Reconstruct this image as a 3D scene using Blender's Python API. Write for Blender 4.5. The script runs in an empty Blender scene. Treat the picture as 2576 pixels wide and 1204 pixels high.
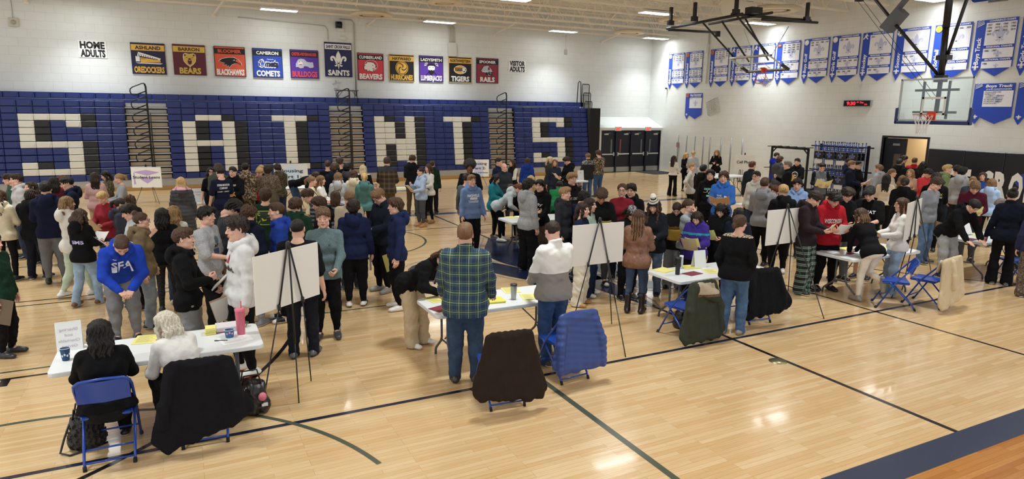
import bpy, math, random
import numpy as np
from mathutils import Vector, Matrix
from mathutils.bvhtree import BVHTree
SC = bpy.context.scene
COL = SC.collection
rnd = random.Random(7)
PI = math.pi
# ---------------------------------------------------------------- camera (2576 x 1204 frame)
FPX, YAW, PIT, ROL, CH = 1656.86, .469283, .191482, .01172, 3.08
def _rot(yaw, pitch, roll):
    cy, sy, cp, sp = math.cos(yaw), math.sin(yaw), math.cos(pitch), math.sin(pitch)
    fwd = np.array([sy*cp, cy*cp, -sp]); right = np.array([cy, -sy, 0.]); up = np.cross(right, fwd)
    cr, sr = math.cos(roll), math.sin(roll)
    return np.stack([cr*right+sr*up, -sr*right+cr*up, fwd])
CR = _rot(YAW, PIT, ROL)
CP = np.array([0, 0, CH])
def ray(x, y): return CR.T @ np.array([x-1288, 602-y, FPX])
def at_z(x, y, z=0.):
    d = ray(x, y); return CP + d*(z-CH)/d[2]
def on_x(x, y, X):
    d = ray(x, y); return CP + d*X/d[0]
def on_y(x, y, Y):
    d = ray(x, y); return CP + d*Y/d[1]
def proj(p):
    q = CR @ (np.array(p, float)-CP); return 1288+FPX*q[0]/q[2], 602-FPX*q[1]/q[2]
cam = bpy.data.cameras.new('camera'); camo = bpy.data.objects.new('camera', cam); COL.objects.link(camo)
cam.sensor_fit = 'HORIZONTAL'; cam.sensor_width = 36.; cam.lens = 36.*FPX/2576; cam.clip_start = .05; cam.clip_end = 200
M3 = Matrix((CR[0], CR[1], -CR[2])).transposed()
camo.matrix_world = Matrix.Translation(Vector(CP)) @ M3.to_4x4()
SC.camera = camo
# ---------------------------------------------------------------- materials
def lin(c):
    if isinstance(c, str):
        c = [int(c[i:i+2], 16)/255 for i in (0, 2, 4)]
    return tuple(((v/12.92) if v <= .04045 else ((v+.055)/1.055)**2.4) for v in c[:3])
MATS = {}
class NT:
    def __init__(s, name):
        s.m = bpy.data.materials.new(name); s.m.use_nodes = True; s.t = s.m.node_tree; s.t.nodes.clear()
        s.out = s.n('ShaderNodeOutputMaterial'); s.b = s.n('ShaderNodeBsdfPrincipled'); s.l(s.b, 0, s.out, 0)
    def n(s, ty, **kw):
        nd = s.t.nodes.new(ty)
        for k, v in kw.items(): setattr(nd, k, v)
        return nd
    def l(s, a, ao, b, bi): s.t.links.new(a.outputs[ao], b.inputs[bi])
    def set(s, **kw):
        for k, v in kw.items():
            k = k.replace('_', ' ')
            s.b.inputs[k].default_value = v if not isinstance(v, tuple) else (*v, 1)
    def coord(s, scale=(1, 1, 1), rot=(0, 0, 0), which='Object'):
        c = s.n('ShaderNodeTexCoord'); m = s.n('ShaderNodeMapping'); m.inputs['Scale'].default_value = scale; m.inputs['Rotation'].default_value = rot
        s.l(c, which, m, 0); return m
    def noise(s, vec, scale=5, detail=3, rough=.5):
        n = s.n('ShaderNodeTexNoise'); n.inputs['Scale'].default_value = scale; n.inputs['Detail'].default_value = detail; n.inputs['Roughness'].default_value = rough
        s.l(vec, 0, n, 'Vector'); return n
    def ramp(s, src, stops, so=0, interp='LINEAR'):
        r = s.n('ShaderNodeValToRGB'); r.color_ramp.interpolation = interp; e = r.color_ramp.elements
        while len(e) < len(stops): e.new(.5)
        for k, (p, c) in enumerate(stops): e[k].position = p; e[k].color = (*c, 1)
        s.l(src, so, r, 0); return r
    def bump(s, src, so=0, strength=.3, dist=.01):
        b = s.n('ShaderNodeBump'); b.inputs['Strength'].default_value = strength; b.inputs['Distance'].default_value = dist
        s.l(src, so, b, 'Height'); s.l(b, 0, s.b, 'Normal'); return b
    def color(s, nd, o=0): s.l(nd, o, s.b, 'Base Color')
def mulc(c, f): return tuple(min(1, v*f) for v in c)
def M(kind, col='808080'):
    key = kind+':'+col
    if key in MATS: return MATS[key]
    t = NT(kind+'_'+col); c = lin(col if len(col) == 6 and all(q in '0123456789abcdef' for q in col) else '808080')
    if kind == 'plain': t.set(Base_Color=c, Roughness=.55)
    elif kind == 'gloss': t.set(Base_Color=c, Roughness=.22)
    elif kind == 'semi': t.set(Base_Color=c, Roughness=.38)
    elif kind == 'metal': t.set(Base_Color=c, Metallic=.9, Roughness=.32)
    elif kind == 'steel': t.set(Base_Color=c, Metallic=.7, Roughness=.45)
    elif kind == 'matte': t.set(Base_Color=c, Roughness=.85)
    elif kind == 'emit':
        t.set(Base_Color=c); t.b.inputs['Emission Color'].default_value = (*c, 1); t.b.inputs['Emission Strength'].default_value = 2.2
    elif kind == 'cloth':
        v = t.coord(); n = t.noise(v, 9, 5, .6); f = t.noise(v, 260, 2)
        r = t.ramp(n, [(.3, mulc(c, .88)), (.7, mulc(c, 1.07))]); t.color(r); t.set(Roughness=.92)
        t.b.inputs['Specular IOR Level'].default_value = .15
        a = t.n('ShaderNodeMath', operation='MULTIPLY_ADD'); t.l(f, 0, a, 0); a.inputs[1].default_value = .25; t.l(n, 0, a, 2)
        t.bump(a, 0, .35, .012)
    elif kind == 'denim':
        t.b.inputs['Specular IOR Level'].default_value = .2
        v = t.coord(); n = t.noise(v, 6, 6, .65); r = t.ramp(n, [(.3, mulc(c, .68)), (.5, c), (.72, mulc(c, 1.5))]); t.color(r); t.set(Roughness=.85)
        t.bump(n, 0, .4, .012)
    elif kind == 'heather':
        v = t.coord(); n = t.noise(v, 95, 3, .7); r = t.ramp(n, [(.35, mulc(c, .72)), (.65, mulc(c, 1.25))]); t.color(r); t.set(Roughness=.9)
        n2 = t.noise(v, 8, 4); t.bump(n2, 0, .3, .012)
    elif kind == 'leather':
        v = t.coord(); n = t.noise(v, 14, 6, .6); r = t.ramp(n, [(.3, mulc(c, .7)), (.7, mulc(c, 1.25))]); t.color(r); t.set(Roughness=.45); t.bump(n, 0, .4, .012)
    elif kind == 'skin':
        v = t.coord(); n = t.noise(v, 14, 3); r = t.ramp(n, [(.35, mulc(c, .93)), (.65, (min(1, c[0]*1.05), c[1]*.99, c[2]*.97))]); t.color(r); t.set(Roughness=.5)
        t.b.inputs['Subsurface Weight'].default_value = .06
    elif kind == 'hair':
        t.b.inputs['Specular IOR Level'].default_value = .3
        v = t.coord((60, 60, 7)); n = t.noise(v, 1.6, 4, .6); r = t.ramp(n, [(.3, mulc(c, .55)), (.55, c), (.78, mulc(c, 1.75))]); t.color(r); t.set(Roughness=.42)
        t.bump(n, 0, .6, .012)
    elif kind == 'curls':
        v = t.coord(); n = t.noise(v, 70, 3, .6); r = t.ramp(n, [(.35, mulc(c, .4)), (.6, c), (.8, mulc(c, 1.8))]); t.color(r); t.set(Roughness=.5); t.bump(n, 0, .9, .015)
    elif kind == 'paper':
        t.set(Base_Color=c, Roughness=.7)
    elif kind.startswith('camo'):
        v = t.coord(); n = t.noise(v, 22 if kind == 'camo' else 34, 3, .6)
        pal = {'camo': ('2c2620', '5b4a38', '8d7a62', 'c2b59d'), 'camob': ('211d18', '4a3f30', '4e4d36', '8a7a60'), 'camow': ('1e1f20', '1e1f20', 'c4c2bb', '2b2c2c'), 'camog': ('3d352e', '57493c', '6b5c4b', '857562'), 'camok': ('191818', '191818', '2e2e2f', '222')}[kind]
        pal = [p if len(p) == 6 else p*2 for p in pal]
        t.color(t.ramp(n, [(0, lin(pal[0])), (.43, lin(pal[1])), (.52, lin(pal[2])), (.6, lin(pal[3]))], 0, 'CONSTANT')); t.set(Roughness=.9)
    elif kind == 'plaid':
        # col: base; stripe families from object coordinates
        t.set(Roughness=.85)
        cols = {'green': ('16343f', '20385c', 'c9d4a8', '2c5a4a'), 'brown': ('1d1712', '2a221b', 'a08560', '5c4a35'), 'pj': ('10181a', '0b1012', '3f8a66', 'b6c8bd')}[col] if col in ('green', 'brown', 'pj') else None
        c = t.n('ShaderNodeTexCoord'); sp = t.n('ShaderNodeSeparateXYZ'); t.l(c, 'Object', sp, 0)
        per = {'green': .105, 'brown': .13, 'pj': .10}[col]
        def band(sock, lo, hi, p):
            a = t.n('ShaderNodeMath', operation='PINGPONG'); t.l(sp, sock, a, 0); a.inputs[1].default_value = p
            g = t.n('ShaderNodeMath', operation='GREATER_THAN'); t.l(a, 0, g, 0); g.inputs[1].default_value = lo
            q = t.n('ShaderNodeMath', operation='LESS_THAN'); t.l(a, 0, q, 0); q.inputs[1].default_value = hi
            m = t.n('ShaderNodeMath', operation='MULTIPLY'); t.l(g, 0, m, 0); t.l(q, 0, m, 1); return m
        cur = None
        def mix(prev, fac, colr, amt):
            mm = t.n('ShaderNodeMix', data_type='RGBA'); sc = t.n('ShaderNodeMath', operation='MULTIPLY'); t.l(fac, 0, sc, 0); sc.inputs[1].default_value = amt
            t.l(sc, 0, mm, 'Factor')
            if isinstance(prev, tuple): mm.inputs[6].default_value = (*prev, 1)
            else: t.t.links.new(prev.outputs[2], mm.inputs[6])
            mm.inputs[7].default_value = (*lin(colr), 1); return mm
        x = lin(cols[0]); h = per/2
        for s in ('X', 'Z'):
            x = mix(x, band(s, 0, h*.42, h), cols[1], .55); x = mix(x, band(s, h*.62, h*.80, h), cols[3], .6)
        for s in ('X', 'Z'):
            x = mix(x, band(s, h*.945, h*1.0, h), cols[2], .6)
            x = mix(x, band(s, h*.49, h*.525, h), cols[2], .35)
        t.t.links.new(x.outputs[2], t.b.inputs['Base Color'])
    elif kind == 'stripes':
        c0 = t.n('ShaderNodeTexCoord'); sp = t.n('ShaderNodeSeparateXYZ'); t.l(c0, 'Object', sp, 0)
        a = t.n('ShaderNodeMath', operation='PINGPONG'); t.l(sp, 'Z', a, 0); a.inputs[1].default_value = .035
        d = t.n('ShaderNodeMath', operation='DIVIDE'); t.l(a, 0, d, 0); d.inputs[1].default_value = .035
        t.color(t.ramp(d, [(0, lin('1b1d22')), (.5, lin('6f7684')), (.68, lin('24262c')), (.86, lin('9aa0aa'))], 0, 'CONSTANT')); t.set(Roughness=.9)
    elif kind == 'bandz':   # two-tone / banded fleece: 'aaaaaa-bbbbbb-height'
        pass
    elif kind == 'leopard':
        v = t.coord(); n = t.noise(v, 60, 2); t.color(t.ramp(n, [(0, lin('2c241f')), (.48, lin('c9b89b')), (.6, lin('8d7759'))], 0, 'CONSTANT')); t.set(Roughness=.8)
    elif kind == 'bandana':
        v = t.coord(); vo = t.n('ShaderNodeTexVoronoi'); vo.inputs['Scale'].default_value = 45; t.l(v, 0, vo, 'Vector')
        t.color(t.ramp(vo, [(0, lin('d8d8d8')), (.3, lin('141416')), (.62, lin('c9c9c9')), (.7, lin('141416'))], 0, 'CONSTANT')); t.set(Roughness=.8)
    MATS[key] = t.m
    return t.m
def two_tone(c1, c2, z, soft=0.):
    key = f'tt:{c1}{c2}{z}'
    if key in MATS: return MATS[key]
    t = NT('cloth_two_tone'); c = t.n('ShaderNodeTexCoord'); sp = t.n('ShaderNodeSeparateXYZ'); t.l(c, 'Object', sp, 0)
    g = t.n('ShaderNodeMath', operation='GREATER_THAN'); t.l(sp, 'Z', g, 0); g.inputs[1].default_value = z
    m = t.n('ShaderNodeMix', data_type='RGBA'); t.l(g, 0, m, 'Factor'); m.inputs[6].default_value = (*lin(c2), 1); m.inputs[7].default_value = (*lin(c1), 1)
    t.t.links.new(m.outputs[2], t.b.inputs['Base Color']); t.set(Roughness=.9)
    v = t.coord(); n = t.noise(v, 9, 5); t.bump(n, 0, .35, .012)
    MATS[key] = t.m; return t.m
# ---------------------------------------------------------------- objects
def tag(o, label=None, cat=None, group=None, kind=None):
    if label: o['label'] = label
    if cat: o['category'] = cat
    if group: o['group'] = group
    if kind: o['kind'] = kind
    return o
def link(name, me, parent=None, loc=None):
    o = bpy.data.objects.new(name, me); COL.objects.link(o)
    if parent is not None: o.parent = parent
    if loc is not None: o.location = loc
    return o
def empty(name, label, cat, loc=(0, 0, 0), rz=0., group=None):
    o = bpy.data.objects.new(name, None); COL.objects.link(o); o.location = loc; o.rotation_euler = (0, 0, rz); o.empty_display_size = .1
    return tag(o, label, cat, group)
def np_mesh(name, V, F, mats, mi=None, smooth=True):
    """F: (n,4) or (n,3) int array, or list of such arrays"""
    me = bpy.data.meshes.new(name)
    Fs = F if isinstance(F, list) else [F]
    Fs = [np.asarray(f, np.int32) for f in Fs if len(f)]
    nv = len(V); me.vertices.add(nv); me.vertices.foreach_set('co', np.ascontiguousarray(V, np.float32).ravel())
    lo = np.concatenate([f.ravel() for f in Fs]); me.loops.add(len(lo)); me.loops.foreach_set('vertex_index', lo)
    tot = np.concatenate([np.full(len(f), f.shape[1], np.int32) for f in Fs]); st = np.concatenate([[0], np.cumsum(tot)[:-1]]).astype(np.int32)
    me.polygons.add(len(tot)); me.polygons.foreach_set('loop_start', st)
    me.polygons.foreach_set('use_smooth', np.full(len(tot), smooth, bool))
    for m in mats: me.materials.append(m)
    if mi is not None: me.polygons.foreach_set('material_index', np.ascontiguousarray(mi, np.int32))
    me.update(calc_edges=True)
    return me
class MB:
    """collects boxes, tubes, prisms, lathes; builds one mesh"""
    def __init__(s): s.v = []; s.f = []; s.mi = []; s.sm = []; s.m = 0; s.tf = None
    def _add(s, vs, fs, smooth=False):
        b = len(s.v)
        if s.tf is not None: vs = [s.tf @ Vector(p) for p in vs]
        s.v.extend([tuple(p) for p in vs])
        for f in fs: s.f.append([b+i for i in f]); s.mi.append(s.m); s.sm.append(smooth)
        return s
    def box(s, lo, hi, bev=0.):
        x0, y0, z0 = lo; x1, y1, z1 = hi
        if bev <= 0:
            vs = [(x0, y0, z0), (x1, y0, z0), (x1, y1, z0), (x0, y1, z0), (x0, y0, z1), (x1, y0, z1), (x1, y1, z1), (x0, y1, z1)]
            return s._add(vs, [(0, 3, 2, 1), (4, 5, 6, 7), (0, 1, 5, 4), (1, 2, 6, 5), (2, 3, 7, 6), (3, 0, 4, 7)])
        b = bev; vs = []
        for z, i in ((z0, b), (z0+b, 0), (z1-b, 0), (z1, b)):
            vs += [(x0+i+b*(i == 0), y0+i, z), (x1-i-b*(i == 0), y0+i, z), (x1-i, y0+i+b*(i == 0), z), (x1-i, y1-i-b*(i == 0), z), (x1-i-b*(i == 0), y1-i, z), (x0+i+b*(i == 0), y1-i, z), (x0+i, y1-i-b*(i == 0), z), (x0+i, y0+i+b*(i == 0), z)]
        fs = [tuple(range(7, -1, -1)), tuple(range(24, 32))]
        for k in range(3):
            for j in range(8): fs.append((k*8+j, k*8+(j+1) % 8, k*8+8+(j+1) % 8, k*8+8+j))
        return s._add(vs, fs)
    def tube(s, pts, r, n=8, cap=True, closed=False):
        pts = [Vector(p) for p in pts]; rs = r if isinstance(r, (list, tuple)) else [r]*len(pts)
        vs = []; fs = []; m = len(pts); up = None
        for i, p in enumerate(pts):
            a = pts[(i-1) % m] if (i > 0 or closed) else p; b = pts[(i+1) % m] if (i < m-1 or closed) else p
            d = (b-a).normalized() if (b-a).length > 1e-9 else Vector((0, 0, 1))
            if up is None: up = d.orthogonal().normalized()
            up = (up-d*up.dot(d)); up = up.normalized() if up.length > 1e-6 else d.orthogonal().normalized()
            w = d.cross(up)
            for k in range(n):
                t = 2*PI*k/n; vs.append(p+(up*math.cos(t)+w*math.sin(t))*rs[i])
        for i in range(m-1 if not closed else m):
            j = (i+1) % m
            for k in range(n): fs.append((i*n+k, i*n+(k+1) % n, j*n+(k+1) % n, j*n+k))
        if cap and not closed: fs.append(tuple(range(n-1, -1, -1))); fs.append(tuple((m-1)*n+k for k in range(n)))
        return s._add(vs, fs, True)
    def bar(s, a, b, w, t=None):
        """square bar from a to b"""
        a, b = Vector(a), Vector(b); d = (b-a).normalized(); up = Vector((0, 0, 1)) if abs(d.z) < .9 else Vector((0, 1, 0))
        x = d.cross(up).normalized(); u = x.cross(d); t = t or w; vs = []
        for p in (a, b):
            for sx, su in ((-1, -1), (1, -1), (1, 1), (-1, 1)): vs.append(p+x*sx*w/2+u*su*t/2)
        return s._add(vs, [(3, 2, 1, 0), (4, 5, 6, 7), (0, 1, 5, 4), (1, 2, 6, 5), (2, 3, 7, 6), (3, 0, 4, 7)])
    def lathe(s, prof, n=20, o=(0, 0, 0), cap=True):
        vs = []; fs = []; m = len(prof)
        for r, z in prof:
            for k in range(n): t = 2*PI*k/n; vs.append((o[0]+r*math.cos(t), o[1]+r*math.sin(t), o[2]+z))
        for i in range(m-1):
            for k in range(n): fs.append((i*n+k, i*n+(k+1) % n, (i+1)*n+(k+1) % n, (i+1)*n+k))
        if cap: fs.append(tuple(range(n-1, -1, -1))); fs.append(tuple((m-1)*n+k for k in range(n)))
        return s._add(vs, fs, True)
    def prism(s, poly, z0, z1, tf=None):
        """poly: CCW 2d points; extruded z0..z1; tf maps (x,y,z)"""
        n = len(poly); vs = [(x, y, z0) for x, y in poly]+[(x, y, z1) for x, y in poly]
        if tf: vs = [tf(*p) for p in vs]
        fs = [tuple(range(n-1, -1, -1)), tuple(range(n, 2*n))]+[(k, (k+1) % n, n+(k+1) % n, n+k) for k in range(n)]
        return s._add(vs, fs)
    def quadgrid(s, fn, nu, nv, smooth=True):
        vs = [fn(i/nu, j/nv) for j in range(nv+1) for i in range(nu+1)]
        fs = [(j*(nu+1)+i, j*(nu+1)+i+1, (j+1)*(nu+1)+i+1, (j+1)*(nu+1)+i) for j in range(nv) for i in range(nu)]
        return s._add(vs, fs, smooth)
    def mesh(s, name, mats):
        me = bpy.data.meshes.new(name); me.from_pydata(s.v, [], s.f)
        for m in (mats if isinstance(mats, (list, tuple)) else [mats]): me.materials.append(m)
        me.polygons.foreach_set('material_index', s.mi); me.polygons.foreach_set('use_smooth', s.sm)
        me.update(); return me
    def build(s, name, mats, parent=None, loc=None, rz=None):
        o = link(name, s.mesh(name, mats), parent, loc)
        if rz is not None: o.rotation_euler = (0, 0, rz)
        return o
def copy_tree(o, parent=None):
    c = o.copy(); COL.objects.link(c)
    if parent is not None: c.parent = parent; c.matrix_parent_inverse = o.matrix_parent_inverse
    for ch in list(o.children): copy_tree(ch, c)
    return c
# text --------------------------------------------------------
_TXT = {}
def text_mesh(s, size=1., bold=.02, shear=0., xs=1., align='CENTER', extr=0.):
    """verts (n,3), faces list; cap-height normalised so size = letter height; built-in font"""
    key = (s, bold, shear, align)
    if key not in _TXT:
        cu = bpy.data.curves.new('lettering', 'FONT'); cu.body = s; cu.align_x = align; cu.offset = bold; cu.shear = shear; cu.resolution_u = 2; cu.size = 1
        cu.fill_mode = 'FRONT'
        ob = bpy.data.objects.new('lettering', cu); me = bpy.data.meshes.new_from_object(ob)
        V = np.array([v.co[:] for v in me.vertices]) if len(me.vertices) else np.zeros((0, 3)); F = [tuple(p.vertices) for p in me.polygons]
        bpy.data.objects.remove(ob); bpy.data.curves.remove(cu); bpy.data.meshes.remove(me)
        _TXT[key] = (V/.70 if len(V) else V, F)
    V, F = _TXT[key]; V = V.copy()
    if len(V): V[:, 0] *= size*xs; V[:, 1] *= size
    return V, F
def fit_text(s, w, h, bold=.03, shear=0.):
    """text centred at origin scaled to width w and cap height h"""
    V, F = text_mesh(s, 1., bold, shear)
    if not len(V): return V, F
    x0, x1 = V[:, 0].min(), V[:, 0].max(); V = V.copy(); V[:, 0] = (V[:, 0]-(x0+x1)/2)*w/(x1-x0)
    V[:, 1] = (V[:, 1]-.5)*h
    return V, F
def tri_faces(F): return [f for f in F]
class TX:
    """gathers flat 2-d art (text / polygons) with material index, then maps onto a surface"""
    def __init__(s): s.v = []; s.f = []; s.mi = []
    def text(s, st, x, y, w, h, m=0, bold=.03, shear=0., rot=0., z=0.):
        V, F = fit_text(st, w, h, bold, shear); s._put(V, F, x, y, m, rot, z)
    def textl(s, st, x, y, h, m=0, bold=.02, xs=1., shear=0., align='LEFT', z=0.):
        V, F = text_mesh(st, h, bold, shear, xs, align); s._put(V, F, x, y, m, 0, z)
    def _put(s, V, F, x, y, m, rot=0., z=0.):
        b = len(s.v); c, sn = math.cos(rot), math.sin(rot)
        for p in V: s.v.append((x+p[0]*c-p[1]*sn, y+p[0]*sn+p[1]*c, z))
        for f in F: s.f.append([b+i for i in f]); s.mi.append(m)
    def poly(s, pts, m=0, z=0., holes=None):
        b = len(s.v)
        from mathutils.geometry import tessellate_polygon
        loops = [pts]+(holes or []); s.v.extend([(p[0], p[1], z) for L in loops for p in L])
        for t in tessellate_polygon([[Vector((p[0], p[1], 0)) for p in L] for L in loops]):
            a = [Vector(s.v[b+i]) for i in t]
            if (a[1]-a[0]).cross(a[2]-a[0]).z < 0: t = t[::-1]
            s.f.append([b+i for i in t]); s.mi.append(m)
    def rect(s, x0, y0, x1, y1, m=0, z=0.): s.poly([(x0, y0), (x1, y0), (x1, y1), (x0, y1)], m, z)
    def disc(s, x, y, r, m=0, z=0., n=24, ry=None): s.poly([(x+r*math.cos(2*PI*k/n), y+(ry or r)*math.sin(2*PI*k/n)) for k in range(n)], m, z)
    def build(s, name, mats, fn, parent=None):
        """fn(x,y,z)->3d"""
        mb = MB(); mb.v = [tuple(fn(*p)) for p in s.v]; mb.f = s.f; mb.mi = s.mi; mb.sm = [False]*len(s.f)
        return mb.build(name, mats, parent)
def bez(p0, p1, p2, p3, n=8): return [tuple((1-t)**3*a+3*(1-t)**2*t*b+3*(1-t)*t*t*c+t**3*d for a, b, c, d in zip(p0, p1, p2, p3)) for t in [k/n for k in range(n)]]
def fleur(x, y, s):
    """list of polygons of a fleur-de-lis centred at x,y, height s"""
    def T(ps): return [(x+a*s, y+b*s) for a, b in ps]
    cen = bez((0, .5), (.05, .38), (.16, .28), (.13, .1))+bez((.13, .1), (.11, 0), (.06, -.06), (.05, -.12))+bez((.05, -.12), (.04, -.3), (.02, -.4), (0, -.5))
    cen = cen+[(-a, b) for a, b in cen[::-1][1:]]
    sd = bez((.07, -.14), (.12, .12), (.2, .24), (.32, .22))+bez((.32, .22), (.45, .2), (.48, .02), (.38, -.05))+bez((.38, -.05), (.31, -.08), (.27, -.02), (.3, .03))+bez((.3, .03), (.36, .04), (.35, .12), (.29, .1))+bez((.29, .1), (.2, .06), (.2, -.1), (.12, -.15))
    low = bez((.07, -.2), (.12, -.22), (.16, -.3), (.22, -.26))+bez((.22, -.26), (.22, -.36), (.1, -.34), (.05, -.3))
    bar = [(-.17, -.19), (.17, -.19), (.17, -.135), (-.17, -.135)]
    return [T(cen), T(sd), T([(-a, b) for a, b in sd[::-1]]), T(low), T([(-a, b) for a, b in low[::-1]]), T(bar)]
# ---------------------------------------------------------------- distance-field modelling
class Grid:
    def __init__(s, lo, hi, h):
        s.h = h; s.lo = np.array(lo, np.float32)-h*2; n = np.ceil((np.array(hi)-s.lo)/h).astype(int)+3; s.n = n
        s.ax = [s.lo[i]+h*np.arange(n[i], dtype=np.float32) for i in range(3)]
        s.D = np.full(n, .25, np.float32)
    def _sub(s, lo, hi):
        i0 = np.maximum(np.floor((np.array(lo)-s.lo)/s.h).astype(int), 0); i1 = np.minimum(np.ceil((np.array(hi)-s.lo)/s.h).astype(int)+1, s.n)
        if (i1 <= i0).any(): return None
        sl = tuple(slice(a, b) for a, b in zip(i0, i1))
        X = s.ax[0][sl[0]][:, None, None]; Y = s.ax[1][sl[1]][None, :, None]; Z = s.ax[2][sl[2]][None, None, :]
        return sl, X, Y, Z
    def _mix(s, sl, d, k, sub=False):
        A = s.D[sl]
        if sub:
            d = -d
            if k > 0: h = np.maximum(k-np.abs(A-d), 0)/k; s.D[sl] = np.maximum(A, d)+h*h*(k*.25)
            else: s.D[sl] = np.maximum(A, d)
        else:
            if k > 0: h = np.maximum(k-np.abs(A-d), 0)/k; s.D[sl] = np.minimum(A, d)-h*h*(k*.25)
            else: s.D[sl] = np.minimum(A, d)
    def cap(s, a, b, ra, rb=None, k=.03, flat=None, sub=False):
        """round cone a->b; flat=(axis, factor) squashes along axis"""
        a = np.asarray(a, np.float32); b = np.asarray(b, np.float32); rb = ra if rb is None else rb
        m = max(ra, rb)+k+2*s.h; g = s._sub(np.minimum(a, b)-m, np.maximum(a, b)+m)
        if g is None: return
        sl, X, Y, Z = g; px, py, pz = X-a[0], Y-a[1], Z-a[2]; ba = b-a
        if flat is not None:
            n = np.asarray(flat[0], np.float32); n = n/np.linalg.norm(n); q = (px*n[0]+py*n[1]+pz*n[2])*(flat[1]-1)
            px, py, pz = px+q*n[0], py+q*n[1], pz+q*n[2]; ba = ba+n*(ba@n)*(flat[1]-1)
        L = float(ba@ba)
        t = np.clip((px*ba[0]+py*ba[1]+pz*ba[2])/L, 0, 1) if L > 1e-10 else 0*px+0*py+0*pz
        d = np.sqrt((px-t*ba[0])**2+(py-t*ba[1])**2+(pz-t*ba[2])**2)-(ra+(rb-ra)*t)
        s._mix(sl, d, k, sub)
    def chain(s, pts, rs, k=.03, flat=None):
        for i in range(len(pts)-1): s.cap(pts[i], pts[i+1], rs[i], rs[i+1], k, flat)
    def ell(s, c, r, k=.02, R=None, sub=False):
        """ellipsoid, R rows = local axes"""
        c = np.asarray(c, np.float32); r = np.asarray(r, np.float32); m = float(r.max())+k+2*s.h
        g = s._sub(c-m, c+m)
        if g is None: return
        sl, X, Y, Z = g; p = [X-c[0], Y-c[1], Z-c[2]]
        if R is not None: p = [p[0]*R[i][0]+p[1]*R[i][1]+p[2]*R[i][2] for i in range(3)]
        k0 = np.sqrt((p[0]/r[0])**2+(p[1]/r[1])**2+(p[2]/r[2])**2); k1 = np.sqrt((p[0]/r[0]**2)**2+(p[1]/r[1]**2)**2+(p[2]/r[2]**2)**2)
        s._mix(sl, k0*(k0-1)/np.maximum(k1, 1e-6), k, sub)
    def plane(s, p, n, k=0.):
        """keep the side opposite to n"""
        n = np.asarray(n, np.float32); n = n/np.linalg.norm(n)
        X, Y, Z = s.ax[0][:, None, None], s.ax[1][None, :, None], s.ax[2][None, None, :]
        d = (X-p[0])*n[0]+(Y-p[1])*n[1]+(Z-p[2])*n[2]
        s.D = np.maximum(s.D, d)
    def folds(s, amp, freq, seed, band=.06):
        """cloth-like ripple in the surface"""
        r = np.random.RandomState(seed); X, Y, Z = s.ax[0][:, None, None], s.ax[1][None, :, None], s.ax[2][None, None, :]
        w = 0
        for i in range(4):
            v = r.normal(size=3); v /= np.linalg.norm(v); f = freq*(1+.9*i)
            w = w+np.sin((X*v[0]+Y*v[1]+Z*v[2])*f+r.rand()*6.3+1.3*np.sin((X*v[1]-Y*v[2]+Z*v[0])*f*.7+r.rand()*6))/(1+.6*i)
        s.D = s.D+(amp*.55)*w.astype(np.float32)
    def add(s, fn): s.D = s.D+fn(s.ax[0][:, None, None], s.ax[1][None, :, None], s.ax[2][None, None, :]).astype(np.float32)
    def mesh(s, smooth=1):
        D = s.D; D[0] = D[-1] = .2; D[:, 0] = D[:, -1] = .2; D[:, :, 0] = D[:, :, -1] = .2
        ins = D < 0
        c = ins[:-1, :-1, :-1].astype(np.int8)
        c = c+ins[1:, :-1, :-1]+ins[:-1, 1:, :-1]+ins[:-1, :-1, 1:]+ins[1:, 1:, :-1]+ins[1:, :-1, 1:]+ins[:-1, 1:, 1:]+ins[1:, 1:, 1:]
        I, J, K = np.nonzero((c > 0) & (c < 8))
        if not len(I): return np.zeros((0, 3), np.float32), np.zeros((0, 4), np.int32)
        idx = np.full(c.shape, -1, np.int32); idx[I, J, K] = np.arange(len(I))
        P = np.zeros((len(I), 3), np.float32); N = np.zeros(len(I), np.float32)
        cor = [(0, 0, 0), (1, 0, 0), (0, 1, 0), (1, 1, 0), (0, 0, 1), (1, 0, 1), (0, 1, 1), (1, 1, 1)]
        val = [D[I+a, J+b, K+e] for a, b, e in cor]
        for u, v in ((0, 1), (2, 3), (4, 5), (6, 7), (0, 2), (1, 3), (4, 6), (5, 7), (0, 4), (1, 5), (2, 6), (3, 7)):
            a, b = val[u], val[v]; m = (a < 0) != (b < 0); den = np.where(m, a-b, 1); t = np.where(m, a/den, 0); mf = m.astype(np.float32)
            for q in range(3): P[:, q] += mf*(cor[u][q]+t*(cor[v][q]-cor[u][q]))
            N += mf
        P /= N[:, None]; V = s.lo+s.h*(P+np.stack([I, J, K], 1))
        Q = []
        for ax in range(3):
            a = [slice(None)]*3; b = [slice(None)]*3; a[ax] = slice(None, -1); b[ax] = slice(1, None)
            A, B = ins[tuple(a)], ins[tuple(b)]; e = np.argwhere(A != B); e = e[((e > 0) & (e < np.array(c.shape)[None, :]+0)).all(1) | True]
            o1, o2 = [(1, 2), (2, 0), (0, 1)][ax]
            ok = (e[:, o1] > 0) & (e[:, o2] > 0) & (e[:, 0] < c.shape[0]+(ax != 0)*0) & (e[:, 1] < c.shape[1]) & (e[:, 2] < c.shape[2]); e = e[ok]
            d1 = np.zeros(3, int); d1[o1] = 1; d2 = np.zeros(3, int); d2[o2] = 1
            q = np.stack([idx[tuple((e-x).T)] for x in (d1+d2, d2, d1*0, d1)], 1)
            fl = ~A[tuple(e.T)]; q[fl] = q[fl][:, ::-1]
            Q.append(q)
        Q = np.concatenate(Q); Q = Q[(Q >= 0).all(1)]
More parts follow.
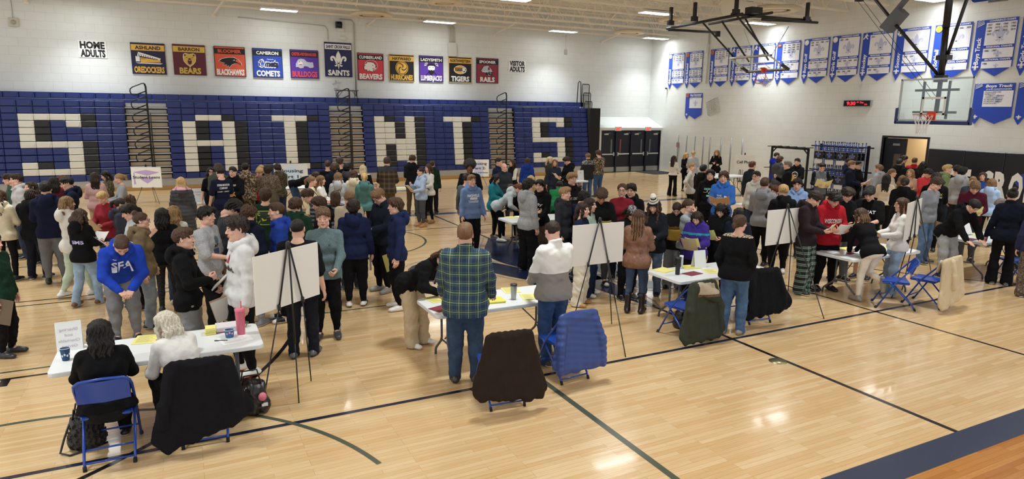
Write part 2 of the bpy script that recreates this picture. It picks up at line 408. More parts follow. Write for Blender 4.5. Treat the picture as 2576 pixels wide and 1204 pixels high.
        for _ in range(smooth):
            acc = np.zeros_like(V); n = np.zeros(len(V), np.float32)
            for x in range(4):
                for y in ((x+1) % 4, (x+3) % 4):
                    acc += np.stack([np.bincount(Q[:, x], V[Q[:, y], z], len(V)) for z in range(3)], 1).astype(np.float32)
                n += 2*np.bincount(Q[:, x], minlength=len(V))
            V = V*.45+.55*acc/np.maximum(n, 1)[:, None]
        return V, Q
# ---------------------------------------------------------------- people
def rx(a): c, s = math.cos(a), math.sin(a); return np.array([[1, 0, 0], [0, c, -s], [0, s, c]])
def ry(a): c, s = math.cos(a), math.sin(a); return np.array([[c, 0, s], [0, 1, 0], [-s, 0, c]])
def rzm(a): c, s = math.cos(a), math.sin(a); return np.array([[c, -s, 0], [s, c, 0], [0, 0, 1]])
def nrm(v): v = np.asarray(v, float); return v/max(np.linalg.norm(v), 1e-9)
SKINS = {'l': 'dfb29c', 'p': 'e0b0a0', 'm': 'c89274', 'd': '7a4a36'}
_HEADS = {}
def head_mesh(sex, h, shut):
    """V, F, material index (0 skin,1 lips,2 eye white,3 iris,4 brow); origin at cranium centre, face toward +y"""
    key = (sex, h, shut)
    if key in _HEADS: return _HEADS[key]
    f = sex == 'f'
    g = Grid((-.12, -.15, -.24), (.12, .15, .15), h)
    g.ell((0, -.012, .03), (.076, .098, .088), 0); g.ell((0, .022, -.045), (.058 if f else .061, .066, .080), .03)
    g.ell((0, .066, -.106), (.020 if f else .025, .019, .017), .02)
    for s in (-1, 1): g.ell((s*(.042 if f else .048), .008, -.074), (.02, .03, .024), .025); g.ell((s*.041, .060, -.024), (.022, .020, .018), .02)
    g.cap((-.036, .079, .020), (.036, .079, .020), .011 if f else .014, k=.014)
    for s in (-1, 1): g.ell((s*.031, .101, .003), (.020, .017, .012), .010, sub=True); g.ell((s*.031, .0775, .002), (.0145, .0145, .0125), .003)
    g.cap((0, .086, .012), (0, .106, -.028), .0075, .0125, .010); 
    for s in (-1, 1): g.ell((s*.012, .097, -.033), (.009, .010, .008), .006)
    g.ell((0, .089, -.061), (.023, .010, .0065), .004); g.ell((0, .087, -.073), (.020, .010, .0075), .004)
    for s in (-1, 1): g.ell((s*.079, -.008, -.002), (.009, .019, .031), .006); g.ell((s*.086, -.003, .0), (.005, .010, .018), .004, sub=True)
    g.cap((0, -.018, -.05), (0, -.026, -.128), .047 if f else .055, .044 if f else .052, .03)
    V, F = g.mesh(1 if h < .007 else 0)
    C = V[F].mean(1); ax = np.abs(C[:, 0]); y, z = C[:, 1], C[:, 2]; mi = np.zeros(len(F), np.int32)
    mi[(y > .076) & ((ax/.023)**2+((z+.067)/.0115)**2 < 1)] = 1
    e = ((ax-.031)/.0130)**2+((z-.001)/(.0062 if not shut else .0035))**2 < 1
    mi[e & (y > .05)] = 4 if shut else 2
    if not shut: mi[e & (y > .05) & (np.abs(ax-.031) < .0066)] = 3
    mi[(y > .05) & (np.abs(z-.0245-.12*(.031-ax)*0) < .0042) & (ax > .014) & (ax < .047)] = 4
    _HEADS[key] = (V, F, mi); return _HEADS[key]
_HANDS = {}
def hand_mesh(pose, h):
    key = (pose, h)
    if key in _HANDS: return _HANDS[key]
    g = Grid((-.07, -.05, -.13), (.10, .22, .05), h)
    xs = (.033, .011, -.011, -.030); ln = (.070, .078, .073, .057); ky = (.088, .092, .087, .078)
    cu = {'relax': (18, 28, 20), 'grip': (38, 58, 35), 'flat': (4, 8, 6), 'fist': (70, 85, 50)}[pose]
    for i in range(4): g.cap((xs[i]*.55, .0, 0), (xs[i], ky[i], 0), .0155, .0125, .012, flat=((0, 0, 1), 1.1))
    for i in range(4):
        p = np.array([xs[i], ky[i], 0.]); a = 0; r = .0098 if i < 3 else .0085; spread = xs[i]*.9
        for j, q in enumerate((.45, .32, .23)):
            a += math.radians(cu[j]*(1+.12*(i-1.5)*(.6))); d = np.array([spread*.35*math.cos(a), math.cos(a), -math.sin(a)]); b = p+d*ln[i]*q*1.05
            g.cap(p, b, r, r*.92, .004 if j else .006); p = b; r *= .93
    t = {'relax': ((.030, .015, -.004), (.052, .052, -.020), (.056, .082, -.030)), 'grip': ((.030, .015, -.006), (.050, .048, -.028), (.040, .075, -.044)), 'flat': ((.030, .015, 0), (.060, .048, -.006), (.074, .078, -.010)), 'fist': ((.030, .015, -.006), (.046, .050, -.03), (.018, .070, -.046))}[pose]
    g.chain(t, (.017, .0125, .0095), .008)
    g.cap((0, -.045, 0), (0, .01, 0), .026, .027, .012, flat=((0, 0, 1), 1.25))
    V, F = g.mesh(1 if h < .006 else 0)
    _HANDS[key] = (V, F); return _HANDS[key]
def ik(S, T, l1, l2, pole):
    S, T = np.asarray(S, float), np.asarray(T, float); d = T-S; L = np.linalg.norm(d); m = (l1+l2)*.995
    if L > m: T = S+d/L*m; d = T-S; L = m
    a = (l1*l1-l2*l2+L*L)/(2*L); hh = math.sqrt(max(l1*l1-a*a, 0)); u = d/L; p = np.asarray(pole, float); p = nrm(p-u*(p@u))
    return S+u*a+p*hh, T
ARM = {  # target (lateral x, y, z), frame T(orso)/W(orld), elbow pole, hand pose, palm dir, finger dir (None: forearm)
 'h': ((.245, .035, .80), 'T', (.25, -1, 0), 'relax', (-1, 0, 0), None),
 'H': ((.215, .11, .80), 'T', (.35, -1, 0), 'relax', (-1, .2, 0), None),
 'r': ((.115, .30, 1.08), 'T', (.55, -.35, -1), 'grip', (-.5, .1, .8), (-.35, 1, .25)),
 'R': ((.15, .27, .97), 'T', (.6, -.5, -.8), 'grip', (-.8, .2, .5), (-.3, 1, 0)),
 'u': ((.10, .27, 1.24), 'T', (.6, -.2, -1), 'grip', (-.7, -.3, .5), (-.3, .7, .6)),
 'p': ((.195, .07, .90), 'T', (.8, -1, .1), 'relax', (-1, 0, 0), (0, .25, -1)),
 'j': ((.07, .19, .98), 'T', (.9, -.4, -.5), 'relax', (-.2, -1, 0), (-1, .1, -.2)),
 'c': ((-.14, .17, 1.17), 'T', (.8, .2, -.9), 'grip', (-.2, -1, 0), (-1, -.1, .25)),
 'k': ((.19, .03, 1.00), 'T', (1, -.55, .0), 'relax', (0, -1, 0), (-.6, .6, -.5)),
 'b': ((.08, -.15, 1.00), 'T', (1, -.5, -.2), 'relax', (0, -1, 0), (-1, 0, -.3)),
 'm': ((.035, .155, 1.50), 'T', (.7, 0, -1), 'fist', (-.3, -1, 0), (-.3, -.2, 1)),
 't': ((.17, .50, .80), 'W', (.8, -.5, .3), 'flat', (0, 0, -1), (-.15, 1, -.1)),
 'w': ((.07, .40, .80), 'W', (.9, -.4, .1), 'grip', (-.3, 0, -.9), (-.5, 1, -.2)),
 'T': ((.30, .33, .79), 'W', (.6, -1, .2), 'flat', (0, 0, -1), (.1, 1, -.35)),
 'o': ((.20, .46, 1.12), 'T', (.6, -.3, -1), 'grip', (-.4, 0, .9), (-.1, 1, 0)),
 'x': ((.09, .26, 1.14), 'T', (.7, -.2, -1), 'fist', (-.8, -.2, .4), (-.5, .6, .6)),
}
TOPS = {  # offset, hem z, sleeve end fraction along forearm (2=wrist), hood, collar, fold amplitude
 'hoodie': (.028, .80, 2, 1, 0, .0055), 'crew': (.025, .83, 2, 0, 0, .005), 'tee': (.015, .78, .88, 0, 0, .004), 'ls': (.016, .82, 2, 0, 0, .005),
 'qzip': (.026, .82, 2, 0, 1, .007), 'jacket': (.042, .79, 2, 0, 1, .009), 'hjacket': (.044, .78, 2, 1, 0, .009), 'puffer': (.055, .78, 2, 0, 1, .006), 'coat': (.042, .52, 2, 1, 0, .006),
 'shirt': (.030, .76, 2, 0, 1, .007), 'vest': (.046, .80, -1, 0, 1, .006), 'offsh': (.028, .82, 2, 0, 0, .009), 'short': (.022, .90, 2, 0, 0, .006), 'parka': (.046, .62, 2, 1, 0, .008), 'overtee': (.030, .74, .98, 0, 0, .008),
}
TOPNAME = {'hoodie': 'hoodie', 'crew': 'sweatshirt', 'tee': 't_shirt', 'overtee': 't_shirt', 'ls': 'long_sleeve_shirt', 'qzip': 'pullover', 'jacket': 'jacket', 'hjacket': 'hooded_jacket', 'puffer': 'puffer_jacket', 'coat': 'long_coat', 'shirt': 'shirt', 'vest': 'vest', 'offsh': 'off_shoulder_top', 'short': 'sweater', 'parka': 'parka'}
BOTS = {'jeans': (.020, .020, .026), 'skinny': (.007, .004, .004), 'sweat': (.028, .028, .008), 'baggy': (.036, .046, .058), 'flare': (.010, .012, .055), 'chino': (.018, .016, .018), 'shorts': (.035, .05, .05), 'pj': (.034, .044, .052)}
BOTNAME = {'jeans': 'jeans', 'skinny': 'leggings', 'sweat': 'sweatpants', 'baggy': 'wide_trousers', 'flare': 'flared_trousers', 'chino': 'trousers', 'shorts': 'shorts', 'pj': 'pyjama_trousers'}
PERSONS = {}
def build_hair(style, P, sex, h, seed):
    """P(x,y,z): head-local -> body; returns mesh in head-local coordinates"""
    g = Grid((-.23, -.27, -.62 if style in ('long', 'longf', 'wavy', 'pony', 'braid', 'halfup', 'xlong') else -.22), (.23, .2, .30), h)
    st = style
    big = {'buzz': -.004, 'fade': .0, 'thin': -.002}.get(st, .004)
    if st == 'bald':
        g.ell((0, -.014, .028), (.0795, .101, .090), 0); g.ell((0, .05, .08), (.085, .14, .075), .01, sub=True)
        g.plane((0, 0, -.045), (0, 0, -1)); g.ell((0, .10, -.02), (.09, .075, .12), .008, sub=True)
        V, F = g.mesh(1); return V, F
    g.ell((0, -.016, .034), (.083+big, .104+big, .091+big), 0)
    tight = st in ('pony', 'bun', 'braid', 'tight')
    if st in ('short', 'fade', 'part'): g.ell((0, .018, .088), (.066, .085, .040), .03)
    if st == 'swept': g.ell((0, .045, .088), (.070, .065, .045), .03)
    if st in ('fluffy', 'mop', 'messy'):
        g.ell((0, .010, .078), (.088, .102, .058), .02); g.cap((-.055, .068, .070), (.055, .072, .068), .030, .030, .02)
        for s in (-1, 1): g.cap((s*.078, .03, .05), (s*.084, -.02, .0), .022, .018, .02)
    if st == 'mop': g.cap((-.05, .088, .045), (.05, .088, .045), .018, .018, .012); g.ell((0, -.06, -.02), (.075, .05, .07), .03)
    if st in ('curly', 'curlytop'):
        g.ell((0, .0, .075), (.100 if st == 'curly' else .085, .112, .068), .02); g.cap((-.05, .075, .075), (.05, .075, .075), .034, .034, .02)
    if st == 'afro': g.ell((0, -.02, .075), (.145, .145, .135), .01)
    if st in ('long', 'longf', 'wavy', 'bob', 'mid', 'halfup', 'xlong'):
        L = {'xlong': -.54, 'long': -.36, 'longf': -.34, 'wavy': -.33, 'bob': -.12, 'mid': -.20, 'halfup': -.34}[st]; w = 1.25 if st == 'wavy' else 1.
        for x in (-.052, 0, .052): g.chain([(x, -.078, .02), (x*1.1*w, -.108, -.12), (x*1.15*w, -.112, L)], [.046, .042*w, .026*w], .03, flat=((0, 1, 0), 1.35))
        for s in (-1, 1):
            fr = .045 if st == 'longf' else .0
            g.chain([(s*.070, .015, .06), (s*.084, .018+fr, -.05), (s*.090*w, .02+fr*1.6, max(L, -.22 if st != 'longf' else -.36))], [.026, .024*w, .015*w], .025)
    if st in ('pony', 'braid'):
        g.ell((0, -.105, .055), (.030, .030, .030), .015)
        g.chain([(0, -.115, .055), (0, -.158, .015), (0, -.150, -.12), (0, -.140, -.34)], [.022, .032, .028 if st == 'pony' else .022, .010], .012)
    if st == 'bun': g.ell((0, -.085, .115), (.046, .046, .042), .008)
    if st == 'lowbun': g.ell((0, -.125, -.02), (.044, .036, .042), .008); g.ell((0, -.016, .036), (.089, .110, .097), .01)
    # face opening and nape
    fy = {'mop': .055, 'fluffy': .052, 'messy': .05}.get(st, .066)
    g.ell((0, .112, -.046), (.074, .075, .108 if not tight else .122), .012, sub=True)
    if st in ('buzz', 'fade', 'short', 'part', 'swept', 'thin', 'fluffy', 'messy', 'curly', 'curlytop', 'pony', 'bun', 'braid', 'tight', 'lowbun'):
        g.cap((-.2, .035, -.035), (.2, .035, -.035), .05, .05, .01, sub=True)   # ears and temples clear
        g.ell((0, -.04, -.115), (.12, .10, .055), .012, sub=True)
        g.plane((0, 0, -.085), (0, 0, -1))
    if st == 'thin': g.ell((0, .075, .11), (.05, .05, .035), .02, sub=True)
    amp, fr = {'curly': (.013, 150), 'curlytop': (.011, 150), 'afro': (.010, 140), 'messy': (.011, 75), 'fluffy': (.008, 70), 'mop': (.006, 60), 'wavy': (.011, 50), 'buzz': (0, 1), 'fade': (.002, 60), 'bun': (.003, 90), 'short': (.005, 80)}.get(st, (.005, 55))
    if amp: g.folds(amp, fr, seed)
    if st not in ('curly', 'curlytop', 'afro', 'buzz', 'fade', 'thin', 'bun', 'lowbun', 'tight', 'pony', 'braid'):
        la = .0055 if st in ('short', 'part', 'swept') else .0075; ph = (seed % 60)*.1   # locks running down from the crown
        g.add(lambda X, Y, Z: la*np.sin(17*np.arctan2(X, Y+.03)+2.2*np.sin(Z*38+ph)+ph)*np.clip((.13-Z)*9, .15, 1)+.5*la*np.sin(41*np.arctan2(X, Y+.03)+Z*60+ph))
    return g.mesh(1)
def make_person(px, py, hgt, face, pose, sex, top, bot, hair, shoe, label, held=None, extra='', ground=None, build=1., skin='l'):
    """px,py head-top pixel with standing height hgt (or foot pixel via ground)"""
    toks = pose.split(); arms = toks[0]; lean = side = 0.; hp = 0.; hy = 0.; sit = False; walk = 0.; twist = 0.; drop = 0.; kneel = False; spread = 1.
    hz = 0.
    for t in toks[1:]:
        if t[0] == 'L': lean = math.radians(float(t[1:]))
        elif t[0] == 'D': hp = math.radians(float(t[1:]))
        elif t[0] == 'Y': hy = math.radians(float(t[1:]))
        elif t[0] == 'W': walk = float(t[1:])/100
        elif t[0] == 'B': side = math.radians(float(t[1:]))
        elif t[0] == 'G': spread = float(t[1:])
        elif t == 'S': sit = True
        elif t == 'K': kneel = True
    if ground is not None: pos = at_z(ground[0], ground[1], 0.)
    else: pos = at_z(px, py, hgt)
    pos = np.array([pos[0], pos[1], 0.]); sc = (hgt-.018)/1.75
    v = pos-CP; th = math.atan2(v[1], v[0]); yaw = th+PI+math.radians(face)-PI/2
    dist = float(np.hypot(v[0], v[1])); near, mid = dist < 10.5, dist < 17
    hB = .0125 if near else .0175 if mid else .024
    hH = .0055 if near else .0075 if mid else .0105; hF = .0050 if near else .0068 if mid else .009
    seed = (int(px*7+py*13) % 99991)+1; R = random.Random(seed); fem = sex == 'f'; bw = build
    # skeleton
    hipz = .50 if sit else .915
    hipc = np.array([0, -.06*math.sin(lean)*2.2 if not sit else 0., hipz])
    TR = rzm(twist) @ ry(side) @ rx(-lean)
    def T(p): p = np.asarray(p, float); return hipc+TR @ (p-np.array([0, 0, .915]))
    shw = (.148 if fem else .172)*(.75+.25*bw); S = {s: T((s*shw, -.012, 1.395)) for s in (-1, 1)}
    hips = {s: hipc+np.array([s*.088, 0, -.02]) for s in (-1, 1)}
    knee, ank = {}, {}
    ft = {1: R.uniform(-.03, .05), -1: R.uniform(-.05, .03)}
    for s in (-1, 1):
        if sit:
            knee[s] = np.array([s*.12, .43, .50]); ank[s] = np.array([s*.12, .36+(.06 if s > 0 else -.04), .085])
        else:
            a = np.array([s*.115*spread, ft[s]+(walk if s > 0 else -walk), .085])
            if kneel and s > 0: knee[s] = np.array([s*.12, .10, .50]); ank[s] = np.array([s*.12, -.30, .42]); continue
            if walk and s < 0: a[2] += abs(walk)*.18
            knee[s], ank[s] = ik(hips[s], a, .412, .402, (s*.12, 1, 0))
    elb, wri, hnd = {}, {}, {}
    ac = {1: arms[0], -1: arms[1]}
    for s in (-1, 1):
        t, fr, pole, hpose, palm, fd = ARM[ac[s]]
        t = np.array([s*t[0], t[1], t[2]]); j = .012
        if ac[s] == 'h': t[0] = s*(.262+.16*max(0, bw-1)+R.uniform(-.01, .025)); t[1] += R.uniform(-.04, .07)
        if fr == 'T':
            
            t = T(t)
            pole = TR @ np.array([s*pole[0], pole[1], pole[2]])
        else: pole = np.array([s*pole[0], pole[1], pole[2]]) if not sit else np.array([s*.75, -.5, -.8]); t = t/np.array([1, 1, sc]) if ac[s] in 'twT' else t
        elb[s], wri[s] = ik(S[s], t, .285, .255, pole)
        fdir = nrm(wri[s]-elb[s]) if fd is None else nrm(TR @ np.array([s*fd[0], fd[1], fd[2]]) if fr == 'T' else np.array([s*fd[0], fd[1], fd[2]]))
        pd = np.array([s*palm[0], palm[1], palm[2]]); pd = TR @ pd if fr == 'T' else pd
        fdir = nrm(.45*nrm(wri[s]-elb[s])+.55*fdir)
        zz = -nrm(pd-fdir*(pd @ fdir)); xx = np.cross(fdir, zz)
        hnd[s] = (hpose, np.stack([xx*(1 if True else 1), fdir, zz], 1))
    # head frame: counter part of the lean, then pitch
    HP = T((0, -.012, 1.515)); base = max(0, lean*.45)
    HR = TR @ rx(base*.9) @ rzm(-hy) @ rx(-hp)
    hc = HP+HR @ np.array([0, .022, .105]); hs = .985 if fem else 1.035
    P3 = lambda V: V @ (HR.T)*hs+hc
    # ---------------- body mesh (one continuous figure)
    tk, tcol = top.split(':')[0], top
    o, hem, slv, hood, collar, famp = TOPS[tk]
    lo = np.array([-.75, -.75, -.02]); hi = np.array([.75, .85, 1.8])
    allp = np.array([S[1], S[-1], elb[1], elb[-1], wri[1], wri[-1], hips[1], hips[-1], T((0, 0, 1.56))]); lo_t = allp.min(0)-.24; hi_t = allp.max(0)+.24
    allb = np.vstack([allp, [knee[1], knee[-1], ank[1], ank[-1]]]); lo_b = allb.min(0)-.2; hi_b = allb.max(0)+.16
    def torso(g, o, k=.05):
        w = bw
        if fem:
            g.cap(T((-.080, -.005, .90)), T((.080, -.005, .90)), .104*w+o*.8, k=k); g.cap(T((-.055, 0, 1.08)), T((.055, 0, 1.08)), .084*w+o, k=k)
            g.cap(T((-.066, -.005, 1.25)), T((.066, -.005, 1.25)), .090*w+o, k=k)
            for s in (-1, 1): g.ell(T((s*.062, .072, 1.235)), np.array([.055, .050, .056])*w+o*.7, k*.7)
            g.cap(T((-.078, -.012, 1.345)), T((.078, -.012, 1.345)), .070*w+o*.8, k=k)
        else:
            g.cap(T((-.070, 0, .91)), T((.070, 0, .91)), .104*w+o*.8, k=k); g.cap(T((-.062, .008*w*w, 1.08)), T((.062, .008*w*w, 1.08)), .088*w**1.35+o, k=k)
            g.cap(T((-.078, 0, 1.25)), T((.078, 0, 1.25)), .094*w+o, k=k); g.cap(T((-.098, -.014, 1.345)), T((.098, -.014, 1.345)), .080*w+o*.8, k=k)
            if w > 1.15: g.ell(T((0, .07, 1.06)), np.array([.14, .10, .13])*w, k)
        if fem or w > 1.1:
            for s in (-1, 1): g.ell(T((s*.058, -.068, .885)), np.array([.080, .075, .085])*w+o*.8, .05)
        for s in (-1, 1): g.cap(S[s]*.97+S[-s]*.03, T((s*.03, -.022, 1.445)), .040+o*.75, .050+o*.4, .035)
        g.cap(T((0, -.016, 1.42)), T((0, -.014, 1.475)), .066+o*.4, .058+o*.3, .04)
    def limb(g, s, o, o2, frac, k=.035):
        e, w, sh = elb[s], wri[s], S[s]; b = .92 if fem else 1.; b *= .6+.4*bw
        if frac <= 1: m_ = sh+(e-sh)*.35; g.cap(sh, m_, .051*b+o*.9, .050*b+o, k*.8); g.cap(m_, sh+(e-sh)*frac, .050*b+o, .050*b+o*1.1, .012); return
        m_ = sh+(e-sh)*.35; g.cap(sh, m_, .050*b+o*.9, .047*b+o*.85, k*.8); g.cap(m_, e, .047*b+o*.85, .040*b+o*.75, .012); g.cap(e, e+(w-e)*(frac-1), .042*b+o*.75, .031*b+o2, k*.7)
    g = Grid(lo_b, hi_b, hB*1.25 if mid else hB)
    ins = -.010
    torso(g, ins, .04)
    bare = slv < 2
    for s in (-1, 1):
        limb(g, s, 0. if bare else ins, 0. if bare else -.006, 2)
        lb = (.93 if fem else 1.)*(.6+.4*bw); io = 0. if bot.startswith('shorts') else -.008
        g.cap(hips[s], knee[s], .088*lb+io, .056*lb+io, .04); g.cap(knee[s], ank[s], .054*lb+io, .038+io*.5, .03); g.cap(ank[s], ank[s]+np.array([0, .10, -.045]), .036, .028, .02)
    g.cap(T((0, -.02, 1.42)), HP+HR @ np.array([0, .0, .05]), .058 if not fem else .050, .050 if not fem else .045, .03)
    V, F = g.mesh(1); mi = np.zeros(len(F), np.int32)
    Vs, Fs, Ms = [V], [F], [mi]; n0 = len(V)
    hv, hf, hm = head_mesh(sex, hH, hp > .40)
    Vs.append(P3(hv)); Fs.append(hf+n0); Ms.append(hm); n0 += len(hv)
    for s in (-1, 1):
        if 'x%d' % s in extra: continue
        a, b = hand_mesh(hnd[s][0], hF); a = a*np.array([1, 1, 1])*(.92 if fem else 1.)
        if s > 0: a = a*np.array([-1, 1, 1]); b = b[:, ::-1]
        Vs.append(a @ hnd[s][1].T+wri[s]); Fs.append(b+n0); Ms.append(np.zeros(len(b), np.int32)); n0 += len(a)
    hcol = hair.split(':')[1]
    sk = M('skin', SKINS[skin]); lips = M('skin', {'l': 'b8776a', 'p': 'bb7a70', 'm': 'a0665a', 'd': '6a3c34'}[skin])
    me = np_mesh('person', np.concatenate(Vs)*sc, np.concatenate(Fs), [sk, lips, M('gloss', 'd9d4cf'), M('gloss', '2c2320'), M('hair', hcol)], np.concatenate(Ms))
    ob = link('person', me, None, tuple(pos)); ob.rotation_euler = (0, 0, yaw); tag(ob, label, 'person')
    def child(name, V, F, mats, mi=None, par=ob):
        return link(name, np_mesh(name, V*sc, F, mats if isinstance(mats, list) else [mats], mi), par)
    # ---------------- hair
    hst = hair.split(':')[0]
    if hst != 'none':
        V, F = build_hair(hst, None, sex, max(hH*1.15, .0065), seed)
        if len(V):
            hk = 'curls' if hst in ('curly', 'curlytop', 'afro') else 'hair'
            # long hair hangs down rather than following a bowed head
            if hst in ('long', 'xlong', 'longf', 'wavy', 'pony', 'braid', 'mid', 'halfup') and (hp > .15 or lean > .3):
                w = np.clip((-V[:, 2]-.04)/.16, 0, 1)[:, None]; A = P3(V); top_ = V.copy(); top_[:, 2] = np.maximum(V[:, 2], -.06)
                B = P3(top_)+np.stack([0*V[:, 2], 0*V[:, 2], np.minimum(V[:, 2]+.06, 0)*hs], 1)
                Wd = A*(1-w)+B*w if lean < .5 else A*(1-.6*w)+B*.6*w
            else: Wd = P3(V)
            mats = [M(hk, hcol)]; mi = None
            if len(hair.split(':')) > 2:
                C = V[F].mean(1); mats.append(M(hk, hair.split(':')[2])); r2 = np.random.RandomState(seed)
                mi = ((np.sin(C[:, 0]*190+C[:, 1]*120) > .35) & ((C[:, 2] < .06) | (np.abs(C[:, 0]) < .05))).astype(np.int32) if 'streak' in extra else ((np.sin(C[:, 0]*150+1.5*np.sin(C[:, 2]*9)) > .45-.9*np.clip(-C[:, 2]*3, 0, .9)) & (C[:, 2] < .0) & (C[:, 1] < .0)).astype(np.int32)
            child('hair', Wd, F, mats, mi)
    # ---------------- trousers
    bk, bcol = bot.split(':', 1)
    o1, o2, o3 = BOTS[bk]; g = Grid(lo_b, hi_b, hB); w = bw; lb = (.95 if fem else 1.)*(.55+.45*bw)
    if fem: g.cap(T((-.085, -.005, .92)), T((.085, -.005, .92)), .106*w+.008, k=.05); g.cap(T((-.07, 0, 1.02)), T((.07, 0, 1.02)), .092*w+.006, k=.05)
    else: g.cap(T((-.078, 0, .93)), T((.078, 0, .93)), .106*w+.008, k=.05); g.cap(T((-.075, 0, 1.02)), T((.075, 0, 1.02)), .102*w+.004, k=.05)
    if fem or bw > 1.1:
        for s in (-1, 1): g.ell(hipc+TR @ np.array([s*.058, -.066, -.035]), (.080*w, .073*w, .085*w), .05)
    for s in (-1, 1):
        h_, k_, a_ = hips[s], knee[s], ank[s]
        if bk == 'shorts': g.cap(h_, k_+(h_-k_)*.05, .088*lb+o1, .066*lb+o2, .04); continue
        g.cap(h_, k_, .090*lb+o1, .056*lb+o2, .035); e = a_+(k_-a_)*(.02 if bk != 'skinny' else .06)
        g.cap(k_, k_+(e-k_)*.45, .056*lb+o2, .052*lb+(o2+o3)/2, .03); g.cap(k_+(e-k_)*.45, e, .052*lb+(o2+o3)/2, .036+o3, .02)
        if bk in ('baggy', 'flare', 'pj', 'jeans') and not sit: g.cap(e, e+np.array([0, .015, -.05]), .036+o3, .040+o3, .02)
    if mid: g.folds({'skinny': .003, 'sweat': .009, 'baggy': .010, 'pj': .008}.get(bk, .007), 34, seed+3)
    g.plane(T((0, 0, max(.90, min(1.02, TOPS[top.split('+')[0].split(':')[0]][1]+.055)) if lean < .35 else .97)), TR[:, 2]) if not sit else g.plane((0, 0, .64), (0, 0, 1)); g.D = np.maximum(g.D, -(g.ax[2]-.012)[None, None, :])
    V, F = g.mesh(1)
    mats = [matof(bcol, bk)]; mi = None
    if 'sidestripe' in extra:
        C = V[F].mean(1); lat = np.abs(C[:, 0]); 
        leg = np.zeros(len(C), np.int32)
        for s in (-1, 1):
            t = np.clip((C[:, 2]-ank[s][2])/(hips[s][2]-ank[s][2]), 0, 1); cy = ank[s][1]+(hips[s][1]-ank[s][1])*t
            d = (C[:, 1]-cy); m = (C[:, 0]*s > 0) & (lat > .10) & (np.abs(np.mod(d+.03, .0235)-.0117) < .0062) & (np.abs(d) < .034)
            leg[m] = 1
        mats.append(M('cloth', 'e6e6e6')); mi = leg
    tr = child(BOTNAME[bk], V, F, mats, mi)
    # ---------------- shoes
    skd = shoe.split(':'); 
    for s in (-1, 1):
        a = ank[s]; d = nrm((s*.16, 1, 0))
        if kneel and s > 0: up = np.array([0, -1., .15]); d = nrm((0, -.25, -1.)); 
        else: up = np.array([0, 0, 1.])
        if sit: d = nrm((s*.1, 1, -.05))
        tilt = 0
        base = a-up*.085; g = Grid(base-.30, base+.34, hB*.8)
        hl, te = base-d*.055+up*.040, base+d*.150+up*.034
        g.cap(hl, base+d*.06+up*.045, .042, .044, .03, flat=(up, 1.)); g.cap(base+d*.06+up*.042, te, .044, .040, .03, flat=(up, 1.12)); g.cap(hl, te, .043, .042, .02, flat=(up, 2.4))
        kd = skd[0]
        if kd == 'boot': g.cap(a, a+(knee[s]-a)*.82, .046, .062, .03); g.cap(base+up*.05, a, .045, .047, .03)
        elif kd == 'ugg': g.cap(base+up*.05, a+up*.05, .050, .052, .03)
        elif kd != 'slide': g.cap(base-d*.01+up*.05, a+up*.01-d*.01, .040, .040, .03)
        g.D = np.maximum(g.D, -((g.ax[0][:, None, None]-base[0])*up[0]+(g.ax[1][None, :, None]-base[1])*up[1]+(g.ax[2][None, None, :]-base[2])*up[2]-.002))
        V, F = g.mesh(1)
        if not len(V): continue
        C = V[F].mean(1); hh = (C-base) @ up; fwd = (C-base) @ d
        sole = skd[2] if len(skd) > 2 else 'e4e2dc'; mi = (hh < .026).astype(np.int32); mats = [M('semi', skd[1] if len(skd[1]) == 6 else ''.join(c*2 for c in skd[1])), M('plain', sole)]
        if kd == 'slide': mi[(hh >= .026) & ((fwd < .02) | (fwd > .13))] = 2; mats.append(M('cloth', 'e8e6e2'))
        if kd == 'nike': mi[(hh > .038) & (hh < .062) & (np.abs(fwd-.05-(hh-.05)*2.2) < .035)] = 1
        child({'boot': 'boot', 'ugg': 'boot', 'slide': 'sandal'}.get(kd, 'shoe'), V, F, mats, mi)
    # ---------------- upper garment(s)
    def top_mesh(spec, extra_o=0.):
        tk = spec.split(':')[0]; o, hem, slv, hood, collar, famp = TOPS[tk]; o += extra_o
        if sit: hem = max(hem, .88)
        lo2, hi2 = lo_t.copy(), hi_t.copy()
        if hem < .8: lo2[2] = min(lo2[2], hem-.1)
        g = Grid(lo2, hi2, hB); torso(g, o, .05)
        sp = .8+.2*bw
        if tk in ('coat', 'parka'):
            for s in (-1, 1): g.chain([T((s*.07, 0, .95)), T((s*.085, .0, hem-.05))], [.115*w+o*.8, .135*w+o], .07)
        else:
            g.cap(T((-.080, 0, .90)), T((.080, 0, .90)), .108*w+o*.9, k=.05); g.cap(T((-.080, .0, hem-.04)), T((.080, .0, hem-.04)), .112*w+o*.7, k=.06)
        if slv > 0:
            for s in (-1, 1):
                if tk == 'offsh' and s < 0: g.cap(S[s]+(elb[s]-S[s])*.45, elb[s], .058, .055, .02); g.cap(elb[s], wri[s], .052, .042, .03); continue
                limb(g, s, o, o*.45+.006, slv if slv <= 1 else 1.97, .04)
                if slv > 1:
                    wv = nrm(wri[s]-elb[s]); q = wri[s]-wv*.045
                    if tk in ('hoodie', 'crew'): g.cap(q-wv*.05, q, .040+o*.5, .037+o*.35, .02)
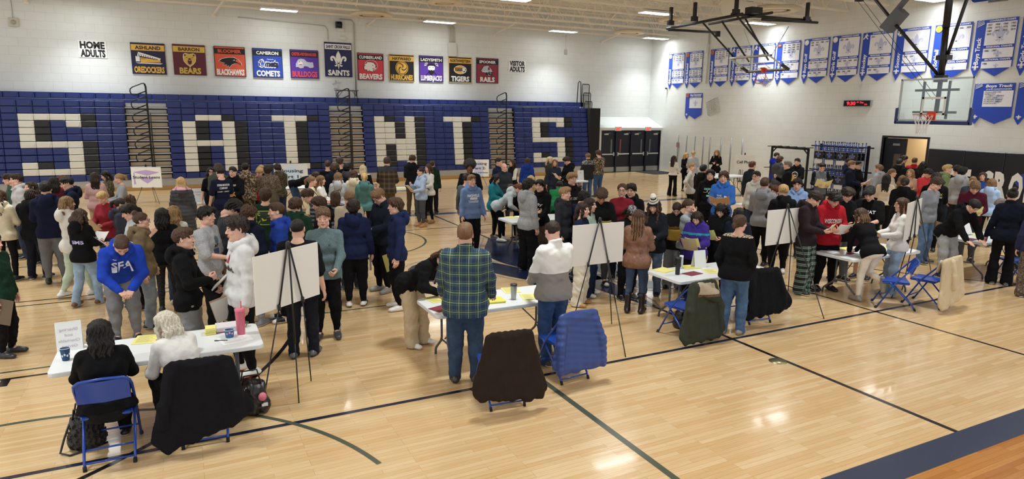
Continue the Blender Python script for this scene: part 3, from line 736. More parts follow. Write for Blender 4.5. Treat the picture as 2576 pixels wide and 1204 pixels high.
        if hood:
            r = .040 if tk != 'coat' else .05
            pts = [T(p) for p in ((.040, .095, 1.425), (.088, .048, 1.475), (.095, -.03, 1.505), (.055, -.095, 1.515), (0, -.118, 1.515))]
            g.chain(pts, [.020, .030, .036, .040, .042], .025); pts2 = [T(p) for p in ((-.040, .095, 1.425), (-.088, .048, 1.475), (-.095, -.03, 1.505), (-.055, -.095, 1.515), (0, -.118, 1.515))]
            g.chain(pts2, [.020, .030, .036, .040, .042], .025)
            g.ell(T((0, -.125-o*.4, 1.425)), (.112, .062, .105), .03, R=TR.T); g.ell(T((0, -.112, 1.51)), (.055, .03, .05), .02, R=TR.T, sub=True)
        if collar:
            pts = [T((.062*math.cos(t), -.012+.064*math.sin(t), 1.508+.018*math.sin(-t))) for t in [k*PI/6 for k in range(13)]]
            g.chain(pts, [.019]*13, .02)
        if tk == 'hoodie': g.cap(T((-.07, .115*w+o*.6, .93)), T((.07, .115*w+o*.6, .93)), .03, k=.03); 
        if mid or True: g.folds(famp*(1 if near else .8), 26, seed)
        if mid:
            g2 = famp*.55; g.folds(g2, 70, seed+9)
        if tk == 'puffer': g.add(lambda X, Y, Z: .010*np.cos(Z*2*PI/.075)+0*X+0*Y)
        if tk == 'coat': g.add(lambda X, Y, Z: .006*np.cos(Z*2*PI/.085+3*X)+0*Y)
        hp_ = T((0, 0, hem)); g.plane(hp_, -TR[:, 2] if tk not in ('coat', 'parka') or lean > .2 else (0, 0, -1))
        if tk == 'offsh':
            g.plane(T((.0, 0, 1.455)), TR @ np.array([-1., 0, 1.0]))
        elif not hood and not collar: g.ell(T((0, .02, 1.535)), (.062, .075, .055), .01, R=TR.T, sub=True); g.cap(T((0, -.012, 1.46)), T((0, -.008, 1.52)), .070, .064, .012); g.plane(T((0, 0, 1.484)), TR @ np.array([0, -.42, 1]))
        return g.mesh(1)
    parts = top.split('+')
    res = []
    for i, spc in enumerate(parts):
        V, F = top_mesh(spc, .0)
        tkk = spc.split(':')[0]; mt = matof(spc.split(':', 1)[1], tkk)
        mats = [mt]; mi = None
        if 'raglan' in extra:
            C = V[F].mean(1); d = np.minimum(np.linalg.norm(C-(S[1]+elb[1])/2, axis=1), np.linalg.norm(C-(S[-1]+elb[-1])/2, axis=1))
            LC = (C-hipc) @ TR+np.array([0, 0, .915]); mi = (np.abs(LC[:, 0]) > .145+.02*(LC[:, 2] < 1.3)).astype(np.int32); mats.append(M('cloth', '1b1c20'))
        if 'sleeves=' in extra and i == 0:
            sc_ = extra.split('sleeves=')[1].split()[0]; C = V[F].mean(1); LC = (C-hipc) @ TR+np.array([0, 0, .915])
            arm_d = np.full(len(C), 9.)
            for s in (-1, 1):
                for a, b in ((S[s], elb[s]), (elb[s], wri[s])):
                    t = np.clip(((C-a) @ (b-a))/((b-a) @ (b-a)), .12 if a is S[s] else 0, 1); arm_d = np.minimum(arm_d, np.linalg.norm(C-a-t[:, None]*(b-a), axis=1))
            mi = ((arm_d < .105) & (np.abs(LC[:, 0]) > shw*.98)).astype(np.int32); mats.append(M('cloth', sc_))
        if 'band=' in extra:
            C = V[F].mean(1); LC = (C-hipc) @ TR+np.array([0, 0, .915]); z0, z1, bc = extra.split('band=')[1].split()[0].split(',')
            mi = ((LC[:, 2] > float(z0)) & (LC[:, 2] < float(z1))).astype(np.int32); mats.append(matof(bc, ''))
        res.append((child(TOPNAME[tkk], V, F, mats, mi), V, F))
    PERSONS[label] = dict(extra=extra, ob=ob, sc=sc, T=T, TR=TR, HR=HR, hc=hc, hs=hs, wri=wri, hnd=hnd, pos=pos, yaw=yaw, tops=res, tr=(tr,), arms=ac, label=label, R=R, near=near, mid=mid, dist=dist, ank=ank, knee=knee, P3=P3)
    return PERSONS[label]
def matof(col, kind):
    if len(col) == 3 and all(c in '0123456789abcdef' for c in col): col = ''.join(c*2 for c in col)
    """'c123456' forms: plain hex -> cloth; kind=hex -> that material"""
    if '=' in col: k, c = col.split('='); return M(k, c) if k != 'tt' else two_tone(*c.split('/')[:2], float(c.split('/')[2]))
    if col in ('camo', 'camob', 'camow', 'camog', 'camok', 'stripes', 'leopard', 'bandana'): return M(col)
    if kind == 'jeans': return M('denim', col)
    return M('cloth', col)
def body_art(pr, tx, mats, cx, cz, side='front', name='lettering', which=-1, tilt=0.):
    """wrap flat art (metres) on the front/back of the garment"""
    ob, V, F = pr['tops'][which]; bt = BVHTree.FromPolygons([tuple(v) for v in V], [tuple(f) for f in F])
    TR, T = pr['TR'], pr['T']; sgn = 1 if side == 'front' else -1
    dirv = Vector(TR @ np.array([0, -sgn, 0.])); org = []; dep = []; c, s = math.cos(tilt), math.sin(tilt)
    for x, y, z in tx.v:
        x, y = x*c-y*s, x*s+y*c
        o = Vector(T((cx+(x*-1 if side == 'front' else x), sgn*.6, cz+y))); hit = bt.ray_cast(o, dirv, 1.2); org.append((o, z)); dep.append((hit[0]-o).dot(dirv) if hit[0] is not None else None)
    ok = sorted(d for d in dep if d is not None); med = ok[len(ok)//2] if ok else .42
    out = [tuple((o+dirv*(min(max(d if d is not None else med, med-.07), med+.07)-.005-z))*pr['sc']) for (o, z), d in zip(org, dep)]
    mb = MB(); mb.v = out; mb.f = tx.f; mb.mi = tx.mi; mb.sm = [False]*len(tx.f)
    return mb.build(name, mats, ob)
# ---------------------------------------------------------------- gym shell
XR, YF, XL, YB, ZT = 23.6, 29.9, -11.0, -3.0, 8.3
def block_wall():
    t = NT('painted_block'); v = t.coord(); c = lin('dee1de')
    br = t.n('ShaderNodeTexBrick'); br.offset = .5; br.inputs['Color1'].default_value = (*c, 1); br.inputs['Color2'].default_value = (*mulc(c, .97), 1); br.inputs['Mortar'].default_value = (*mulc(c, .86), 1)
    br.inputs['Scale'].default_value = 1; br.inputs['Mortar Size'].default_value = .006; br.inputs['Brick Width'].default_value = .6; br.inputs['Row Height'].default_value = .305; br.inputs['Mortar Smooth'].default_value = .3
    t.l(v, 0, br, 'Vector'); n = t.noise(v, 3, 5); mx = t.n('ShaderNodeMix', data_type='RGBA', blend_type='MULTIPLY'); mx.inputs['Factor'].default_value = .25
    t.t.links.new(br.outputs[0], mx.inputs[6]); r = t.ramp(n, [(.3, (.86, .86, .85)), (.7, (1, 1, 1))]); t.t.links.new(r.outputs[0], mx.inputs[7]); t.t.links.new(mx.outputs[2], t.b.inputs['Base Color'])
    inv = t.n('ShaderNodeMath', operation='SUBTRACT'); inv.inputs[0].default_value = 1; t.l(br, 'Fac', inv, 1); t.bump(inv, 0, .5, .006); t.set(Roughness=.5); return t.m
def floor_mat(dark=False):
    t = NT('maple_boards'); v = t.coord()
    br = t.n('ShaderNodeTexBrick'); br.offset = .37; br.offset_frequency = 3; br.inputs['Scale'].default_value = 1; br.inputs['Brick Width'].default_value = .85; br.inputs['Row Height'].default_value = .057; br.inputs['Mortar Size'].default_value = .0012; br.inputs['Bias'].default_value = 0
    a, b = ('c48a48', 'a8692c') if dark else ('dfc49a', 'd3b07e'); br.inputs['Color1'].default_value = (*lin(a), 1); br.inputs['Color2'].default_value = (*lin(b), 1); br.inputs['Mortar'].default_value = (*mulc(lin(b), .6), 1)
    t.l(v, 0, br, 'Vector'); g = t.noise(t.coord((1.2, 22, 1)), 2.2, 5, .65); r = t.ramp(g, [(.3, (.87, .84, .79)), (.7, (1.04, 1.03, 1.01))])
    mx = t.n('ShaderNodeMix', data_type='RGBA', blend_type='MULTIPLY'); mx.inputs['Factor'].default_value = .8; t.t.links.new(br.outputs[0], mx.inputs[6]); t.t.links.new(r.outputs[0], mx.inputs[7]); t.t.links.new(mx.outputs[2], t.b.inputs['Base Color'])
    rr = t.noise(t.coord((.8, 9, 1)), 1.5, 3); q = t.ramp(rr, [(.3, (.13,)*3), (.75, (.24,)*3)]); t.l(q, 0, t.b, 'Roughness')
    w = t.noise(t.coord((1.6, 30, 1)), 1.0, 2); t.bump(w, 0, .26, .004); t.b.inputs['Coat Weight'].default_value = .25; t.b.inputs['Coat Roughness'].default_value = .06; return t.m
WALLM = block_wall()
mb = MB(); mb.box((XL, 3.12, -.2), (XR+.2, YF+.2, 0)); tag(mb.build('floor', floor_mat()), kind='structure')
mb = MB(); mb.box((XL, YB, -.2), (XR+.2, 3.12, 0)); tag(mb.build('floor', floor_mat(True)), kind='structure')
# far wall: x along, z up -> brick texture in (x, z): build lying and rotate so object XY is the wall plane
def wall_panel(name, u0, u1, z0, z1, xf, holes=()):
    mb = MB()
    us = sorted({u0, u1, *[h[0] for h in holes], *[h[1] for h in holes]}); zs = sorted({z0, z1, *[h[2] for h in holes], *[h[3] for h in holes]})
    for i in range(len(us)-1):
        for j in range(len(zs)-1):
            cu, cz = (us[i]+us[i+1])/2, (zs[j]+zs[j+1])/2
            if any(h[0] < cu < h[1] and h[2] < cz < h[3] for h in holes): continue
            mb.box((us[i], zs[j], -.2), (us[i+1], zs[j+1], 0))
    o = mb.build(name, WALLM); o.matrix_world = xf; return tag(o, kind='structure')
XF_FAR = Matrix(((1, 0, 0, 0), (0, 0, -1, YF), (0, 1, 0, 0), (0, 0, 0, 1)))     # local z -> -Y (into the room)
XF_RIGHT = Matrix(((0, 0, -1, XR), (-1, 0, 0, 0), (0, 1, 0, 0), (0, 0, 0, 1)))  # local x -> -Y, local z -> -X
wall_panel('wall_far', XL, XR, 0, ZT, XF_FAR)
DY0, DY1, DZ = 15.92, 14.30, 2.30
wall_panel('wall_right', -YF, -YB, 0, ZT, XF_RIGHT, holes=[(-DY0, -DY1, -1, DZ)])
# ceiling deck (ribbed) and bar joists
mb = MB(); dk = lambda u, w: (XL+(XR-XL)*u, YB+(YF-YB)*w, ZT+.04*(1 if int(w*220) % 2 else 0))
mb.box((XL, YB, ZT), (XR, YF, ZT+.1))
for k in range(110): y = YB+.15+k*.3; mb.box((XL, y, ZT-.04), (XR, y+.15, ZT))
CEILM = M('plain', 'ece4d4'); tag(mb.build('ceiling', CEILM), kind='structure')
JOM = M('plain', 'ebe2d2')
jys = [29.45-1.64*k for k in range(18)]
proto = None
for k, y in enumerate(jys):
    if proto is None:
        mb = MB(); L0, L1 = XL, XR-.05
        for dz in (0, .98):
            for dy in (-.045, .02): mb.box((L0, dy, dz), (L1, dy+.035, dz+.07))
        n = 26; st = (L1-L0)/n
        for i in range(n):
            x = L0+i*st; mb.bar((x, 0, .04), (x+st/2, 0, 1.02), .03); mb.bar((x+st/2, 0, 1.02), (x+st, 0, .04), .03)
            if i % 2 == 0: mb.bar((x+st/2, 0, .02), (x+st/2, 0, 1.02), .022)
        proto = mb.build('roof_beam', JOM); o = proto
    else: o = proto.copy(); COL.objects.link(o)
    o.location = (0, y, 7.0); tag(o, kind='structure')
for k, x in enumerate((-4.4, 1.7, 7.9, 14.1, 20.3)):   # bridging angles down to the far wall
    mb = MB(); mb.bar((x, YF-.02, 6.72), (x+.35, YF-1.7, 7.15), .055); mb.box((x-.08, YF-.05, 6.66), (x+.08, YF-.005, 6.78)); tag(mb.build('trim_%d' % (k+1), JOM), kind='structure')
for k, y in enumerate((YF-3.3, YF-10.5, YF-17.4)):
    mb = MB()
    for dx in range(0): pass
    for i in range(9): mb.bar((XL+2+i*3.9, y, 7.03), (XL+2+i*3.9, y-1.6, 8.2), .04); mb.bar((XL+2+i*3.9, y, 8.2), (XL+2+i*3.9, y-1.6, 7.03), .04)
    tag(mb.build('trim_%d' % (k+6), JOM), kind='structure')
# ---------------------------------------------------------------- light fixtures
emi = NT('fixture_lens'); emi.t.nodes.remove(emi.b); e = emi.n('ShaderNodeEmission'); e.inputs['Color'].default_value = (.95, .985, 1, 1); e.inputs['Strength'].default_value = 17.; emi.l(e, 0, emi.out, 0); EM = emi.m
lamp = bpy.data.lights.new('fixture_lamp', 'AREA'); lamp.shape = 'RECTANGLE'; lamp.size = 1.34; lamp.size_y = .42; lamp.energy = 77; lamp.color = (.93, .985, 1); lamp.spread = math.radians(96)
fx = None; GXs = (-9.3, -2.65, 4.0, 10.7, 17.0, 22.6); GYs = (28.35, 21.4, 14.3, 7.3, .4)
for j, y in enumerate(GYs):
    for i, x in enumerate(GXs):
        lab = 'white linear high bay light fixture hanging from the roof joists'
        r = empty('ceiling_light', lab, 'light', (x, y, 6.88), group='high bay lights')
        if fx is None:
            mb = MB(); mb.box((-.70, -.24, .0), (.70, .24, .075), .012); mb.box((-.5, -.1, .075), (.5, .1, .12)); 
            for s in (-.55, .55): mb.tube([(s, 0, .1), (s, 0, .5)], .012, 6)
            me1 = mb.mesh('housing', M('plain', 'e6e4de')); mb = MB(); mb._add([(-.68, -.22, -.004), (-.68, .22, -.004), (.68, .22, -.004), (.68, -.22, -.004)], [(0, 1, 2, 3)]); me2 = mb.mesh('lens', EM); fx = (me1, me2)
        link('housing', fx[0], r); link('lens', fx[1], r); lo_ = link('fixture_lamp', lamp, r, (0, 0, -.006))
# ---------------------------------------------------------------- round diffusers, heater, speaker gear
for x, y, s, lab in ((7.65, 28.2, .85, 'cream ring shaped air diffuser above the white fleur banner'), (20.2, 27.4, .75, 'cream ring shaped air diffuser near the exit door corner'), (20.4, 18.7, .95, 'large cream ring air diffuser beside the white ceiling unit'), (9.1, 23.6, .6, 'small cream ring air diffuser between the central lights'), (19.0, 22.9, .5, 'small flat ring air diffuser behind the folded hoop')):
    r = empty('ceiling_diffuser', lab, 'air vent', (x, y, 6.93)); mb = MB(); mb.lathe([(s*.62, .0), (s*.62, -.04), (s, -.03), (s, .05), (s*.8, .12)], 32, cap=False); mb.build('ring', M('plain', 'd8c9ac'), r); mb = MB(); mb.lathe([(0.01, -.02), (s*.45, -.02), (s*.5, .06), (.01, .06)], 28); mb.build('cone', M('plain', 'c2b294'), r)
r = empty('ceiling_unit', 'white box shaped fan heater hung under the joists', 'heater', (18.9, 19.0, 6.75)); mb = MB(); mb.prism([(-.45, .1), (-.3, -.1), (.3, -.1), (.45, .1), (.45, .7), (-.45, .7)], -.45, .45, lambda x, y, z: (z, x, y)); mb.build('casing', M('plain', 'e9e4d6'), r); mb = MB(); mb.box((-.1, -.46, .35), (.25, -.44, .65)); mb.build('grille', M('matte', '202020'), r)
# ---------------------------------------------------------------- floor markings
LM = {k: M('gloss', c) for k, c in (('k', '17171c'), ('g', '4b5346'), ('n', '2a3750'), ('d', '1b2338'))}
def marking(poly_fn, mat):
    mb = MB(); poly_fn(mb); tag(mb.build('floor_marking', mat), kind='structure')
ZM = .0015
def strip(x0, y0, x1, y1, mat): marking(lambda mb: mb._add([(x0, y0, ZM), (x1, y0, ZM), (x1, y1, ZM), (x0, y1, ZM)], [(0, 1, 2, 3)]), mat)
def arc(cx, cy, r, a0, a1, w, mat, z=ZM+.0006):
    def f(mb):
        n = 60; vs = []
        for k in range(n+1):
            a = math.radians(a0+(a1-a0)*k/n)
            for rr in (r-w/2, r+w/2): vs.append((cx+rr*math.cos(a), cy+rr*math.sin(a), z))
        mb._add(vs, [(2*k, 2*k+1, 2*k+3, 2*k+2) if a1 < a0 else (2*k+1, 2*k+3, 2*k+2, 2*k)[::-1] for k in range(n)])
    marking(f, mat)
strip(XL, 6.40, XR-1, 6.46, LM['d']); strip(XL, 3.10, XR, 3.42, LM['n']); strip(XL, 18.55, XR-4, 18.87, LM['n'])
strip(3.58, 3.42, 3.65, 6.40, LM['g']); strip(3.42, 9.6, 3.48, 18.5, LM['k']); strip(9.79, 3.42, 9.84, 16.5, LM['k'])
ZM = .0021; strip(6.70, 3.42, 6.76, 18.55, LM['k']); ZM = .0015
strip(XL, 8.93, -1.3, 8.98, LM['k']); strip(XL, 9.18, -.6, 9.22, LM['g']); strip(XL, 12.30, 3.0, 12.34, LM['k']); strip(XL, 12.58, 3.0, 12.62, LM['k']); strip(-.3, 9.98, 3.3, 10.02, LM['g']); strip(3.5, 16.35, 12, 16.4, LM['k']); strip(4, 19.6, 18, 19.64, LM['g']); strip(XL, 15.4, 3.4, 15.44, LM['k']); strip(-1.99, 8.72, -1.9, 8.93, LM['k'])
arc(-4.5, 11.0, 6.02, -85, 85, .055, LM['k']); arc(17.96, 11.0, 6.02, 95, 265, .055, LM['k']); arc(-1.6, 4.5, 3.1, 15, 120, .05, LM['g'], ZM+.0003); arc(3.45, 15.4, 1.83, 0, 359, .05, LM['g'])
mb = MB(); mb.lathe([(.0, 0), (.11, 0), (.11, .003), (0, .003)], 24, (6.63, 5.55, .001), cap=False); tag(mb.build('floor_marking', M('metal', 'b0a884')), kind='structure')
# centre court fleur-de-lis
tx = TX(); polys = fleur(6.73, 11.25, 6.7)
for P in polys: tx.poly(P, 0, .0030)
tx.build('floor_marking', [M('gloss', '1a2540')], lambda x, y, z: (x, y, z))['kind'] = 'structure'
def offs(P, d):
    cx = sum(p[0] for p in P)/len(P); cy = sum(p[1] for p in P)/len(P); out = []
    n = len(P)
    for i in range(n):
        a, b = P[i-1], P[(i+1) % n]; dx, dy = b[0]-a[0], b[1]-a[1]; l = math.hypot(dx, dy) or 1; out.append((P[i][0]+dy/l*d, P[i][1]-dx/l*d))
    return out
tx = TX()
for P in polys[:5]:
    ar = sum(P[i-1][0]*P[i][1]-P[i][0]*P[i-1][1] for i in range(len(P))); sg = 1 if ar > 0 else -1
    A, B = offs(P, .10*sg), offs(P, .13*sg); n = len(P); b = len(tx.v)
    tx.v += [(*p, .0026) for p in A]+[(*p, .0026) for p in B]
    for i in range(n): j = (i+1) % n; q = [b+i, b+j, b+n+j, b+n+i]; tx.f.append(q[::-1] if sg > 0 else q); tx.mi.append(0)
tx.build('floor_marking', [M('gloss', '8c93a0')], lambda x, y, z: (x, y, z))['kind'] = 'structure'
# ---------------------------------------------------------------- bleachers
SEATM = [M('semi', '1e3074'), M('semi', 'e6e6de'), M('semi', '17181b')]
WOOD = M('plain', 'b3a18a'); TREAD = M('steel', 'b4b7ba'); BLK = M('semi', '101114'); GREYB = M('plain', 'a9aaa9')
LET = {'S': ['WWWWK', 'WKBWK', 'WKBBB', 'WKBBB', 'WWWWK', 'BBBWK', 'BBBWK', 'WKBWK', 'WWWWK'], 'A': ['BWWKB', 'WKBWK', 'WKBWK', 'WKBWK', 'WWWWK', 'WKBWK', 'WKBWK', 'WKBWK', 'WKBWK'],
       'I': ['WWWK', 'BWKB', 'BWKB', 'BWKB', 'BWKB', 'BWKB', 'BWKB', 'BWKB', 'WWWK'], 'T': ['WWWK']+['BWKB']*8, 'N': ['WKBWK', 'WWKWK', 'WWKWK', 'WWKWK', 'WWWWK', 'WKWWK', 'WKWWK', 'WKWWK', 'WKBWK']}
def seat_row(x0, n, pitch, y, z, h, cols, parent, name='seat_row'):
    mb = MB()
    for i in range(n):
        c = cols(i) if cols else 'B'; mb.m = 'BWK'.index(c); a, b = x0+i*pitch+.004, x0+(i+1)*pitch-.004
        mb.box((a, y+.012, z+.012), (b, y+.30, z+h-.008), .014)
        f = .045; mb.prism([(a+f*.5, z+h-.012), (b-f*.5, z+h-.012), (b-f*1.9, z+.03), (a+f*1.9, z+.03)][::-1], 0, .02, lambda u, v, w: (u, y-.004+w, v))
    return mb.build(name, SEATM, parent)
ZB = .40; PIT_ROW = .2425; NR = 12
def bleacher(x0, x1, letters, label):
    r = empty('bleacher_section', label, 'bleachers', (0, 0, 0)); n = round((x1-x0)/.4665); p = (x1-x0)/n
    for k in range(NR):
        z = ZB+PIT_ROW*(NR-1-k); y = 28.30+.035*(NR-1-k)
        def cols(i, k=k):
            for (c0, ch) in letters:
                R_ = LET[ch]
                if 2 <= k <= 10 and c0 <= i < c0+len(R_[k-2]): return R_[k-2][i-c0]
            return 'B'
        seat_row(x0, n, p, y, z, PIT_ROW, cols, r)
    mb = MB(); mb.box((x0, 28.34, .16), (x1, 28.8, ZB+.02)); mb.build('step_board', GREYB, r)
    mb = MB(); mb.box((x0, 28.36, .0), (x1, 28.8, .16)); mb.build('kick_board', M('plain', 'b8925c'), r)
    mb = MB(); mb.box((x0, 28.75, ZB), (x1, 29.5, 3.2)); mb.build('frame', BLK, r)
    return r
bleacher(-9.55, -1.62, [(10, 'S')], 'blue bleacher section carrying the white S beside the student loans sign')
bleacher(-.21, 5.85, [(1, 'A'), (8, 'I')], 'blue bleacher section with white A and I letters')
bleacher(7.28, 13.23, [(1, 'N'), (8, 'T')], 'blue bleacher section with white N and T letters')
bleacher(14.6, 18.72, [(2, 'S')], 'blue bleacher section with the white S next to the exit doors')
r = empty('bleacher_top_row', 'continuous blue seat row along the top of the bleachers', 'bleachers')
seat_row(-9.55, 61, .4665, 29.35, 3.36, .24, None, r); mb = MB(); mb.box((-9.55, 29.36, 3.1), (18.7, 29.85, 3.36)); mb.build('riser', M('semi', '1e3074'), r)
railm = None
for ai, (x0, x1, lab, rl) in enumerate(((-1.62, -.21, 'grey stepped aisle behind the student loans sign', 'stacked black aisle handrails behind the student loans sign'), (5.85, 7.28, 'grey stepped aisle under the small press table', 'stacked black aisle handrails below the small press table'), (13.23, 14.6, 'grey stepped aisle beside the last white S', 'stacked black aisle handrails beside the last white S'))):
    r = empty('bleacher_aisle', lab, 'bleacher stairs')
    for k in range(NR):
        z = ZB+PIT_ROW*(NR-1-k); y = 28.52+.035*(NR-1-k)
        mb = MB(); mb.box((x0+.03, y, z+.035), (x1-.03, y+.3, z+PIT_ROW-.075)); mb.build('riser', WOOD if k > 1 else GREYB, r)
        mb = MB(); mb.box((x0, y-.10, z-.025), (x1, y+.3, z+.022)); mb.build('tread', TREAD, r)
    mb = MB(); mb.box((x0, 28.95, .0), (x1, 29.5, 3.1)); mb.build('frame', BLK, r)
    mb = MB(); mb.box((x0, 28.34, .16), (x1, 28.7, ZB-.03)); mb.build('step_board', GREYB, r); mb = MB(); mb.box((x0, 28.36, 0), (x1, 28.7, .16)); mb.build('kick_board', M('plain', 'b8925c'), r)
    r = empty('aisle_handrail', rl, 'handrail', ((x0+x1)/2+.06, 28.30, 0)); mb = MB(); mb.tube([(0, .0, .45), (0, .0, 3.83), (-.03, 0, 3.92)], .032, 8); mb.tube([(.07, .05, .45), (.07, .05, 2.9)], .02, 8); mb.build('post', BLK, r)
    for k in range(6):
        z = 3.93-.485*k; y = -.02-.03*(k % 2)
        pts = [(0, y, z-.02), (-.06, y, z+.02), (-.12, y, z+.01), (-.42, y, z-.12), (-.50, y, z-.19), (-.515, y, z-.27), (-.49, y, z-.36), (-.44, y, z-.405), (-.36, y, z-.41), (-.12, y, z-.31), (-.02, y, z-.27)]
        mb = MB(); mb.tube(pts, .021, 7); mb.build('rail_loop', BLK, r)
r = empty('end_guard_rail', 'tall stack of black guard rails at the bleacher end', 'guard rail', (18.75, 29.0, 0))
for k in range(9):
    z = 4.15-.43*k; x = .04+.055*k; y = .30-.12*k*.55
    mb = MB(); mb.tube([(x, y, z-.9), (x, y, z+.28), (x+.02, y, z+.35), (x+.40, y, z+.35), (x+.43, y, z+.30), (x+.43, y, z-.9)], .022, 7)
    for q in range(5): mb.tube([(x+.07+q*.07, y, z-.85), (x+.07+q*.07, y, z+.33)], .008, 5)
    mb.tube([(x, y, z-.2), (x+.43, y, z-.2)], .014, 6); mb.build('guard_panel', BLK, r)
mb = MB(); mb.tube([(-.22, .35, 3.55), (-.08, .5, 4.55), (.0, .5, 4.66), (.08, .5, 4.6), (.02, .35, 3.5)], .024, 8); mb.build('rail_loop', BLK, r); mb = MB(); mb.box((.0, -.6, .05), (.6, .5, 3.3)); mb.build('end_panel', M('matte', '15161a'), r)
# press table on the bleacher top
r = empty('press_table', 'small black framed table standing on the bleacher top', 'table', (6.74, 29.3, 3.18)); mb = MB(); mb.box((-.46, -.25, .70), (.46, .25, .735)); mb.build('tabletop', M('plain', '4a4a4c'), r)
for s in (-1, 1):
    mb = MB()
    for d in (-1, 1): mb.tube([(s*.40, d*.2, 0), (s*.40, d*.2, .7)], .014, 6)
    mb.tube([(s*.40, -.2, .05), (s*.40, .2, .05)], .012, 6); mb.tube([(s*.40, -.2, .45), (s*.2, -.2, .69)], .010, 6); mb.build('leg', BLK, r)
# ---------------------------------------------------------------- vestibule with exit doors
mb = MB(); A = [(29.9, 2.86), (28.62, 2.32), (28.62, 2.19), (29.9, 2.19)]
mb.prism([(y, z) for y, z in A], 19.27, XR, lambda y, z, x: (x, y, z)); mb.box((19.27, 28.62, 0), (19.62, 29.9, 2.19)); mb.box((23.50, 28.62, 0), (XR, 29.9, 2.19)); tag(mb.build('wall_vestibule', M('plain', 'd5dad7')), kind='structure')
NAVY = M('semi', '14172a'); KICK = M('steel', 'a7aaa8')
mb = MB(); mb.box((19.60, 28.66, 2.12), (23.52, 28.80, 2.20))
xs = [19.62+.972*k for k in range(5)]
for x in xs: mb.box((x-.045, 28.64, 0), (x+.045, 28.80, 2.14))
tag(mb.build('trim_20', NAVY), kind='structure')
for k in range(4):
    x0, x1 = xs[k]+.05, xs[k+1]-.05; nm = 'door_%d' % (k+1); mb = MB(); mb.box((x0, 28.72, .02), (x1, 28.77, 2.11)); d = tag(mb.build(nm, NAVY), kind='structure')
    hinge = k % 2; xg = x0+.60 if k in (0, 2) else x0+.20
    mb = MB(); mb.box((xg, 28.70, 1.02), (xg+.09, 28.72, 1.72)); g = mb.build('door_glass', M('gloss', '6d6f76' if k != 1 else '8a4a50'), d)
    mb = MB(); mb.box((x0+.05, 28.655, .92), (x1-.05, 28.70, .985), .012); xe = x1-.11 if k in (0, 2) else x0+.05; mb.box((xe, 28.65, .86), (xe+.06, 28.72, 1.05)); mb.build('push_bar', M('steel', 'd0d2d0'), d)
    mb = MB(); mb.box((x0, 28.705, .03), (x1, 28.72, .28)); mb.build('kick_plate', KICK, d)
    mb = MB(); xc = x0+.16 if k in (0, 2) else x1-.42; mb.box((xc, 28.66, 1.95), (xc+.26, 28.72, 2.02)); mb.tube([(xc+.1, 28.66, 2.03), (xc+.38, 28.64, 2.05)], .012, 5); mb.build('door_closer', M('steel', 'c6c7c4'), d)
for x, lab in ((20.63, 'red EXIT sign over the first pair of navy doors'), (22.58, 'red EXIT sign over the doors nearest the corner')):
    r = empty('exit_sign', lab, 'sign', (x, 28.60, 2.26)); mb = MB(); mb.box((-.19, -.05, -.10), (.19, .02, .12), .01); mb.build('housing', M('plain', 'd9d9d2'), r); mb = MB(); mb.box((-.15, -.056, -.07), (.15, -.05, .09)); mb.build('sign_face', M('plain', 'f2dcd6'), r)
    t = TX(); t.text('EXIT', 0, .01, .26, .115, 0, .05); em = M('emit', 'e8202a'); t.build('lettering', [em], lambda u, v, w: (u, -.0575, v), r)
mb = MB(); mb.box((21.8, 26.9, .003), (23.4, 28.5, .015)); tag(mb.build('door_mat', M('matte', '24262b')), 'dark rubber mat lying in front of the exit doors', 'mat')
# ---------------------------------------------------------------- right wall: doorway, wall pads, clock and so on
DK = M('semi', '15171f'); mb = MB(); mb.box((XR-.03, DY1-.07, 0), (XR+.22, DY1, DZ)); mb.box((XR-.03, DY0, 0), (XR+.22, DY0+.07, DZ)); mb.box((XR-.03, DY1-.07, DZ), (XR+.22, DY0+.07, DZ+.07)); tag(mb.build('trim_21', DK), kind='structure')
mb = MB(); mb.box((XR+1.9, DY1-2.5, -.05), (XR+2.0, DY0+2.5, 3)); mb.box((XR+.2, DY0+.9, 0), (XR+2, DY0+1, 3)); mb.box((XR+.2, DY1-2.5, 0), (XR+2, DY1-2.4, 3)); mb.box((XR+.2, DY1-2.5, -.1), (XR+2, DY0+1, 0)); mb.box((XR+.2, DY1-2.5, 2.9), (XR+2, DY0+1, 3)); tag(mb.build('wall_corridor', M('plain', 'cdb48c')), kind='structure')
cl = bpy.data.lights.new('corridor_fill_lamp', 'AREA'); cl.size = .6; cl.energy = 45; cl.color = (1, .93, .80); r_ = empty('ceiling_light', 'corridor ceiling light beyond the open doorway', 'light', (XR+1.1, 15.0, 2.86)); mb = MB(); mb.box((-.3, -.3, 0), (.3, .3, .03)); mb.build('housing', M('plain', 'e8e4dc'), r_); link('corridor_fill_lamp', cl, r_, (0, 0, -.01))  # lamp and housing added out of view to brighten the corridor
mb = MB(); mb.box((XR+.05, DY0-.84, .02), (XR+.10, DY0-.01, DZ-.02)); d = tag(mb.build('door_5', DK), kind='structure'); mb = MB(); mb.box((XR+.04, DY0-.66, 1.0), (XR+.052, DY0-.42, 1.72)); mb.build('door_glass', M('gloss', '55493f'), d); mb = MB(); mb.box((XR-.0, DY0-.7, .92), (XR+.05, DY0-.1, .98)); mb.build('push_bar', M('steel', 'c5c7c5'), d); mb = MB(); mb.box((XR, DY0-.62, 2.02), (XR+.05, DY0-.36, 2.10)); mb.build('door_closer', M('steel', '8b8d8c'), d)
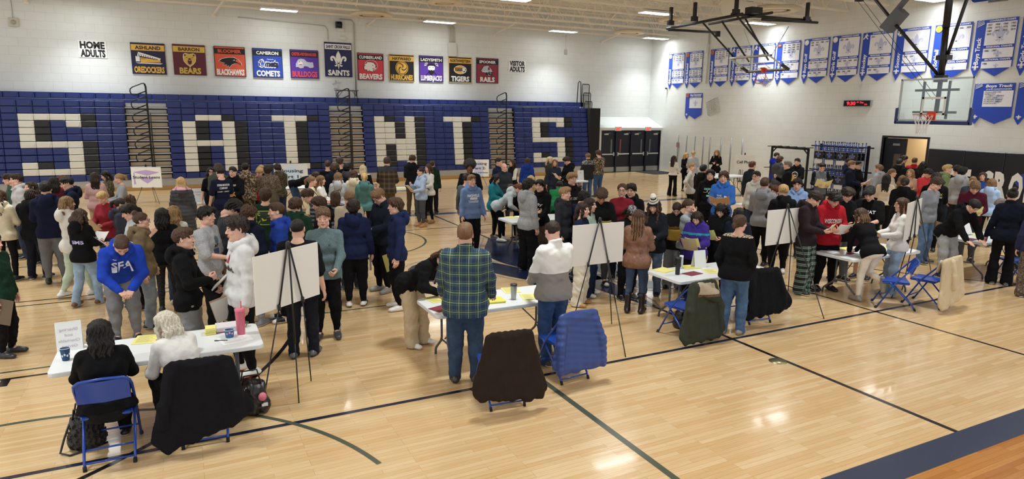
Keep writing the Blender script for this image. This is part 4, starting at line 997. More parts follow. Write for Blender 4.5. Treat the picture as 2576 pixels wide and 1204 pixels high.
# black wrestling-room pads
yy = DY1-.10; k = 0
r = empty('wall_padding', 'black padded wall mats bearing white block lettering', 'wall pads', (XR, 0, 0))
while yy > 4:
    mb = MB(); w = 1.22; mb.box((-.06, yy-w+.008, .08), (-.002, yy, 1.98), .018); mb.build('pad', M('semi', '14161c'), r); yy -= w
t = TX()
for P in fleur(0, 0, 2.6): t.poly(P, 0)
t.build('fleur_emblem', [M('plain', '26428f')], lambda u, v, w: (-.0625, 10.25-u, 1.02+v*.62), r)
t = TX()
for st, x, w in (('S', -.10, .34), ('T', .32, .34), ('.', .62, .1), ('C', .98, .40), ('R', 1.42, .40), ('O', 1.86, .40), ('I', 2.20, .17), ('X', 2.52, .42), ('F', 3.2, .36), ('A', 3.62, .42), ('L', 4.02, .36), ('L', 4.42, .36), ('S', 4.82, .38)): t.text(st, x, 0, w, .78, 0, .06)
t.build('lettering', [M('plain', 'e8e8e4')], lambda u, v, w: (-.066, 13.19-u, .93+v), r)
# LED clock
r = empty('led_clock', 'long black digital wall clock with red numerals', 'clock', (XR-.02, 17.13, 3.55)); mb = MB(); mb.box((-.09, -.58, -.12), (0, .58, .12)); mb.build('casing', M('plain', '8d8d88'), r); mb = MB(); mb.box((-.096, -.55, -.10), (-.09, .55, .10)); mb.build('screen', M('gloss', '0c0c0e'), r)
t = TX(); em = M('emit', 'ff2430'); t.text('9:30', -.24, 0, .38, .125, 0, .03); t.text('AM', .03, .045, .09, .045, 0, .01); t.text('Thu', .20, .03, .16, .07, 0, .01); t.text('26', .38, -.04, .12, .05, 0, .01); t.build('numerals', [em], lambda u, v, w: (-.0985, -u, v), r); mb = MB(); mb.tube([(-.02, 0, .12), (-.02, 0, .66)], .008, 5); mb.box((-.03, -.05, .64), (.0, .05, .72)); mb.build('conduit', M('plain', 'cfcfca'), r)
# caged wall bell
r = empty('mounted_wire_guard', 'tilted wire cage guarding a small box on the wall', 'guard cage', (XR, 24.85, 3.42)); r.location.x -= .01; r.rotation_euler = (math.radians(-18), 0, 0); mb = MB(); mb.box((-.10, -.13, -.10), (-.005, .13, .10)); mb.build('sensor_box', M('plain', 'd8d3c0'), r); mb = MB()
for q in range(9): u = -.34+q*.085; mb.tube([(0, u, -.36), (-.2, u*.85, -.33), (-.2, u*.85, .33), (0, u, .36)], .006, 4); mb.tube([(0, -.36, u), (-.2, -.33, u*.85), (-.2, .33, u*.85), (0, .36, u)], .006, 4)
mb.build('cage', M('steel', '9da09c'), r)
def small_box(name, lab, cat, loc, sz, col, axis):
    """box on a wall; axis 'x' = right wall, 'y' = far wall"""
    r = empty(name, lab, cat, loc); a, b, c = sz; mb = MB(); mb.box((-c, -a/2, -b/2) if axis == 'x' else (-a/2, -c, -b/2), (-.002, a/2, b/2) if axis == 'x' else (a/2, -.002, b/2), .01)
    mb.build('casing', M('plain', col), r); return r
small_box('mounted_fire_alarm', 'small red fire alarm box low on the right-hand wall'.replace('right-hand ', 'banner '), 'fire alarm', (XR, 27.3, 1.47), (.14, .26, .07), 'a02a2c', 'x')
r = small_box('mounted_camera', 'tiny wall camera below the baseball banner', 'camera', (XR, 28.42, 4.38), (.10, .12, .08), 'd8d8d4', 'x'); mb = MB(); mb.lathe([(.0, 0), (.05, .01), (.05, .08), (.0, .09)], 12, (-.1, 0, -.03)); mb.build('lens', BLK, r)
r = small_box('light_sensor', 'pale square sensor hanging high above the first S'.replace('above the first S', 'near the home adults sign'), 'sensor', (-4.85, YF, 6.0), (.30, .30, .06), 'c3bfae', 'y'); mb = MB(); mb.lathe([(0, 0), (.08, 0), (.08, .01), (0, .01)], 14); o = mb.build('lens', M('plain', 'a9a594'), r, (0, -.065, 0)); o.rotation_euler = (PI/2, 0, 0); mb = MB(); mb.tube([(0, -.02, .15), (0, -.02, .95)], .008, 5); mb.build('cord', M('plain', '9c988a'), r)
r = small_box('light_sensor', 'pale square sensor on a cord left of the room corner'.replace('left of the room corner', 'above the bleacher guard rails'), 'sensor', (18.1, YF, 6.1), (.16, .24, .05), 'b3ae9f', 'y'); mb = MB(); mb.tube([(0, -.02, .12), (0, -.02, .85)], .006, 5); mb.build('cord', M('plain', '9c988a'), r)
r = small_box('electrical_box', 'grey electrical cabinet fed by conduits beside the tigers banner', 'electrical box', (11.87, YF, 5.9), (.42, .62, .14), 'c9c7be', 'y'); mb = MB()
for q in range(3): mb.tube([(-.12+q*.12, -.06, .31), (-.12+q*.12, -.06, 1.0), (-.22+q*.12, -.06, 1.12), (-1.6, -.06, 1.16+.05*q)], .028, 7)
mb.build('conduit', M('plain', 'c4bca9'), r)
r = small_box('wall_speaker', 'small dark loudspeaker above the white fleur banner', 'speaker', (6.62, YF-.02, 6.66), (.26, .26, .2), '33363d', 'y'); mb = MB(); mb.lathe([(0, 0), (.11, 0), (.13, .03), (0, .03)], 16); o = mb.build('cone', BLK, r, (0, -.21, 0)); o.rotation_euler = (PI/2, 0, 0)
small_box('emergency_light', 'white emergency light with dark strip under the loudspeaker', 'emergency light', (6.70, YF, 6.46), (.28, .14, .09), 'dddcd4', 'y')
small_box('alarm_horn', 'small white box just above the white fleur banner', 'wall box', (6.80, YF, 6.12), (.26, .14, .07), 'd9d6cb', 'y')
r = small_box('wall_sensor', 'cluster of small white sensors under the white fleur banner', 'sensor', (6.33, YF, 4.28), (.14, .20, .06), 'd2d4d0', 'y'); mb = MB(); mb.box((-.0, -.06, -.28), (.16, -.002, -.14)); mb.box((.12, -.05, -.03), (.24, -.002, .05)); mb.build('relay_box', M('plain', 'd2d4d0'), r)
r = empty('wall_conduit', 'thin metal conduit running down beside the white fleur banner', 'pipe', (7.30, YF-.03, 0)); mb = MB(); mb.tube([(-.6, 0, 6.92), (-.1, 0, 6.90), (0, 0, 6.78), (0, 0, 3.7)], .025, 8); mb.build('pipe', M('steel', 'b2b0a8'), r)
r = empty('wall_conduit', 'thin conduit with a long run ending at the speaker', 'pipe', (2.6, YF-.03, 0)); mb = MB(); mb.tube([(0, 0, 6.70), (3.2, 0, 6.60), (3.45, 0, 6.58), (3.55, 0, 6.45), (3.55, 0, 6.0)], .016, 6); mb.build('pipe', M('plain', 'bdb7a6'), r)
r = empty('wall_conduit', 'thick grey downpipe with box between the basketball banners', 'pipe', (XR-.05, 25.48, 0)); mb = MB(); mb.tube([(0, 0, 6.95), (0, 0, 4.55)], .035, 8); mb.box((-.06, -.07, 6.0), (.05, .07, 6.4)); mb.build('pipe', M('plain', 'c9c8c0'), r)
# long poles leaning on the right wall
for k, y in enumerate((26.98, 26.34, 25.73, 25.13, 24.67, 23.92, 23.28, 22.57)):
    wh = ('leaning by the fire alarm', 'second from the fire alarm', 'third from the fire alarm', 'fourth from the fire alarm', 'fifth from the fire alarm', 'sixth from the fire alarm', 'seventh from the fire alarm', 'behind the cell phone easel')[k]
    r = empty('floor_pole', 'thin grey steel pole standing against the wall, '+wh, 'pole', (XR-.3, y, 0), group='net poles along the wall'); mb = MB(); mb.tube([(0, 0, .05), (0, 0, 1.98)], .032, 9); mb.build('shaft', M('steel', '8f9191'), r); mb = MB(); mb.lathe([(.0, 0), (.09, 0), (.09, .03), (.035, .06), (0, .06)], 14); mb.build('foot', BLK, r)
# ---------------------------------------------------------------- team banners on the far wall
PAL = {'y': 'd9ae55', 'n': '1d1b40', 'm': '5a1c2c', 'o': 'd9583a', 'k': '131317', 'b': '2243a6', 'p': '56309a', 'w': 'ecebe6', 'r': 'cf3a4a', 'R': '8c2a3c', 'g': 'd2b14e', 'x': 'd84a50', 'N': '1e2556', 't': 'e2b24c', 'G': 'b9a04a', 's': 'b8bcc8', 'q': '3a5cc0'}
def B2(ch): return M('plain', PAL[ch])
def team_banner(xc, zc, w, h, bg, hd, ht, top, low, lowc, emblem, label, border=None):
    r = empty('hanging_team_banner', label, 'banner', (xc, YF-.03, zc)); mb = MB()
    fnx = lambda u, v, d: (u*w-w/2, -.012-d+.006*math.sin(u*9)*math.sin(v*5), v*h-h/2)
    mb.quadgrid(lambda u, v: fnx(u, v, 0), 16, 16); 
    o = mb.build('cloth', B2(bg), r); mb = MB(); mb.box((-w/2, -.006, -h/2), (w/2, .015, h/2)); mb.build('backing', B2(border or bg), r)
    cols = list(PAL); t = TX(); t.rect(-w/2+.02, h/2-.29, w/2-.02, h/2-.07, cols.index(hd), .022); t.text(top, 0, h/2-.18, min(w-.14, .11*len(top)+.1), .125, cols.index(ht), .035, z=.026); t.text(low, 0, -h/2+.17, min(w-.14, .155*len(low)), .215, cols.index(lowc), .045, z=.024)
    if border:
        for (a, b, c, d) in ((-w/2, -h/2, w/2, -h/2+.02), (-w/2, h/2-.02, w/2, h/2), (-w/2, -h/2, -w/2+.02, h/2), (w/2-.02, -h/2, w/2, h/2)): t.rect(a, b, c, d, cols.index(border), .022)
    emblem(t, cols); t.build('lettering', [B2(c) for c in cols], lambda u, v, d: (u, -d, v), r)
    for s in (-1, 1):
        mb = MB(); mb.tube([(s*w*.45, 0, h/2-.02), (s*w*.45, .0, h/2+.02)], .008, 5); mb.build('grommet', M('steel', '999999'), r)
def em_dock(t, c):
    W, Y_ = c.index('w'), c.index('t'); z = .024
    t.poly([(-.40, .02), (-.34, .24), (.42, .02), (.36, -.08), (.30, -.02), (-.34, .10)], W, z); 
    for k in range(9): a = -.33+k*.075; t.poly([(a, .19-.022*k), (a+.018, .19-.022*k), (a+.03, .07-.012*k), (a+.012, .07-.012*k)], c.index('n'), z+.003)
    t.poly([(-.28, -.16), (.40, -.13), (.40, -.05), (-.28, .04)], Y_, z+.002); t.rect(-.27, -.02, -.10, -.005, c.index('n'), z+.004); t.poly([(-.45, -.16), (.48, -.16), (.40, -.20), (-.36, -.19)], W, z+.001); t.rect(-.44, -.12, -.30, .08, W, z)
def em_bear(t, c):
    z = .024; out = [(-.20, .20), (-.13, .24), (0, .21), (.13, .24), (.20, .20), (.22, .10), (.20, -.05), (.12, -.16), (.04, -.22), (0, -.27), (-.04, -.22), (-.12, -.16), (-.20, -.05), (-.22, .10)]
    t.poly([(a*1.08, b*1.07) for a, b in out], c.index('w'), z); t.poly(out, c.index('g'), z+.002); t.disc(0, -.07, .075, c.index('m'), z+.004, ry=.11)
    for s in (-1, 1): t.poly([(s*.05, .07), (s*.12, .11), (s*.12, .08)][::s], c.index('k'), z+.004); t.disc(s*.16, .18, .035, c.index('m'), z+.004)
    t.poly([(-.05, .06), (.05, .06), (.02, .01), (-.02, .01)][::-1], c.index('k'), z+.004); t.poly([(-.04, -.02), (.04, -.02), (.03, .0), (-.03, .0)], c.index('w'), z+.005)
def em_hawk(t, c):
    z = .024; o = [(-.42, .0), (-.30, .10), (-.05, .16), (.15, .16), (.30, .09), (.40, -.03), (.42, -.12), (.30, -.06), (.18, -.06), (.05, -.12), (-.05, -.24), (-.06, -.15), (-.14, -.22), (-.13, -.12), (-.28, -.14), (-.20, -.06)]
    t.poly([(a*1.06, b*1.1) for a, b in o][::-1], c.index('w'), z); t.poly(o[::-1], c.index('k'), z+.002); t.poly([(.24, .10), (.36, .02), (.40, -.09), (.28, -.02), (.20, .02)][::-1], c.index('o'), z+.004); t.poly([(.10, .06), (.19, .08), (.17, .04)], c.index('w'), z+.004)
def star(x, y, r1, r2, n=5): return [(x+(r1 if k % 2 == 0 else r2)*math.sin(PI*k/n), y+(r1 if k % 2 == 0 else r2)*math.cos(PI*k/n)) for k in range(2*n)][::-1]
def em_comet(t, c):
    z = .024; t.text('C mets', .02, -.02, .80, .26, c.index('w'), .12, .15, z=z); t.text('C mets', .02, -.02, .78, .24, c.index('n'), .05, .15, z=z+.002); t.poly(star(-.21, -.02, .20, .075), c.index('w'), z+.003); t.poly(star(-.21, -.02, .15, .055), c.index('q'), z+.004); t.text('Cameron', .10, .16, .26, .05, c.index('w'), .01, .15, z=z+.003)
def em_dog(t, c):
    z = .024; o = [(-.36, -.14), (-.36, .0), (-.26, .18), (-.14, .22), (.0, .20), (.10, .10), (.26, .08), (.33, .10), (.36, .05), (.38, -.10), (.34, -.14), (.2, -.15), (.12, -.09), (-.02, -.08), (-.06, -.16), (-.20, -.18), (-.26, -.13)]
    t.poly(o[::-1], c.index('s'), z); t.poly([(-.24, .10), (-.06, .12), (-.08, -.02), (-.26, -.02)][::-1], c.index('w'), z+.002); t.disc(-.2, .08, .018, c.index('k'), z+.004); t.disc(-.10, .09, .018, c.index('k'), z+.004); t.poly([(-.22, .0), (-.10, .0), (-.12, -.03), (-.2, -.03)][::-1], c.index('r'), z+.004)
def em_fleur(t, c):
    for P in fleur(0, -.02, .80): t.poly(P if True else P, c.index('w'), .024)
def em_husk(t, c):
    z = .024; o = [(-.30, -.02), (-.24, .06), (-.28, .10), (-.18, .14), (-.16, .20), (.0, .20), (.12, .18), (.22, .06), (.26, -.02), (.20, -.10), (.10, -.12), (.08, -.20), (-.02, -.18), (-.08, -.14), (-.14, -.20), (-.18, -.12), (-.28, -.12)]
    t.disc(.02, .06, .30, c.index('w'), z, ry=.24); t.disc(.02, .06, .285, c.index('r'), z+.001, ry=.225); t.poly([(a*1.08, b*1.08) for a, b in o][::-1], c.index('k'), z+.002); t.poly(o[::-1], c.index('w'), z+.003); t.poly([(.06, .08), (.14, .06), (.08, .04)][::-1], c.index('k'), z+.005); t.disc(.22, .0, .03, c.index('k'), z+.005); t.poly([(.06, -.06), (.20, -.05), (.10, -.10)][::-1], c.index('r'), z+.005)
def em_swirl(t, c):
    z = .024; t.disc(0, 0, .30, c.index('t'), z); t.disc(0, 0, .275, c.index('k'), z+.002); t.disc(0, 0, .25, c.index('t'), z+.003)
    for k in range(3):
        a0 = k*2.094; P = []
        for q in range(9): a = a0+q*.26; rr = .03+.025*q; P.append((rr*math.cos(a), rr*math.sin(a)))
        for q in range(8, -1, -1): a = a0+.75+q*.2; rr = .03+.025*q; P.append((rr*math.cos(a), rr*math.sin(a)))
        t.poly(P, c.index('k'), z+.005)
def em_axe(t, c):
    z = .024
    for s in (-1, 1): t.poly([(s*-.26, -.26), (s*-.22, -.26), (s*.26, .22), (s*.22, .25)][::s], c.index('k'), z); t.poly([(s*.18, .28), (s*.30, .26), (s*.34, .12), (s*.22, .16)][::-s], c.index('w'), z+.001); t.poly([(s*.22, .25), (s*.28, .24), (s*.30, .16), (s*.24, .18)][::-s], c.index('k'), z+.003)
    t.disc(0, .04, .17, c.index('w'), z+.003, ry=.2); t.poly([(-.17, .10), (-.15, .22), (0, .26), (.15, .22), (.17, .10), (.1, .14), (-.1, .14)][::-1], c.index('k'), z+.005); t.poly([(-.15, -.04), (-.05, -.07), (0, -.04), (.05, -.07), (.15, -.04), (.12, -.18), (0, -.28), (-.12, -.18)][::-1], c.index('k'), z+.005)
    for s in (-1, 1): t.poly([(s*.03, .06), (s*.11, .09), (s*.10, .05)][::s], c.index('k'), z+.005)
def em_tiger(t, c):
    z = .024; t.disc(0, 0, .33, c.index('w'), z, ry=.20); t.disc(0, 0, .31, c.index('t'), z+.002, ry=.18); t.disc(.16, -.02, .13, c.index('w'), z+.003, ry=.12)
    for k in range(5): a = -.28+k*.075; t.poly([(a, .10-.01*k), (a+.03, .12), (a+.10, -.06), (a+.05, -.08)][::-1], c.index('k'), z+.004)
    t.poly([(.08, .07), (.16, .05), (.10, .03)][::-1], c.index('k'), z+.005); t.disc(.26, .01, .025, c.index('k'), z+.005); t.poly([(.14, -.06), (.26, -.05), (.20, -.12)][::-1], c.index('k'), z+.005)
def em_train(t, c):
    z = .024; o = [(-.34, -.02), (-.20, .20), (.02, .24), (.16, .12), (.26, -.02), (.20, -.20), (.06, -.24), (-.02, -.12)]
    t.poly([(a*1.07, b*1.07) for a, b in o][::-1], c.index('k'), z); t.poly(o[::-1], c.index('s'), z+.002); t.text('RAILS', .08, -.12, .34, .13, c.index('k'), .07, z=z+.004); t.rect(.02, .03, .12, .16, c.index('R'), z+.004)
    for k in range(5): t.disc(-.26+k*.06, -.05, .026, c.index('w'), z+.005, n=12)
TB = [(-.71, 4.93, 1.17, 1.17, 'n', 't', 'n', 'ASHLAND', 'OREDOCKERS', 't', em_dock, 'navy banner with an ore dock emblem and a yellow header', None), (.72, 4.945, 1.17, 1.17, 'm', 'g', 'm', 'BARRON', 'BEARS', 'g', em_bear, 'maroon banner with a golden bear head', None), (2.20, 4.945, 1.17, 1.17, 'o', 'k', 'o', 'BLOOMER', 'BLACKHAWKS', 'w', em_hawk, 'orange banner with a black hawk head', 'k'), (3.65, 4.945, 1.17, 1.17, 'b', 'k', 'w', 'CAMERON', 'COMETS', 'w', em_comet, 'bright blue banner with a star in its script emblem', 'n'),
      (5.13, 4.965, 1.17, 1.17, 'p', 'k', 'x', 'CHETEK-WEYERHAEUSER', 'BULLDOGS', 'x', em_dog, 'purple banner with a grey bulldog', 'n'), (6.57, 5.21, 1.17, 1.44, 'N', 'w', 'N', 'SAINT CROIX FALLS', 'SAINTS', 'w', em_fleur, 'taller navy banner with a large white fleur-de-lis', 'n'), (7.985, 4.965, 1.17, 1.17, 'r', 'k', 'w', 'CUMBERLAND', 'BEAVERS', 'w', em_husk, 'red banner with a white animal head in profile', 'n'), (9.415, 4.975, 1.17, 1.17, 'k', 't', 'k', 'HAYWARD', 'HURRICANES', 't', em_swirl, 'black banner with a gold swirl disc', 't'),
      (10.835, 4.985, 1.17, 1.17, 'p', 'k', 'w', 'LADYSMITH', 'LUMBERJACKS', 'w', em_axe, 'purple banner with a bearded face and axes', 'n'), (12.28, 5.0, 1.17, 1.17, 'k', 't', 'k', 'NORTHWESTERN', 'TIGERS', 'w', em_tiger, 'black banner with a gold tiger head', 't'), (13.70, 5.01, 1.17, 1.17, 'R', 'k', 'w', 'SPOONER', 'RAILS', 'w', em_train, 'dark red banner with a locomotive emblem', 'n')]
for a in TB: team_banner(*a)
for x, z, w, h, l1, l2, lab in ((-2.53, 5.19, .90, .62, 'HOME', 'ADULTS', 'white sign board reading home adults'), (15.33, 5.28, .96, .56, 'VISITOR', 'ADULTS', 'white sign board reading visitor adults')):
    r = empty('wall_sign', lab, 'sign', (x, YF-.02, z)); mb = MB(); mb.box((-w/2, 0, -h/2), (w/2, .015, h/2)); mb.build('panel', M('plain', 'eeeeea'), r); t = TX(); t.text(l1, 0, h*.245, w*.88, h*.38, 0, .05); t.text(l2, 0, -h*.235, w*.88, h*.40, 0, .05); t.build('lettering', [M('plain', '0d0d10')], lambda u, v, d: (u, -.003, v), r)
# ---------------------------------------------------------------- championship banners on the right wall
RB = [M('plain', '2446b4'), M('plain', 'e6e7ee'), M('plain', 'f0f0f2'), M('plain', '2a2a38'), M('plain', 'bcc0dc'), M('plain', 'd0653a'), M('plain', 'dadde0'), M('plain', 'd9c23c'), M('plain', '7a4030')]
def ball(t, x, y, r, kind):
    if kind == 'o': t.disc(x, y, r, 5, .010); t.rect(x-r, y-.006, x+r, y+.006, 3, .012); t.rect(x-.006, y-r, x+.006, y+r, 3, .012)
    elif kind == 'w': t.disc(x, y, r, 6, .010); t.disc(x+r*.1, y+r*.1, r*.7, 2, .012)
    elif kind == 'y':
        t.disc(x, y, r, 7, .010)
        for s in (-1, 1): t.poly([(x+s*r*.2, y-r*.8), (x+s*r*.28, y-r*.8), (x+s*r*.55, y+r*.7), (x+s*r*.47, y+r*.7)][::s], 3, .012)
    elif kind == 'f': t.disc(x, y, r*1.05, 8, .010, ry=r*.72); t.rect(x-r*.5, y-.008, x+r*.5, y+.008, 2, .012)
    elif kind == 's':
        t.disc(x, y, r, 2, .010); t.poly(star(x, y, r*.4, r*.32), 3, .012)
        for k in range(5): a = k*1.2566; t.disc(x+r*.75*math.sin(a), y+r*.75*math.cos(a), r*.18, 3, .012, n=8)
    elif kind == 'fig':
        t.disc(x+.02, y+r*.8, r*.25, 2, .010, n=12); t.poly([(x-.05, y+r*.5), (x+.06, y+r*.6), (x+.04, y-r*.2), (x+.10, y-r*.9), (x+.04, y-r*.9), (x-.01, y-r*.2), (x-.08, y-r*.9), (x-.12, y-r*.8), (x-.05, y)][::-1], 2, .010); t.poly([(x+.05, y+r*.5), (x+.13, y+r*.1), (x+.11, y+r*.05), (x+.03, y+r*.35)][::-1], 2, .010)
    elif kind == 'wing':
        for k in range(4): t.poly([(x-.11, y-.08+k*.05), (x+.12-.02*k, y+.02+k*.045), (x+.10, y+.045+k*.045), (x-.09, y-.05+k*.05)], 6, .010+.001*k)
def champ_banner(y0, w, ztop, h, sport, kind, yrs, label, heads=('CONFERENCE CHAMPS', 'REGIONAL CHAMPS', 'SECTIONAL CHAMPS'), state=False):
    r = empty('hanging_championship_banner', label, 'banner', (XR-.02, y0, ztop)); sw = w*.225; fn = lambda u, v, d: (-.012-d*1.4, -u, v)
    def cloth(poly, name, nu=10):
        mb = MB(); tz = TX(); tz.poly(poly, 0); 
        mb.v = [fn(*p) for p in tz.v]; mb.f = tz.f; mb.mi = [0]*len(tz.f); mb.sm = [False]*len(tz.f); return mb.build(name, RB[0], r)
    L = lambda a, b, n=6: [(a[0]+(b[0]-a[0])*k/n, a[1]+(b[1]-a[1])*k/n) for k in range(n)]
    z1 = -h+.16*h
    cloth([(0, 0)]+[(0, z1), (sw/2, -h), (sw, z1)]+[(sw, 0)], 'side_strip'); cloth([(sw, 0), (sw, z1+.02), ((sw+w)/2, -h+.02), (w, z1+.03), (w, 0)], 'cloth')
    t = TX(); a, b = sw+.03, w-.03; S = h/1.8
    if not state:
        pan = ((-.10*S, -.80*S), (-.90*S, -1.20*S), (-1.30*S, -1.52*S))
        for (p, q), hd in zip(pan, heads): t.rect(a, q, b, p, 1, .004); t.text(hd, (a+b)/2+.02, p+.052*S, w*.62, .052*S, 2, .03, z=.008)
        for (p, q), s_ in zip(pan, (.56, .27, .17)):
            for P in fleur((a+b)/2, (p+q)/2-.04*S, s_*S): t.poly(P, 4, .006)
        for (p, q), ys in zip(pan, yrs):
            row = ys.split(); n = 4
            for k, st in enumerate(row): t.text(st, a+.11+(k % n)*(b-a-.18)/3.1, p-.07*S-(k//n)*.095*S, .13, .055*S, 3, .02, z=.008)
        V, F = text_mesh(sport, .135*S, .03, .12); wd = V[:, 0].max()-V[:, 0].min(); k = min(1, .85*S/wd); V = V*[k, 1, 1]; t._put(V-[0, .0675*S, 0], F, sw/2, -.98*S-(.12*S if len(sport) < 9 else 0)+0, 2, PI/2, .008)
    else:
        t.text(sport, (a+b)/2, -.11*S, w*.66, .115*S, 2, .04, .15, z=.008); t.text('STATE CHAMPIONSHIPS', (a+b)/2, -.255*S, w*.62, .055*S, 2, .03, z=.008); t.rect(a, -1.02*S, b, -.32*S, 1, .004)
        for P in fleur((a+b)/2, -.70*S, .5*S): t.poly(P, 4, .006)
        for k, st in enumerate(yrs): t.textl(st, a+.03, -.40*S-k*.083*S, .05*S, 3, .015, .72, z=.008)
    ball(t, sw/2, -.14*S if not state else -.13*S, sw*.40, kind)
    for P in fleur(sw/2, z1+.03, .23*S): t.poly(P, 2, .008)
    t.build('lettering', RB, fn, r)
CB = [(28.38, 'Baseball', 'w', ('1950 1954 1962 1970 1980 1981 2009 2011 2014 2016 2021 2022', '1950 1962 1979 1987 1991 1996 2005 2009 2010 2013 2021 2022', '1950 1987 2013'), 'baseball championship banner, first along the wall from the corner'), (27.06, 'Boys Basketball', 'o', ('1926 1927 1936 1940 1943 1946 1952 1954 1956 1958 1960 1969 1982 1991 2007', '1932 1936 1952 1954 1969 1971 1982 1991 1992 1997 2005 2009', '1935 1936 1952 1954 1956 1976 1992'), 'boys basketball championship banner with orange ball and long year lists'), (25.31, 'Girls Basketball', 'o', ('1980 1992 1996 2001 2009 2010 2012 2013 2014 2017 2018 2019 2020 2022', '1980 2001 2010 2013 2014 2020 2021 2022 2023', '2022'), 'girls basketball championship banner with orange ball'), (23.93, 'Cross Country', 'fig', ('1978 1979 1983 1987 1989 1990 1993', '1968 1970 1975 1978 1979 1983', '1970 1973 1979 1983 1993'), 'cross country championship banner behind the folded hoop'),
      (22.58, 'Dance', 'fig', ('2011', '', ''), 'mostly blank championship banner behind the folded hoop rim'), (21.27, 'Football', 'f', ('1933 1936 1938 1939 1940 1944 1948 1953 1979 1983 1987 1992 2003 2004 2012', '1983 1992 2022', '1983'), 'football championship banner with a brown ball'), (19.88, 'Boys Golf', 'w', ('1969 1975 1980 1983 1986 1987', '1995 1997 1998 1999', '1997 1998 1999'), 'boys golf championship banner with a white ball'), (18.54, 'Girls Golf', 'w', ('2005 2006', '2005 2006 2008 2009', '2005 2006 2008'), 'girls golf championship banner with a white ball'), (17.22, 'Hockey', 'fig', ('2021', '2020 2021 2022', '2020 2021'), 'hockey championship banner with a small skater'),
      (15.88, 'Soccer', 's', ('', '2019 2020', ''), 'soccer championship banner with a black and white ball'), (14.52, 'Softball', 'y', ('2000 2001 2002 2004', '2005 2022', ''), 'softball championship banner with a yellow ball'), (13.19, 'Boys Track', 'wing', ('1957 1958 1960 1962 1970 1971 1972 1988 1989 1993 2013 2014 2019', '1986 1987', '1986'), 'boys track championship banner with a winged foot, upper row'), (11.85, 'Girls Track', 'wing', ('1985 1986', '1986', '1986'), 'girls track championship banner at the very end of the upper row')]
for y0, sp, k, yr, lab in CB: champ_banner(y0, 1.22, 6.15, 1.80, sp, k, yr, lab, heads=('REGIONAL CHAMPS', '', '') if sp == 'Dance' else ('CONFERENCE CHAMPS', 'REGIONAL CHAMPS', 'SECTIONAL CHAMPS'))
champ_banner(26.91, 1.22, 4.10, 1.30, 'Boys Basketball', 'o', ('1988  1992',), 'lone state championship banner with orange ball below the boys basketball banner', state=True)
champ_banner(12.98, 1.20, 4.15, 1.30, 'Boys Track', 'wing', ('1956 DISCUS: ROBERT KARSH', '1966 MEDLEY RELAY', '   G. LUNSMANN, C. LOUDENBACK', '   J. LINDAHL, P. OGEVIE', '1971 2 MILE RUN: B. LAWRANDE', '1972 1 MILE RUN: B. LAWRANDE', '1977 SHOT PUT: B. PAT'), 'lower state championship banner with a winged foot and a list of names', state=True)
champ_banner(11.70, 1.20, 4.15, 1.30, 'Girls Track', 'wing', ('1986',), 'state championship banner cut off beside the list of names', state=True)
# ---------------------------------------------------------------- basketball hoops
GLASS = NT('backboard_glass'); GLASS.t.nodes.remove(GLASS.b); g1 = GLASS.n('ShaderNodeBsdfTransparent'); g1.inputs[0].default_value = (.90, .94, .93, 1); g2 = GLASS.n('ShaderNodeBsdfGlossy'); g2.inputs['Roughness'].default_value = .03; mx = GLASS.n('ShaderNodeMixShader'); mx.inputs[0].default_value = .07; GLASS.l(g1, 0, mx, 1); GLASS.l(g2, 0, mx, 2); GLASS.l(mx, 0, GLASS.out, 0); GLM = GLASS.m
ORG = M('semi', 'd8432c'); WHT = M('plain', 'e8eae8')
def hoop_board(parent, xf, pad=True):
    """local: x = out of the front, y = width, z = up, origin at board bottom centre"""
    def fin(mb, n, m): mb.tf = xf; return mb
    W, Hh = 1.83, 1.07
    mb = MB(); mb.tf = xf; mb.box((-.008, -W/2, 0), (.008, W/2, Hh)); mb.build('glass', GLM, parent)
    mb = MB(); mb.tf = xf
    for a, b in (((-.025, -W/2, -.02), (.02, W/2, .035)), ((-.025, -W/2, Hh-.035), (.02, W/2, Hh+.01)), ((-.025, -W/2-.01, -.02), (.02, -W/2+.03, Hh+.01)), ((-.025, W/2-.03, -.02), (.02, W/2+.01, Hh+.01))): mb.box(a, b)
    mb.build('board_frame', M('steel', 'c2c8c8'), parent)
    t = TX()
    for x0, y0, x1, y1 in ((-.305, .15, .305, .20), (-.305, .555, .305, .605), (-.305, .15, -.255, .605), (.255, .15, .305, .605)): t.rect(x0, y0, x1, y1, 0)
    t.build('target_square', [WHT], lambda u, v, w: xf @ Vector((.0105, -u, v)), parent)
    if pad:
        mb = MB(); mb.tf = xf; mb.box((-.05, -W/2-.06, -.09), (.05, W/2+.06, .0), .02); mb.box((-.05, -W/2-.07, -.09), (.05, -W/2+.01, .34), .02); mb.box((-.05, W/2-.01, -.09), (.05, W/2+.07, .34), .02); mb.build('edge_pad', M('semi', '1d2f66'), parent)
    mb = MB(); mb.tf = xf; mb.box((.01, -.10, .02), (.05, .10, .24)); mb.box((.05, -.05, .11), (.16, .05, .19)); mb.tube([(.15+.228*(1-math.cos(a)), .228*math.sin(a), .155) for a in [2*PI*k/28 for k in range(28)]], .011, 7, closed=True)
    for s in (-1, 1): mb.tube([(.05, s*.08, .05), (.20, s*.10, .145)], .009, 5)
    mb.build('rim', ORG, parent)
    mb = MB(); mb.tf = xf; cx = .378; n = 12; rows = [(.228, .15), (.20, .06), (.16, -.04), (.125, -.15), (.115, -.26), (.13, -.33)]
    for k in range(n):
        for s in (-1, 1):
            pts = [(cx+rr*math.cos(2*PI*(k+s*.5*i)/n), rr*math.sin(2*PI*(k+s*.5*i)/n), z) for i, (rr, z) in enumerate(rows)]; mb.tube(pts, .0055, 4, cap=False)
    mb.build('net', M('cloth', 'e8e4de'), parent)
XB = 17.45
